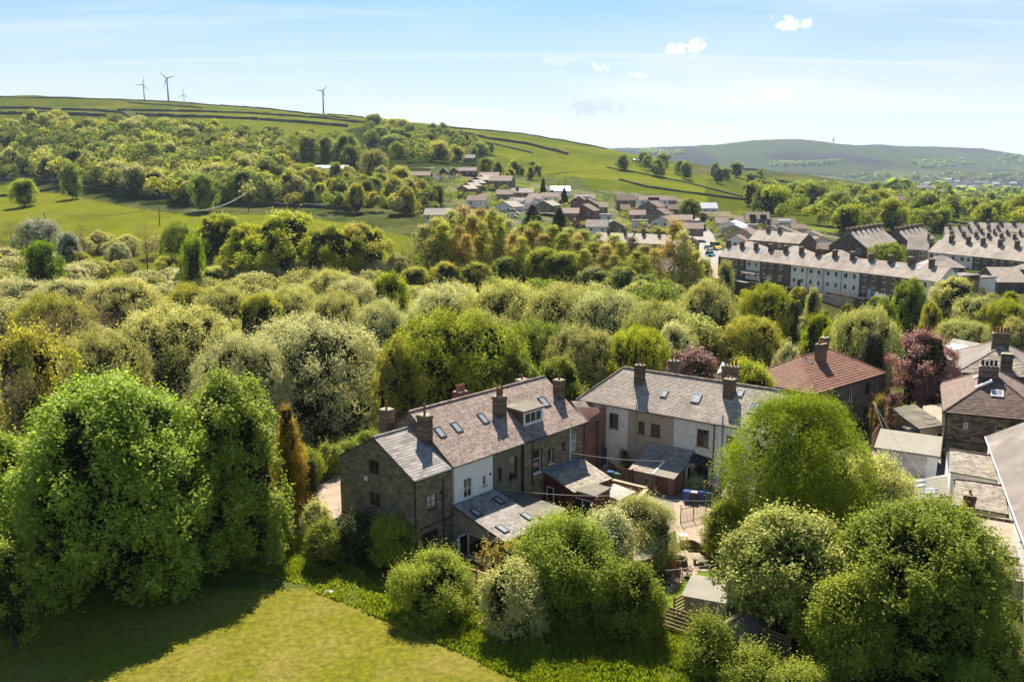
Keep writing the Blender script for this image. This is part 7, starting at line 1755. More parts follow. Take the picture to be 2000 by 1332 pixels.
# tall thin trees of the middle distance
PL = [(895, 440, 232, 44, 'poplar', 'gold', 'golden poplar low in front of the pinkish one'), (925, 425, 238, 50, 'poplar', 'pinkish', 'second pinkish poplar between the tall ones'), (1005, 455, 232, 44, 'poplar', 'gold', 'golden-green poplar before the pale one'), (1130, 470, 228, 46, 'poplar', 'lime', 'lime poplar in front, right of the centre'), (1185, 478, 226, 46, 'poplar', 'gold', 'golden poplar before the hidden terrace'), (1245, 490, 222, 46, 'poplar', 'lime', 'lime poplar before the hidden terrace, right'),(800, 462, 236, 54, 'bare', 'twig', 'bare slim tree at the left end of the poplar belt'), (830, 440, 240, 60, 'poplar', 'willow', 'pale poplar, second at the left end of the belt'), (855, 425, 240, 60, 'poplar', 'olive', 'olive poplar, third at the left of the belt'), (880, 410, 246, 60, 'poplar', 'willow', 'pale poplar left of the pinkish one'),
      (906, 402, 244, 56, 'poplar', 'pinkish', 'tall pinkish-orange poplar in the belt'), (940, 406, 246, 56, 'poplar', 'gold', 'tall golden-olive poplar right of the pinkish one'), (962, 410, 242, 48, 'poplar', 'lime', 'lime-green poplar right of the golden one'),
      (992, 428, 244, 44, 'poplar', 'willow', 'pale poplar near the belt centre'), (1020, 440, 240, 50, 'poplar', 'lime', 'lime-green poplar before the left black conifer'), (1048, 432, 238, 56, 'poplar', 'lime', 'lime-green poplar at the belt centre'),
      (1080, 440, 236, 56, 'poplar', 'lime', 'second lime-green poplar at the belt centre'), (1112, 444, 236, 50, 'poplar', 'willow', 'pale poplar right of the lime ones'), (1100, 492, 222, 84, 'oval', 'lime', 'bushy yellow-green tree in front of the poplar belt'),
      (1060, 485, 224, 70, 'oval', 'lime', 'second bushy yellow-green tree in front of the belt'), (1142, 450, 238, 50, 'poplar', 'lime', 'fresh green poplar before the hidden terrace, first'), (1170, 455, 236, 46, 'poplar', 'willow', 'pale poplar before the hidden terrace, second'),
      (1200, 458, 234, 46, 'poplar', 'olive', 'olive poplar before the hidden terrace, third'), (1232, 462, 236, 46, 'poplar', 'twig', 'brown thin poplar before the hidden terrace'), (1262, 478, 230, 44, 'poplar', 'willow', 'pale thin poplar left of the golden tree'),
      (1290, 492, 226, 40, 'bare', 'twig', 'bare tree left of the golden tree'), (1318, 430, 224, 64, 'poplar', 'gold', 'tall golden tree near the road'), (1345, 480, 222, 50, 'poplar', 'gold', 'shorter golden tree leaning right of the tall one'),
      (1375, 505, 222, 44, 'oval', 'willow', 'pale tree at the road corner'), (1215, 522, 215, 60, 'oval', 'green', 'green undergrowth tree before the hidden terrace'), (1160, 522, 218, 60, 'oval', 'green', 'green tree low in the middle of the belt'), (1265, 537, 208, 60, 'oval', 'green', 'green tree low before the golden tree'),
      (990, 502, 226, 56, 'oval', 'green', 'green tree low at the belt centre left'), (1300, 552, 205, 60, 'oval', 'green', 'dark tree at the foot of the golden tree'), (930, 512, 222, 56, 'oval', 'olive', 'olive tree low below the golden-olive poplar'), (870, 512, 224, 60, 'oval', 'olive', 'olive tree low at the left of the belt'),
      (810, 522, 222, 60, 'oval', 'olive', 'brownish low tree left of the belt')]
for px_, pt_, t_, w_, kd, hu, lb in PL: T(kd, hu, px_, pt_, t_, w_ * (1.3 if kd == 'poplar' else 1.1), lb, 'poplar belt')
HUEW = dict(willow='grey-green ', silver='whitish ', olive='brownish ', hill='mid-green ', green='dark green ', lime='yellow-green ', dark='blackish ', copper='reddish ', twig='bare brown ')
for px_, pt_, t_, w_, kd, hu, lb in list(PL):
    if kd == 'poplar': T('poplar', rt.choice(('lime', 'willow', 'olive', 'gold')), px_ + rt.uniform(12, 20), pt_ + rt.uniform(6, 26), t_ - 5, w_ * 1.1, 'slim understorey poplar between the tall ones of the belt', 'poplar belt')
# unplanned scrub between the named trees
def scatter(n, poly, kinds, hues, hmin, hmax, label, group, asp=(.38, .6), tmin=0, seed=1, mind=4.0, name=None):
    rs = random.Random(seed); xs = [p[0] for p in poly]; ys = [p[1] for p in poly]; placed = []; k = 0; tries = 0
    while k < n and tries < n * 30:
        tries += 1
        px_, py_ = rs.uniform(min(xs), max(xs)), rs.uniform(min(ys), max(ys))
        if not inpoly(np.array([px_]), np.array([py_]), poly)[0]: continue
        P = hit(px_, py_, tmin)
        tt = np.hypot(P[0], P[1])
        if any((P[0] - q[0]) ** 2 + (P[1] - q[1]) ** 2 < (mind * max(1, tt / 450)) ** 2 for q in placed): continue
        placed.append(P)
        h = rs.uniform(hmin, hmax)
        hu_ = rs.choice(hues)
        put_tree(rs.choice(kinds), hu_, P[0], P[1], P[2] - .3, h * rs.uniform(*asp), h, HUEW[hu_] + label, group, name=name)
        k += 1
scatter(26, [(0, 560), (0, 490), (400, 490), (520, 520), (800, 540), (800, 560), (300, 600)], ['dome'], ['willow', 'willow', 'silver', 'olive'], 5, 8, 'scrub willow filling the valley wood', 'scrub willows of the valley', seed=3, mind=7, asp=(.5, .75))
scatter(84, [(-60, 345), (-60, 258), (150, 250), (350, 266), (560, 278), (700, 300), (720, 330), (600, 340), (560, 400), (330, 402), (250, 380), (150, 372), (60, 352)], ['far', 'farwide'], ['hill', 'hill', 'green', 'willow', 'lime'], 11, 17, 'tree in the dense wood on the left hillside', 'hillside wood', seed=5, mind=11, asp=(.42, .62))
scatter(24, [(720, 300), (720, 248), (860, 262), (960, 300), (950, 318), (820, 320)], ['far', 'farwide'], ['green', 'hill', 'olive'], 11, 15, 'tree of the wood on the slope above the bungalows', 'wood above the village', seed=6, mind=13, asp=(.5, .7))
scatter(26, [(560, 408), (560, 350), (640, 345), (800, 360), (860, 400), (830, 430), (700, 425)], ['oval', 'dome'], ['green', 'hill', 'willow', 'olive'], 8, 13, 'tree between the green field and the village', 'trees at the village edge', seed=7, mind=9)
scatter(12, [(940, 335), (1040, 330), (1060, 345), (1000, 372), (950, 350)], ['far'], ['green', 'hill', 'olive'], 6, 10, 'garden tree among the upper village houses', 'garden trees of the village', seed=8, mind=9)
scatter(14, [(1180, 330), (1240, 322), (1480, 352), (1500, 372), (1300, 348)], ['far'], ['green', 'dark', 'green'], 12, 17, 'tree in the long tree line across the green slope', 'tree line across the slope', seed=9, mind=14)
scatter(46, [(1460, 425), (1450, 385), (1600, 380), (1800, 400), (2040, 400), (2040, 452), (1800, 458), (1640, 462), (1560, 430)], ['far', 'farwide'], ['green', 'green', 'lime', 'hill'], 11, 18, 'tree of the wood beyond the right-hand terraces', 'wood beyond the terraces', seed=10, mind=11, asp=(.42, .6))
scatter(14, [(1200, 425), (1060, 400), (1110, 385), (1420, 440), (1560, 470), (1420, 470), (1300, 450)], ['far'], ['green', 'lime', 'hill', 'copper'], 2.5, 5, 'garden shrub or small tree among the village houses', 'small garden trees of the village', seed=11, mind=6)
scatter(9, [(1540, 628), (1560, 600), (1880, 610), (1980, 600), (1990, 640), (1860, 660)], ['dome'], ['willow', 'lime', 'green'], 2.5, 5, 'low bush on the grassy valley bank', 'bushes on the valley bank', seed=12, mind=6, tmin=120)
print('TREES', NTREE)
# copses and hedges on the far hills and the wooded valley floor beyond: one mass each
def woodland(name, polys, n, size, seed, tmin):
    rs = random.Random(seed); nr_ = np.random.RandomState(seed); Vs = []; k = 0
    while k < n:
        poly = rs.choice(polys); xs = [p[0] for p in poly]; ys = [p[1] for p in poly]
        px_, py_ = rs.uniform(min(xs), max(xs)), rs.uniform(min(ys), max(ys))
        if not inpoly(np.array([px_]), np.array([py_]), poly)[0]: continue
        P = hit(px_, py_, tmin); s = size * rs.uniform(.6, 1.3)
        m = 90
        d = rdir(nr_, m); d[:, 2] = np.abs(d[:, 2])
        c = P + d * np.array([s, s, s * 1.0]) * nr_.uniform(.7, 1.05, (m, 1))
        n__ = nrm(d + rdir(nr_, m) * .6); t1 = nrm(np.cross(n__, rdir(nr_, m))); t2 = np.cross(n__, t1); q = s * .32
        Vs.append(np.stack([c + t1 * q, c + t2 * q, c - t1 * q, c - t2 * q], 1).reshape(-1, 3)); k += 1
    V_ = np.concatenate(Vs); me = fast_mesh(name, V_, np.arange(len(V_)).reshape(-1, 4), ['leaf_green'], np.random.RandomState(1).rand(len(V_) // 4))
    o = bpy.data.objects.new(name, me); COL.objects.link(o); o['kind'] = 'stuff'; return o
def wood_mass(name, polys, n, h0, h1, seed, mats, tmin=0, q_n=520, wide=1):
    rs = random.Random(seed); nr_ = np.random.RandomState(seed); Vs = []; Tn = []; Mi = []; k = 0
    while k < n:
        poly = rs.choice(polys); xs = [p[0] for p in poly]; ys = [p[1] for p in poly]
        px_, py_ = rs.uniform(min(xs), max(xs)), rs.uniform(min(ys), max(ys))
        if not inpoly(np.array([px_]), np.array([py_]), poly)[0]: continue
        P = hit(px_, py_, tmin); H_ = rs.uniform(h0, h1); R_ = H_ * rs.uniform(.36, .52) * wide; nc = 16 if wide == 1 else 34
        d = rdir(nr_, nc); d[:, 2] = np.abs(d[:, 2]) * 1.0 - .25; cc = d * np.array([R_, R_, H_ * .48]) * .72 + np.array([0, 0, H_ * .5]); cr_ = R_ * (.42 if wide == 1 else .30)
        ci = nr_.randint(0, nc, q_n); dd = nrm(d[ci] * .6 + rdir(nr_, q_n) + np.array([0, 0, .3])); c = P + cc[ci] + dd * (cr_ * nr_.uniform(.5, 1.05, q_n))[:, None]
        n__ = nrm(dd * .6 + rdir(nr_, q_n) * .8 + np.array([0, 0, .5])); t1 = nrm(np.cross(n__, rdir(nr_, q_n))); t2 = np.cross(n__, t1); q = ((H_ * .052 if wide == 1 else .30) * nr_.uniform(.6, 1.2, q_n))[:, None]
        Vs.append(np.stack([c + t1 * q, c + t2 * q * .7, c - t1 * q, c - t2 * q * .7], 1).reshape(-1, 3)); Tn.append(np.clip(.5 * nr_.rand(nc)[ci] + .5 * nr_.rand(q_n), 0, 1)); Mi.append(np.full(q_n, rs.randrange(len(mats)))); k += 1
    V_ = np.concatenate(Vs); me = fast_mesh(name, V_, np.arange(len(V_)).reshape(-1, 4), mats, np.concatenate(Tn), np.concatenate(Mi))
    o = bpy.data.objects.new(name, me); COL.objects.link(o); o['kind'] = 'stuff'; return o
wood_mass('hillside_woodland', [[(-80, 350), (-80, 258), (150, 250), (350, 266), (560, 280), (700, 300), (720, 325), (600, 325), (560, 350), (560, 402), (330, 402), (250, 382), (150, 374), (60, 356)]], 560, 10, 16, 31, ['leaf_hill', 'leaf_green', 'leaf_willow', 'leaf_hill', 'leaf_hill', 'leaf_olive'], q_n=400)
wood_mass('valley_scrub_woodland', [[(-60, 600), (-60, 500), (330, 485), (520, 530), (760, 560), (820, 600), (760, 720), (400, 700), (60, 720)]], 120, 5.5, 8.0, 32, ['leaf_willow', 'leaf_silver', 'leaf_willow', 'leaf_willow'], q_n=2300, wide=1.9)
wood_mass('riverside_woodland', [[(780, 620), (1360, 600), (1400, 640), (1390, 670), (1330, 700), (900, 720)]], 55, 6, 8.5, 36, ['leaf_willow', 'leaf_green', 'leaf_willow', 'leaf_willow'], q_n=2300, tmin=118, wide=1.8)
wood_mass('village_edge_woodland', [[(560, 408), (560, 352), (640, 347), (790, 360), (850, 400), (830, 430), (700, 425)]], 46, 7, 11, 33, ['leaf_hill', 'leaf_green', 'leaf_olive', 'leaf_willow'], q_n=700)
wood_mass('upper_woodland', [[(715, 300), (715, 252), (860, 262), (960, 300), (940, 318), (820, 322)]], 60, 10, 14, 34, ['leaf_green', 'leaf_hill'])
wood_mass('eastern_woodland', [[(1480, 430), (1460, 385), (1600, 378), (1800, 398), (2080, 398), (2080, 452), (1800, 458), (1640, 458)]], 110, 10, 15, 35, ['leaf_green', 'leaf_lime', 'leaf_hill', 'leaf_green'])
wood_mass('poplar_undergrowth', [[(790, 590), (800, 550), (1330, 550), (1400, 580), (1380, 610), (900, 610)]], 50, 3.5, 5.5, 37, ['leaf_green', 'leaf_olive', 'leaf_willow', 'leaf_lime'], q_n=900)
wood_mass('garden_shrubs', [[(850, 372), (960, 372), (1040, 378), (1100, 430), (1330, 440), (1330, 400), (1180, 385), (1060, 405), (960, 425), (860, 400)], [(1390, 430), (1440, 425), (1640, 470), (1600, 500), (1430, 480), (1380, 450)], [(1080, 420), (1230, 420), (1340, 450), (1340, 470), (1100, 450)], [(850, 352), (900, 350), (960, 372), (1040, 392), (1180, 395), (1240, 408), (1260, 425), (1100, 425), (960, 415), (860, 400)], [(640, 352), (800, 352), (860, 362), (860, 420), (700, 400)]], 460, 1.8, 5.2, 39, ['leaf_green', 'leaf_lime', 'leaf_copper', 'leaf_hill', 'leaf_willow', 'leaf_lime', 'leaf_green'], q_n=160)
wood_mass('riverbank_scrub', [[(1395, 640), (1400, 590), (1560, 580), (1560, 660), (1500, 700), (1420, 700)], [(1860, 650), (1850, 590), (2060, 570), (2060, 690), (1900, 680)], [(1570, 625), (1900, 640), (1900, 655), (1600, 650)]], 80, 2, 4.5, 38, ['leaf_olive', 'leaf_willow', 'leaf_green'], q_n=900)
woodland('distant_woodland', [[(1640, 345), (2080, 338), (2080, 352), (1700, 356)], [(1780, 318), (1880, 312), (1900, 322), (1800, 330)], [(1920, 305), (2080, 300), (2080, 328), (1960, 322)], [(1640, 380), (2080, 368), (2080, 392), (1700, 396)], [(1250, 298), (1330, 300), (1330, 303), (1250, 303)], [(1500, 322), (1640, 318), (1640, 322), (1500, 326)]], 330, 16, 3, 1500)
woodland('valley_woodland', [[(1560, 372), (1700, 372), (2060, 394), (2060, 402), (1800, 402), (1600, 392)]], 120, 8, 4, 700)
# ---------------------------------------------------------------- wind turbines
def turbine(px, pb, ph, t, blade_px, angs, label, group='wind turbines on the ridge', yaw=0.0, thin=1.0):
    B = att(px, pb, t); Hb = att(px, ph, t)
    r = thing('wind_turbine', label, 'wind turbine', B, group)
    bl = blade_px * t / FOC
    rr = (Hb[2] - B[2]) * .022 * thin + .25
    mb = MB(); mb.tube([B - v3(0, 0, 3), (B[0], B[1], Hb[2])], [rr * 1.3, rr * .7], 8); mb.build('tower', 'turbine_white', r)
    fx = v3(math.cos(yaw), math.sin(yaw), 0); fy = v3(-math.sin(yaw), math.cos(yaw), 0)
    Hc = v3(B[0], B[1], Hb[2])
    mb = MB(); mb.box(Hc + v3(0, 0, rr * .5), fy, fx, Z3, bl * .14, rr * .9, rr * .9); mb.build('nacelle', 'turbine_white', r)
    hub = Hc - fy * bl * .17 + v3(0, 0, rr * .5)
    mb = MB(); mb.bar(hub - fy * rr, hub + fy * rr * 1.5, rr * .4, rr * 1.1, 8); mb.build('hub', 'turbine_white', r)
    for a in angs:
        d = fx * math.cos(a) + Z3 * math.sin(a); e = fx * -math.sin(a) + Z3 * math.cos(a)
        mb = MB()
        ws = [(.02, .3), (.12, .75), (.22, .9), (.6, .55), (1.0, .16)]
        for k in range(4):
            (s0, w0), (s1, w1) = ws[k], ws[k + 1]; w0 *= rr * 1.5; w1 *= rr * 1.5
            p0, p1 = hub + d * bl * s0, hub + d * bl * s1
            mb.solid([p0 - e * w0 * .4 + fy * .18, p1 - e * w1 * .4 + fy * .12, p1 + e * w1 * .6 + fy * .1, p0 + e * w0 * .6 + fy * .15], [p0 - e * w0 * .4 - fy * .18, p1 - e * w1 * .4 - fy * .12, p1 + e * w1 * .6 - fy * .1, p0 + e * w0 * .6 - fy * .15])
        mb.build('blade', 'turbine_white', r)
def AN(cx, cy, *pts): return [math.atan2(-(y - cy), x - cx) for x, y in pts]
turbine(282, 194, 167, 1220, 16, AN(700, 117, (708, 82), (660, 118), (728, 148)), 'leftmost wind turbine of the four on the left ridge')
turbine(329, 197, 155, 1230, 18, AN(815, 87, (780, 52), (852, 78), (803, 122)), 'tallest wind turbine, second from the left on the ridge')
turbine(360, 203, 187, 1350, 14, AN(898, 167, (896, 133), (870, 180), (930, 187)), 'wind turbine half hidden behind the crest, third from the left')
turbine(632, 221, 180, 1120, 14, AN(1578, 150, (1600, 125), (1547, 143), (1595, 187)), 'wind turbine standing alone right of the other three on the ridge')
turbine(1627, 289, 272, 5150, 9, AN(0, 0, (0, -10), (-6, 7), (5, 8)), 'hazy wind turbine on the far moor, the tallest there', 'far wind turbines', thin=2.2)
turbine(1548, 281, 276, 5100, 5, AN(0, 0, (5, -4), (-5, -4), (0, 5)), 'hazy wind turbine with only its rotor above the far moor, middle', 'far wind turbines', thin=2)
turbine(1445, 284, 279.5, 5100, 5, AN(0, 0, (6, -4), (-6, -4), (0, 5)), 'hazy wind turbine with only its rotor above the far moor, left', 'far wind turbines', thin=2)
turbine(1187, 296, 288, 2300, 7, AN(0, 0, (0, -6), (-5, 4), (5, 4)), 'small wind turbine at the end of the green ridge', 'far wind turbines', thin=1.3)
# ---------------------------------------------------------------- dry stone walls on the hillsides
def field_wall(pts, label, h=1.5, w_=1.0, step=14, mat='field_stone', name='dry_stone_wall', tmin=300, cat='wall'):
    P = []
    for i in range(len(pts) - 1):
        (x0, y0), (x1, y1) = pts[i], pts[i + 1]; n = max(1, int(math.hypot(x1 - x0, y1 - y0) / step))
        for k in range(n): P.append(hit(x0 + (x1 - x0) * k / n, y0 + (y1 - y0) * k / n, tmin))
    P.append(hit(pts[-1][0], pts[-1][1], tmin)); P = [P[0]] + [p for a, p in zip(P, P[1:]) if np.hypot(*(p - a)[:2]) > .5]
    c = P[len(P) // 2]; r = thing(name, label, cat, c, 'dry stone walls of the hill fields'); mb = MB(); rnd = random.Random(int(pts[0][0]))
    L_, R_ = [], []
    for i, p in enumerate(P):
        d = unit((P[min(i + 1, len(P) - 1)] - P[max(i - 1, 0)]) * [1, 1, 0]); n = v3(-d[1], d[0], 0) * w_ / 2
        L_.append(p + n); R_.append(p - n)
    for i in range(len(P) - 1):
        h0 = h * rnd.uniform(.85, 1.15)
        q = [L_[i], R_[i], R_[i + 1], L_[i + 1]]
        mb.solid([a - v3(0, 0, 1.5) for a in q], [v3(a[0], a[1], gz(a[0], a[1]) + h0) for a in q], rnd.random())
    mb.build('stonework', mat, r, kind='stuff')
for pts, lb, h in (
  ([(-40, 190), (60, 192), (180, 194), (300, 198), (370, 202), (430, 208)], 'highest thin wall just under the left skyline', 1.6),
  ([(250, 202), (320, 206), (395, 212)], 'short wall below the tall turbine', 1.6),
  ([(0, 213), (60, 213), (100, 216), (180, 217), (240, 222), (265, 238)], 'wall running down to the right across the left hill fields', 2.6),
  ([(-40, 224), (60, 224), (140, 226), (230, 229)], 'long thick dark wall on the left above the wood', 3.2),
  ([(230, 217), (300, 218), (380, 219), (470, 222), (560, 227), (640, 233), (700, 241)], 'long middle wall crossing under the turbines', 2.4),
  ([(265, 227), (340, 229), (440, 232), (520, 236), (600, 242), (680, 249)], 'long lower dark wall above the wood edge', 3.2),
  ([(430, 203), (500, 207), (560, 218), (620, 226), (680, 233), (712, 241)], 'curving wall below the fourth turbine', 1.8),
  ([(640, 224), (680, 227), (710, 231)], 'short wall at the skyline left of the dark round tree', 1.6),
  ([(-30, 352), (50, 353), (110, 356), (160, 364)], 'upper wall in the left field beside the lone tree', 1.8),
  ([(-30, 386), (20, 384), (90, 374), (130, 366)], 'lower wall in the left field', 1.8),
  ([(150, 368), (220, 372), (300, 384), (420, 398), (520, 404)], 'wall along the foot of the hillside wood', 1.8),
  ([(470, 402), (560, 404), (640, 408), (700, 413)], 'dark wall between the field and the village trees', 2.0),
  ([(860, 249), (950, 256), (1040, 264), (1120, 276), (1185, 291)], 'wall along the crest of the green ridge', 1.6),
  ([(900, 262), (960, 273), (1030, 283), (1110, 303)], 'thick dark wall running down the green ridge', 3.0),
  ([(945, 278), (990, 288), (1040, 300)], 'thin wall lower on the green ridge', 1.6),
  ([(1185, 328), (1270, 343), (1350, 360), (1450, 386)], 'upper fence line across the green slope', 1.2),
  ([(1210, 352), (1260, 366), (1330, 376), (1420, 388), (1460, 392)], 'lower hedge line across the green slope', 1.6),
  ([(1400, 331), (1500, 333), (1600, 340), (1700, 355), (1785, 374)], 'wall along the crest of the low far hill', 2.6),
  ([(1480, 352), (1530, 356), (1570, 363)], 'short wall below the low far hill', 2.0)):
    field_wall(pts, lb, h * .85, w_=.8, tmin=200)
# scattered sheep
rs = random.Random(8); sp = None
for i, (x, y) in enumerate([(120, 214), (205, 216), (330, 228), (415, 237), (505, 238), (600, 231), (100, 231), (560, 243), (460, 214), (505, 232)]):
    P = hit(x, y, 500)
    if sp is None:
        b = MB(); b.bar((-.55, 0, .75), (.5, 0, .8), .34, .38, 8); sp = thing('sheep', 'white sheep grazing on the left hill fields', 'sheep', (0, 0, 0), 'sheep on the hill')
        b.build('body', 'wool', sp); b = MB(); b.bar((.5, 0, .85), (.85, 0, .55), .16, .1, 6)
        for a, c in ((-.4, -.18), (-.4, .18), (.35, -.18), (.35, .18)): b.bar((a, c, 0), (a, c, .5), .05, .06, 4)
        b.build('head_and_legs', 'black_paint', sp); r = sp
    else: r = copy_thing(sp)
    r.location = [float(c) for c in P]; r.rotation_euler = (0, 0, rs.uniform(0, 6)); r.scale = (1.5, 1.5, 1.5)
# ---------------------------------------------------------------- road, vehicles
def road(name, cl, wd, mat, lift=.12):
    mb = MB(); P = [hit(x, y, t0) for x, y, t0 in cl]; pts = []
    for i in range(len(P) - 1):
        n = 8
        for k in range(n): pts.append(P[i] + (P[i + 1] - P[i]) * k / n)
    pts.append(P[-1])
    for i in range(len(pts) - 1):
        d = unit((pts[i + 1] - pts[i]) * [1, 1, 0]); n = v3(-d[1], d[0], 0) * wd / 2
        q = [pts[i] + n, pts[i] - n, pts[i + 1] - n, pts[i + 1] + n]
        mb.poly([v3(a[0], a[1], gz(a[0], a[1]) + lift) for a in q])
    o = mb.build(name, mat, None, kind='structure'); return o
road('road', [(1394, 520, 200), (1385, 490, 200), (1372, 458, 250), (1356, 436, 300), (1345, 425, 300)], 8, 'road_asphalt')
road('road', [(1078, 415, 300), (1083, 400, 300), (1088, 388, 300), (1092, 378, 350)], 7, 'road_asphalt')
drape('village_square', [tuple(hit(x, y, 200)[:2]) for x, y in ((1372, 560), (1390, 515), (1425, 512), (1430, 545))], 'paving', .15, 3)
def car(px, py, tmin, yaw, paint, label, kind='car', sc=1.0):
    P = hit(px, py, tmin); r = thing('parked_car' if kind == 'car' else 'van', label, kind, P, 'vehicles parked in the village')
    c = Frame(P[0], P[1], yaw); z = P[2] + .15; Lh, Wh = (2.1, .88) if kind == 'car' else (2.6, 1.0)
    zt = .8 if kind == 'car' else 1.1; hh = 1.42 if kind == 'car' else 2.1
    def F3(u, w_, zz): return c(u * sc, w_ * sc, z + zz * sc)
    mb = MB(); prof_ = [(-Lh, .35), (Lh, .35), (Lh + .02, .62), (Lh * .55, zt), (-Lh * .9, zt + .05), (-Lh, .7)]
    mb.solid([F3(u, -Wh, zz) for u, zz in prof_][::-1], [F3(u, Wh, zz) for u, zz in prof_][::-1]); mb.build('body', paint, r)
    mb = MB(); cb = [(-Lh * .85, zt), (Lh * .5, zt), (Lh * .18, hh), (-Lh * .7, hh)]
    mb.solid([F3(u, -Wh * .88, zz) for u, zz in cb][::-1], [F3(u, Wh * .88, zz) for u, zz in cb][::-1]); mb.build('window_band', 'glass', r)
    mb = MB(); mb.solid([F3(-Lh * .72, -Wh * .84, hh), F3(Lh * .2, -Wh * .84, hh), F3(Lh * .2, Wh * .84, hh), F3(-Lh * .72, Wh * .84, hh)], [F3(-Lh * .68, -Wh * .78, hh + .07), F3(Lh * .14, -Wh * .78, hh + .07), F3(Lh * .14, Wh * .78, hh + .07), F3(-Lh * .68, Wh * .78, hh + .07)]); mb.build('car_roof', paint, r)
    for u in (-Lh * .62, Lh * .62):
        for s in (-1, 1):
            mb = MB(); mb.bar(F3(u, s * Wh * .85, .32), F3(u, s * (Wh + .03), .32), .33 * sc, .33 * sc, 12); mb.build('wheel', 'tyre', r)
for q in ((860, 352, 380, 30, 'car_white', 'white car, nearest in the village car row'), (862, 346, 380, 30, 'car_silver', 'silver car behind the white one in the car row'), (866, 341, 380, 30, 'car_navy', 'dark car behind the silver one in the car row'), (870, 338, 400, 30, 'car_white', 'white car at the back of the village car row'),
          (882, 348, 380, 60, 'car_white', 'white car on the drive by the stepped row'), (1061, 391, 300, 80, 'car_navy', 'dark car near the slim dark conifer'), (1103, 393, 300, 60, 'car_silver', 'pale car below the small dark conifer'), (1059, 397, 300, 80, 'car_yellow', 'yellow car beside the bungalow'),
          (1000, 425, 280, 100, 'car_white', 'white car below the timbered gable', 'car'), (1384, 489, 230, 170, 'car_silver', 'silver car at the foot of the road'), (1387, 501, 220, 170, 'car_teal', 'teal car nearest at the foot of the road'),
          (1396, 441, 300, 100, 'car_silver', 'silver car on the drive beside the upper road'), (1420, 456, 270, 100, 'car_white', 'white car in the garden drive by the bright roofs'), (1602, 498, 230, 90, 'car_white', 'white car between the hipped roofs')):
    car(*q)
car(1397, 488, 228, 170, 'car_yellow', 'yellow van standing beside the silver car at the road foot', 'van', 1.15)
car(1003, 420, 282, 100, 'car_white', 'white van below the timbered gable', 'van')
# ---------------------------------------------------------------- poles and lines
def pole(name, px, pb, pt, tmin, label, r_=.14, t=None, cross=False, mat='bark'):
    P = hit(px, pb, tmin) if t is None else att(px, pb, t); tt = P[1] * CP - (P[2] - CAM_H) * SP
    Q = att(px, pt, tt); mb = MB(); mb.tube([P - v3(0, 0, .5), (P[0], P[1], Q[2])], [r_, r_ * .7], 6)
    r = thing(name, label, 'pole', P); mb.build('post', mat, r)
    if cross: mb = MB(); mb.bar((P[0] - .9, P[1], Q[2] - .4), (P[0] + .9, P[1], Q[2] - .4), .07, .07, 5); mb.build('crossarm', mat, r)
    return v3(P[0], P[1], Q[2])
p1 = pole('telegraph_pole', 88, 436, 415, 250, 'leftmost wooden pole in the green field', .22)
p2 = pole('telegraph_pole', 312, 441, 404, 250, 'wooden pole in the middle of the green field', .22)
p3_ = pole('telegraph_pole', 486, 415, 376, 250, 'tall wooden pole against the hillside wood', .25)
p4_ = pole('telegraph_pole', 1104, 388, 349, 300, 'wooden pole above the white-roofed bungalow', .2, cross=True)
pole('telegraph_pole', 1091, 395, 352, 300, 'wooden pole at the head of the village street', .16)
pole('street_lamp', 1397, 492, 462, 200, 'thin lamp post beside the road', .1, mat='grey_steel')
pole('street_lamp', 1072, 415, 393, 280, 'lamp post at the village street', .1, mat='grey_steel')
pole('telegraph_pole', 1699, 870, 785, 60, 'wooden pole with wires beside the birch and the picket fence', .14, t=89)
pole('telegraph_pole', 1686, 493, 471, 200, 'wooden pole in front of the gable-ended terrace', .16)
def cable(a, b, sag, label, r_=.05, n=14, mat='cable'):
    mb = MB(); a = v3(*a); b = v3(*b); pts = [a + (b - a) * k / n - v3(0, 0, sag * 4 * (k / n) * (1 - k / n)) for k in range(n + 1)]
    mb.tube([tuple(p) for p in pts], r_, 4); o = mb.build('overhead_cable', mat); tag(o, label, 'cable'); return o
cable(p1, p2, 2.5, 'pale line between the two field poles', .10); cable(p2, p3_, 4.5, 'thick drooping line from the middle field pole to the wood', .22)
cable(at(958, 951, 3.2), at(1190, 968, 2.4), .25, 'wire from the white house wall over the flat roof', .022)
cable(at(1050, 870, 5.0), at(1300, 900, 4.0), .4, 'wire crossing before the stone house windows', .02)
cable(at(1300, 1114, .8), at(1450, 1094, 1.2), .05, 'washing line over the garden patio', .022)
cable(at(1260, 975, 1.5), at(1400, 978, 1.5), .05, 'thin line above the yard bins', .018)
cable((*at(1706, 790, 6.0)[:2], 6.3), at(1800, 925, 2.0), .5, 'wire from the pole over the white garage', .022); cable((*at(1706, 790, 6.0)[:2], 6.3), at(1765, 935, 2.0), .3, 'steep wire from the pole past the garage corner', .022)
# ---------------------------------------------------------------- yard and garden things
def bin_(px, py, z, col, lid, label, yaw=20):
    P = at(px, py, z); c = Frame(P[0], P[1], yaw); r = thing('wheelie_bin', label, 'bin', P, 'wheelie bins in the yard')
    def q(hx, hy, zz, dy=0): return [c(-hx, -hy + dy, P[2] + zz), c(hx, -hy + dy, P[2] + zz), c(hx, hy + dy, P[2] + zz), c(-hx, hy + dy, P[2] + zz)]
    mb = MB(); mb.solid(q(.24, .28, .06), q(.31, .36, 1.0)); mb.build('body', col, r)
    mb = MB(); mb.solid(q(.34, .4, 1.0), q(.30, .34, 1.09)); mb.bar(c(-.3, .42, P[2] + 1.0), c(.3, .42, P[2] + 1.0), .025, .025, 5); mb.build('lid', lid, r)
    for s in (-1, 1):
        mb = MB(); mb.bar(c(s * .24, .3, P[2] + .1), c(s * .31, .3, P[2] + .1), .1, .1, 8); mb.build('wheel', 'tyre', r)
    return r
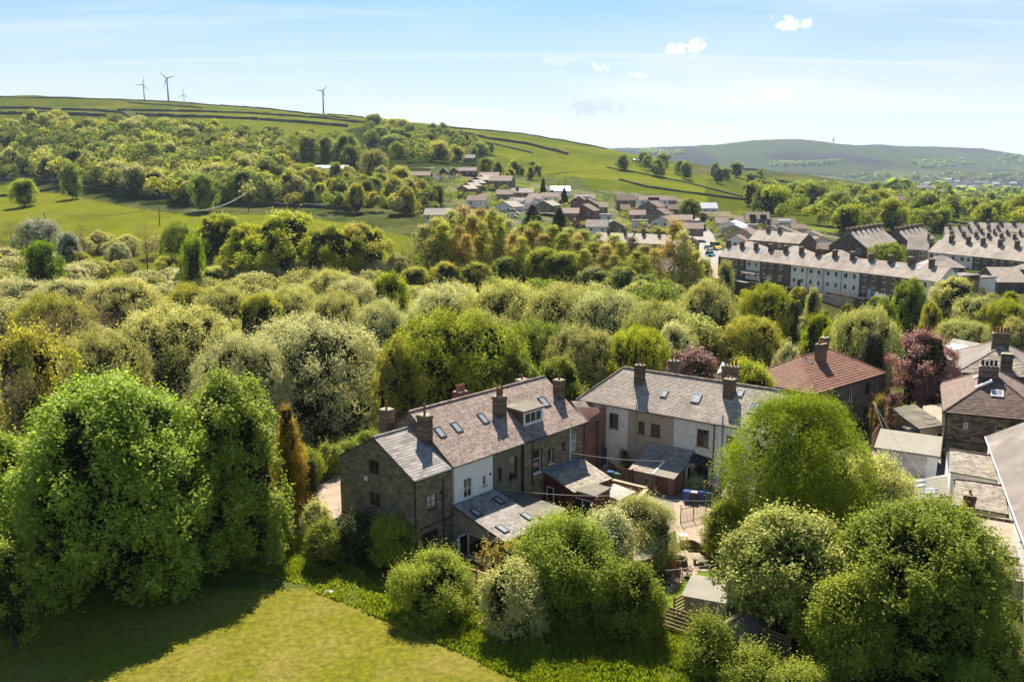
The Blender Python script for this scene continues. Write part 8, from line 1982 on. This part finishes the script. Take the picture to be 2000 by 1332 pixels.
bin_(1342, 979, ZB, 'blue_plastic', 'blue_plastic', 'blue wheelie bin, leftmost of the row by the variegated bush'); bin_(1354, 981, ZB, 'dark_plastic', 'grey_plastic', 'grey-lidded bin between the two blue bins')
bin_(1373, 980, ZB, 'blue_plastic', 'blue_plastic', 'blue wheelie bin, right one of the row by the variegated bush'); bin_(1386, 983, ZB, 'green_plastic', 'green_plastic', 'green wheelie bin with blotchy lid at the right of the row'); bin_(1393, 975, ZB, 'dark_plastic', 'green_plastic', 'dark bin at the right end behind the green one')
bin_(1193, 940, ZB, 'dark_plastic', 'blue_plastic', 'blue-lidded bin by the dark plank gate'); bin_(1207, 944, ZB, 'green_plastic', 'green_plastic', 'green bin beside the blue-lidded one by the dark plank gate'); bin_(1268, 955, ZB, 'dark_plastic', 'dark_plastic', 'black bin against the outbuilding wall')
def fence(name, a, b, h, label, n, board='timber', gap=.25, horizontal=False, cat='fence', post=True, z=None, thick=.02, jag=0.0, top=None):
    a = v3(*a); b = v3(*b); d = unit((b - a) * [1, 1, 0]); nrm_ = v3(d[1], -d[0], 0); ln = np.linalg.norm((b - a)[:2]); r = thing(name, label, cat, (a + b) / 2); rnd = random.Random(n)
    me = None
    if horizontal:
        hb = h / n * (1 - gap)
        for k in range(n):
            mb = MB(); c = (a + b) / 2 + v3(0, 0, h * (k + .5) / n); mb.box(c, unit(b - a), nrm_, Z3, ln / 2, thick, hb / 2, rnd.random()); mb.build('board', board, r)
    else:
        wb = ln / n * (1 - gap) / 2
        for k in range(n):
            c = a + (b - a) * (k + .5) / n + v3(0, 0, (h + (jag if k % 2 else 0)) / 2); mb = MB(); mb.box(c, d, nrm_, Z3, wb, thick, (h + (jag if k % 2 else 0)) / 2, rnd.random()); mb.build('board', board, r)
        for zz in (.25, .8):
            mb = MB(); mb.box((a + b) / 2 + v3(0, 0, h * zz) - nrm_ * .05, unit(b - a), nrm_, Z3, ln / 2, .025, .045, .3); mb.build('rail', board, r)
    if post:
        m = max(2, int(ln / 2) + 1)
        for k in range(m):
            c = a + (b - a) * k / (m - 1); mb = MB(); mb.box(c + v3(0, 0, h / 2 + .05) - nrm_ * .09, d, nrm_, Z3, .05, .05, h / 2 + .05, .6); mb.build('post', board, r)
    return r
def A_(x, y, z=G0): return at(x, y, z)
fence('picket_fence', A_(1703, 878), A_(1768, 785), 1.9, 'tall jagged timber fence running up between the birch and the walled garden', 56, 'timber', gap=.2, jag=.12)
fence('timber_fence', A_(1728, 856), A_(1754, 828), 1.8, 'pale boards of the open timber enclosure left of the annexe, long side', 16, 'timber', gap=.05)
fence('timber_fence', A_(1754, 828), A_(1790, 833), 1.8, 'pale boards of the open timber enclosure left of the annexe, far side', 12, 'timber', gap=.05)
fence('plank_gate', A_(1212, 948), A_(1234, 953), 1.9, 'dark green plank gate beside the outbuilding', 10, 'dark_timber', gap=.05)
fence('plank_fence', A_(1186, 930), A_(1212, 946), 1.7, 'dark plank fence left of the plank gate', 12, 'dark_timber', gap=.05)
fence('slatted_fence', A_(1289, 1222), A_(1345, 1240), 1.7, 'pale horizontal slat fence left of the grey shed', 6, 'timber', gap=.45, horizontal=True)
fence('slatted_fence', A_(1318, 1208), A_(1345, 1192), 1.6, 'short slatted fence panel above the first, at the lawn corner', 6, 'timber', gap=.45, horizontal=True)
fence('slatted_fence', A_(1455, 1255), A_(1540, 1290), 1.7, 'brown slatted fence under the glossy white-leaved tree', 7, 'timber', gap=.4, horizontal=True)
# trellis fence at the field edge
ta, tb = A_(868, 1142), A_(962, 1172); tr = thing('trellis_fence', 'brown trellis fence between the lean-to patio and the round bush', 'fence', (ta + tb) / 2)
d = unit((tb - ta) * [1, 1, 0]); ln = np.linalg.norm((tb - ta)[:2]); nn_ = v3(d[1], -d[0], 0)
for k in range(18):
    mb = MB(); mb.box(ta + d * ln * (k + .5) / 18 + v3(0, 0, .95), d, nn_, Z3, .02, .015, .95); mb.build('lath', 'timber', tr)
for k in range(9):
    mb = MB(); mb.box((ta + tb) / 2 + v3(0, 0, .15 + k * .2) + nn_ * .035, d, nn_, Z3, ln / 2, .015, .02); mb.build('lath', 'timber', tr)
for k in range(4):
    mb = MB(); mb.box(ta + d * ln * k / 3 + v3(0, 0, 1.0) - nn_ * .08, d, nn_, Z3, .06, .06, 1.05); mb.build('post', 'dark_timber', tr)
mb = MB(); mb.box((ta + tb) / 2 + v3(0, 0, 1.95), d, nn_, Z3, ln / 2 + .05, .06, .04); mb.build('top_rail', 'timber', tr)
fence('plank_fence', A_(812, 1118), A_(868, 1142), 1.7, 'dark boarded fence at the house corner left of the trellis', 14, 'dark_timber', gap=.06)
# double iron gate of the drive
gr = thing('iron_gate', 'open-barred black iron gate with a thin arched top across the drive', 'gate', A_(1350, 1020))
ga, gb_ = A_(1329, 1024), A_(1378, 1012); d = unit((gb_ - ga) * [1, 1, 0]); ln = np.linalg.norm((gb_ - ga)[:2])
for k in range(19):
    s = k / 18; hh = 1.5 + .25 * math.sin(PI * s); mb = MB(); mb.bar(ga + d * ln * s + v3(0, 0, .1), ga + d * ln * s + v3(0, 0, hh), .016, .016, 5); mb.build('bar', 'black_paint', gr)
for zz in (.15, 1.4):
    mb = MB(); mb.bar(ga + v3(0, 0, zz), gb_ + v3(0, 0, zz), .025, .025, 5); mb.build('rail', 'black_paint', gr)
for P in (ga, (ga + gb_) / 2, gb_):
    mb = MB(); mb.bar(P + v3(0, 0, 0), P + v3(0, 0, 1.85), .045, .045, 6); mb.build('post', 'black_paint', gr)
# low walls round the yard
def lowwall(a, b, h, label, mat='tan_render', cap='mortar_cap', w_=.3):
    a = v3(*a); b = v3(*b); d = unit((b - a) * [1, 1, 0]); n = v3(d[1], -d[0], 0); ln = np.linalg.norm((b - a)[:2]); r = thing('garden_wall', label, 'wall', (a + b) / 2)
    mb = MB(); mb.box((a + b) / 2 + v3(0, 0, h / 2), d, n, Z3, ln / 2, w_ / 2, h / 2); mb.build('wall', mat, r)
    nst = max(2, int(ln / .6))
    for k in range(nst):
        mb = MB(); mb.box(a + (b - a) * (k + .5) / nst + v3(0, 0, h + .045), d, n, Z3, ln / nst / 2 - .008, w_ / 2 + .06, .04, k % 3 / 3); mb.build('coping_stone', cap, r)
lowwall(A_(1196, 968), A_(1262, 985), 1.6, 'yellow-capped wall between the stone house and the yard', 'red_brick'); lowwall(A_(1262, 985), A_(1240, 1010), 1.5, 'short capped wall turning towards the mound bush', 'red_brick')
lowwall(A_(1180, 925), A_(1232, 940), .9, 'low planter wall below the brick wing', 'red_brick')
# clothes-drying frame
dr = thing('drying_rack', 'wooden drying rack with four long bars near the birch', 'drying rack', A_(1385, 960))
for k in range(4):
    a = at(1374 + k * 6, 942 + k * 2.2, 1.0); b = at(1391 + k * 9, 929 + k * 3.0, 1.25); mb = MB(); mb.bar(a, b, .04, .04, 5); mb.build('bar', 'timber', dr)
for x, y in ((1376, 942), (1398, 948)):
    P = at(x, y, 1.0); mb = MB(); mb.bar((P[0], P[1], ZB), P, .05, .05, 5); mb.build('leg', 'timber', dr)
# laundry by the yew and under the long terrace
ll = thing('washing_line', 'washing line with three white cloths beside the yew', 'laundry', A_(1722, 795)); la, lb_ = at(1708, 776, 1.2), at(1734, 775, 1.2)
mb = MB(); mb.bar(la, lb_, .015, .015, 4); mb.build('line', 'cable', ll)
for k in range(3):
    c = la + (lb_ - la) * (.2 + .28 * k); mb = MB(); mb.box(c - v3(0, 0, .38), unit(lb_ - la), unit(v3(-(lb_ - la)[1], (lb_ - la)[0], 0)), Z3, .26, .02, .36); mb.build('cloth', 'cloth_white', ll)
ll = thing('washing_line', 'washing line with white cloths in the yard of the long terrace', 'laundry', at(1722, 585, 2.1))
for k in range(4):
    c = at(1712 + k * 7, 577 + k * 2, 3.2); mb = MB(); mb.box(c, v3(1, 0, 0), v3(0, 1, 0), Z3, .4, .03, .7 - .15 * (k % 2)); mb.build('cloth', 'cloth_white', ll)
# garden shelter, patio and shed
pt = thing('patio_terrace', 'stone flagged patio beside the small curved lawn', 'patio', A_(1350, 1110)); rnd = random.Random(2)
ox, oy = A_(1330, 1115)[:2]; pcs = [(1288, 1165), (1306, 1140), (1302, 1100), (1335, 1075), (1388, 1092), (1398, 1118), (1352, 1122), (1318, 1150)]
pw_ = [tuple(A_(x, y)[:2]) for x, y in pcs]
for i in range(-14, 15):
    for j in range(-14, 15):
        x, y = ox + i * .62 + (j % 2) * .3, oy + j * .5
        if inpoly(np.array([x]), np.array([y]), pw_)[0]:
            mb = MB(); mb.box((x, y, G0 + .06 + rnd.uniform(-.008, .008)), (1, 0, 0), (0, 1, 0), Z3, .30, .24, .05, rnd.random()); mb.build('flagstone', 'paving', pt)
gs = thing('garden_shelter', 'open garden shelter with a pale felt roof behind the small green tree', 'shelter', A_(1270, 1110))
rq = [at(1236, 1098, 1.35), at(1268, 1092, 1.3), at(1306, 1050, 1.6), at(1240, 1052, 1.75)]
mb = MB(); mb.solid([p - v3(0, 0, .1) for p in rq], rq); mb.build('felt_roof', 'pale_felt', gs)
for p in rq:
    mb = MB(); c = sum(rq) / 4; q = p + (c - p) * .06; mb.bar((q[0], q[1], G0), q - v3(0, 0, .1), .06, .06, 6); mb.build('post', 'dark_timber', gs)
for a, b in ((0, 1), (1, 2)):
    mb = MB(); mb.bar(rq[a], rq[b], .07, .07, 5); mb.build('fascia', 'dark_timber', gs)
sd = thing('garden_shed', 'grey boarded garden shed with a pale felt roof below the lawn', 'shed', A_(1410, 1210))
sl_, sr_, st_, sb_ = at(1337, 1164, 1.0), at(1412, 1182, .9), at(1455, 1140, 1.5), at(1385, 1140, 1.5)
e_a, e_b, ap = at(1408, 1178, .9), at(1465, 1200, .9), at(1432, 1160, 1.7)
wl_ = [v3(sl_[0], sl_[1], 0), v3(sr_[0] + .3, sr_[1], 0), v3(sr_[0] + 2.0, sr_[1] + 2.0, 0), v3(sl_[0] + 1.2, sl_[1] + 2.6, 0)]
mb = MB(); mb.solid([p + v3(0, 0, G0) for p in wl_], [p + v3(0, 0, .95) for p in wl_]); mb.build('wall', 'grey_timber', sd)
mb = MB(); c = sum(wl_) / 4; mb.solid([c + (p - c) * 1.12 + v3(0, 0, 1.0) for p in wl_], [c + (p - c) * 1.12 + v3(0, 0, 1.1 + .25 * (i > 1)) for i, p in enumerate(wl_)]); mb.build('felt_roof', 'pale_felt', sd)
ga_ = [at(1404, 1196, 0.9), at(1462, 1210, .9)]; fz = Face(at(1408, 1262, G0), at(1462, 1282, G0))
g2 = thing('timber_shed', 'grey shiplap shed gable seen under the leaves of the white-leaved tree', 'shed', fz.p(fz.len / 2, -1, G0))
mb = MB()
for k in range(14):
    z0 = G0 + k * .16; hw = fz.len / 2 if z0 < .55 else max(.1, fz.len / 2 * (1 - (z0 - .55) / .8))
    m2 = MB(); m2.box(fz.p(fz.len / 2, -.02 + .0, z0 + .08), fz.s, unit(fz.n + Z3 * .12), Z3, hw, .02, .078, (k * 37 % 10) / 10); m2.build('board', 'grey_timber', g2)
mb = MB(); mb.solid([fz.p(0, -2.2, G0), fz.p(fz.len, -2.2, G0), fz.p(fz.len, -.05, G0), fz.p(0, -.05, G0)][::-1], [fz.p(0, -2.2, .5), fz.p(fz.len, -2.2, .5), fz.p(fz.len, -.05, .5), fz.p(0, -.05, .5)][::-1]); mb.build('wall', 'grey_timber', g2)
for s in (-1, 1):
    mb = MB(); c = fz.len / 2; P = [fz.p(c, .15, 1.45), fz.p(c + s * (c + .2), .15, .42), fz.p(c + s * (c + .2), -2.4, .42), fz.p(c, -2.4, 1.45)]
    mb.solid([p - v3(0, 0, .06) for p in P], P); mb.build('felt_roof', 'bituminous_felt', g2)
# garden furniture
def chair(P, yaw, label):
    c = Frame(P[0], P[1], yaw); r = thing('garden_chair', label, 'chair', P); z = P[2]
    mb = MB(); mb.box(c(0, 0, z + .42), c.a, c.b, Z3, .28, .28, .03); mb.build('seat', 'dark_timber', r)
    for k in range(4):
        mb = MB(); mb.box(c(-.21 + .14 * k, .27 + .05, z + .75), c.a, unit(c.b - Z3 * -.2), unit(Z3 + c.b * .25), .05, .015, .32); mb.build('back_slat', 'dark_timber', r)
    for s in (-1, 1):
        mb = MB(); mb.box(c(s * .3, 0, z + .64), c.a, c.b, Z3, .03, .28, .02); mb.build('armrest', 'dark_timber', r)
        for w_ in (-.24, .24):
            mb = MB(); mb.bar(c(s * .26, w_, z), c(s * .26, w_, z + .42), .025, .025, 5); mb.build('leg', 'dark_timber', r)
zp = G0 + .11
chair(at(1342, 1124, zp), 60, 'brown wooden garden chair alone on the patio by the lawn'); chair(at(1318, 1136, zp), 150, 'garden chair at the patio edge beside the shelter post')
fpit = thing('fire_pit', 'round stone fire pit on the patio', 'fire pit', at(1326, 1098, zp))
for k in range(12):
    a = 2 * PI * k / 12; P = at(1326, 1098, zp); mb = MB(); mb.box((P[0] + .55 * math.cos(a), P[1] + .55 * math.sin(a), zp + .2), (-math.sin(a), math.cos(a), 0), (math.cos(a), math.sin(a), 0), Z3, .135, .1, .2, k % 4 / 4); mb.build('stone', 'gritstone', fpit)
P = at(1312, 1108, zp); br = thing('clay_oven', 'rust-red rounded clay oven beside the fire pit', 'oven', P)
mb = MB(); mb.lathe(P, [(.35, 0), (.42, .3), (.42, .6), (.3, .9), (.12, 1.05), (.12, 1.3), (.09, 1.32)], 14); mb.build('body', 'terracotta', br)
P = at(1334, 1062, zp); ch_ = thing('side_table', 'small white-topped timber stand at the gate end of the patio', 'table', P)
mb = MB(); mb.box(P + v3(0, 0, .8), (1, 0, 0), (0, 1, 0), Z3, .35, .3, .03); mb.build('top', 'white_paint', ch_)
for a, b in ((-1, -1), (1, -1), (1, 1), (-1, 1)):
    mb = MB(); mb.bar(P + v3(.28 * a, .24 * b, 0), P + v3(.28 * a, .24 * b, .78), .025, .025, 5); mb.build('leg', 'timber', ch_)
# curved edging posts round the patio
ed = thing('sleeper_edging', 'curved palisade of short dark timber posts behind the patio', 'edging', A_(1370, 1085))
for k in range(30):
    s = k / 29; x = 1330 + 70 * s; y = 1072 + 44 * s ** 2 - 6 * math.sin(PI * s); P = A_(x, y); mb = MB(); mb.bar(P, P + v3(0, 0, .75), .1, .1, 6, k % 5 / 5); mb.build('post', 'dark_timber', ed)
for k, (x, y) in enumerate(((1364, 1100), (1374, 1105))):
    P = at(x, y, zp); b = thing('stone_bench', 'low stone bench, %s of the two by the palisade' % ('left' if k == 0 else 'right'), 'bench', P)
    mb = MB(); mb.box(P + v3(0, 0, .4), (1, 0, 0), (0, 1, 0), Z3, .45, .22, .05); mb.build('seat', 'gritstone', b)
    for s in (-1, 1):
        mb = MB(); mb.box(P + v3(.3 * s, 0, .17), (1, 0, 0), (0, 1, 0), Z3, .07, .2, .18); mb.build('leg', 'gritstone', b)
# white scrap of litter in the rough grass
P = A_(641, 1158); lt_ = MB(); lt_.solid([P + v3(-.3, -.1, .1), P + v3(.3, -.12, .1), P + v3(.35, .1, .12), P + v3(-.2, .12, .1)], [P + v3(-.3, -.1, .13), P + v3(.3, -.12, .16), P + v3(.35, .1, .15), P + v3(-.2, .12, .2)]); o = lt_.build('plastic_sheet', 'white_paint'); tag(o, 'small white scrap of plastic lying in the rough grass strip', 'litter')
# ---------------------------------------------------------------- rough grass along the field edge
def grass(name, polys, n, hmin, hmax, seed, mat='leaf_grass', z=G0, clump=.5):
    rs = np.random.RandomState(seed); X = []; 
    allp = []
    for poly in polys:
        w_ = np.array([at(x, y, z)[:2] for x, y in poly]); allp.append(w_)
    tot = 0; pts = []
    for w_ in allp:
        lo, hi = w_.min(0), w_.max(0); p = rs.uniform(lo, hi, (n * 3, 2)); m = inpoly(p[:, 0], p[:, 1], [tuple(q) for q in w_]); p = p[m]
        dens = fbm(p[:, 0] / 1.5, p[:, 1] / 1.5, 3, seed); p = p[rs.rand(len(p)) < np.clip((dens - .3) * 3, .15, 1)]; pts.append(p)
    p = np.concatenate(pts); rs.shuffle(p); p = p[:n]; m = len(p)
    hh = rs.uniform(hmin, hmax, m) * (.5 + fbm(p[:, 0] / 2, p[:, 1] / 2, 3, seed + 1)); a = rs.uniform(0, 2 * PI, m); le = rs.uniform(.1, .8, m) * hh; la = rs.uniform(0, 2 * PI, m)
    wd = hh * .16 + .015
    zc = height(p[:, 0], p[:, 1])
    B1 = np.stack([p[:, 0] + wd * np.cos(a), p[:, 1] + wd * np.sin(a), zc - .02], 1); B2 = np.stack([p[:, 0] - wd * np.cos(a), p[:, 1] - wd * np.sin(a), zc - .02], 1)
    Tt = np.stack([p[:, 0] + le * np.cos(la), p[:, 1] + le * np.sin(la), zc + hh], 1); Md = (B1 + B2) / 2 * .35 + Tt * .65; Md[:, 2] = zc + hh * .75
    wv = np.stack([wd * .5 * np.cos(a), wd * .5 * np.sin(a), np.zeros(m)], 1)
    V_ = np.stack([B1, B2, Md - wv, Tt, Md + wv], 1).reshape(-1, 3); i0 = np.arange(m) * 5
    q = np.concatenate([np.stack([i0, i0 + 1, i0 + 2, i0 + 4], 1), np.stack([i0 + 4, i0 + 2, i0 + 3, i0 + 3], 1)])
    q = np.stack([i0, i0 + 1, i0 + 2, i0 + 4], 1)
    tri = np.stack([i0 + 4, i0 + 2, i0 + 3], 1)
    tn = np.clip(rs.rand(m) * .6 + fbm(p[:, 0] / 3, p[:, 1] / 3, 3, seed + 5) * .6 - .1, 0, 1)
    me = fast_mesh(name, V_, q, [mat], tn); o = bpy.data.objects.new(name, me); COL.objects.link(o); o['kind'] = 'stuff'; return o
mk('rough_soil', (0.065, 0.09, 0.008), stain=.4, scale=1.2, c3=(0.11, 0.11, 0.02), c3scale=.4, bump=.6, bscale=6, spec=.1)
drape('rough_strip', wpts([(440, 1132), (500, 1060), (560, 1040), (640, 1052), (800, 1130), (990, 1180), (1300, 1260), (1380, 1400), (1100, 1400), (960, 1300), (800, 1228), (640, 1162), (520, 1150), (380, 1150), (250, 1150), (250, 1060), (400, 1060)]), 'rough_soil', .01, .8, curve=False)
grass('rough_grass', [[(300, 1126), (300, 1080), (500, 1065), (560, 1042), (640, 1060), (740, 1150), (960, 1200), (1120, 1290), (1180, 1360), (1080, 1360), (960, 1306), (800, 1232), (640, 1166), (530, 1122), (465, 1111), (400, 1117)]], 100000, .15, .42, 4)
grass('mown_grass_blades', [[(-60, 1160), (300, 1122), (400, 1108), (465, 1103), (560, 1124), (700, 1190), (850, 1256), (1000, 1328), (1060, 1360), (-60, 1360)]], 45000, .03, .07, 6)
grass('bank_grass', [[(1060, 1210), (1250, 1230), (1400, 1240), (1560, 1290), (1640, 1380), (1100, 1380)]], 26000, .2, .5, 7)
# ---------------------------------------------------------------- the air between here and the far hills
mh, n_, l_ = newmat('haze_air'); n_.clear()
vo = n_.new('ShaderNodeVolumePrincipled'); ou = n_.new('ShaderNodeOutputMaterial')
vo.inputs['Color'].default_value = (0.66, 0.82, 1.0, 1); vo.inputs['Density'].default_value = 0.00006; vo.inputs['Anisotropy'].default_value = 0.3
l_(vo.outputs[0], ou.inputs['Volume'])
zlo = float(GZ.min()) - 12
mb = MB(); mb.solid([(-9400, -9400, zlo), (9400, -9400, zlo), (9400, 9400, zlo), (-9400, 9400, zlo)], [(-9400, -9400, 330), (9400, -9400, 330), (9400, 9400, 330), (-9400, 9400, 330)])
hz_ = mb.build('haze', mh, None, kind='stuff')
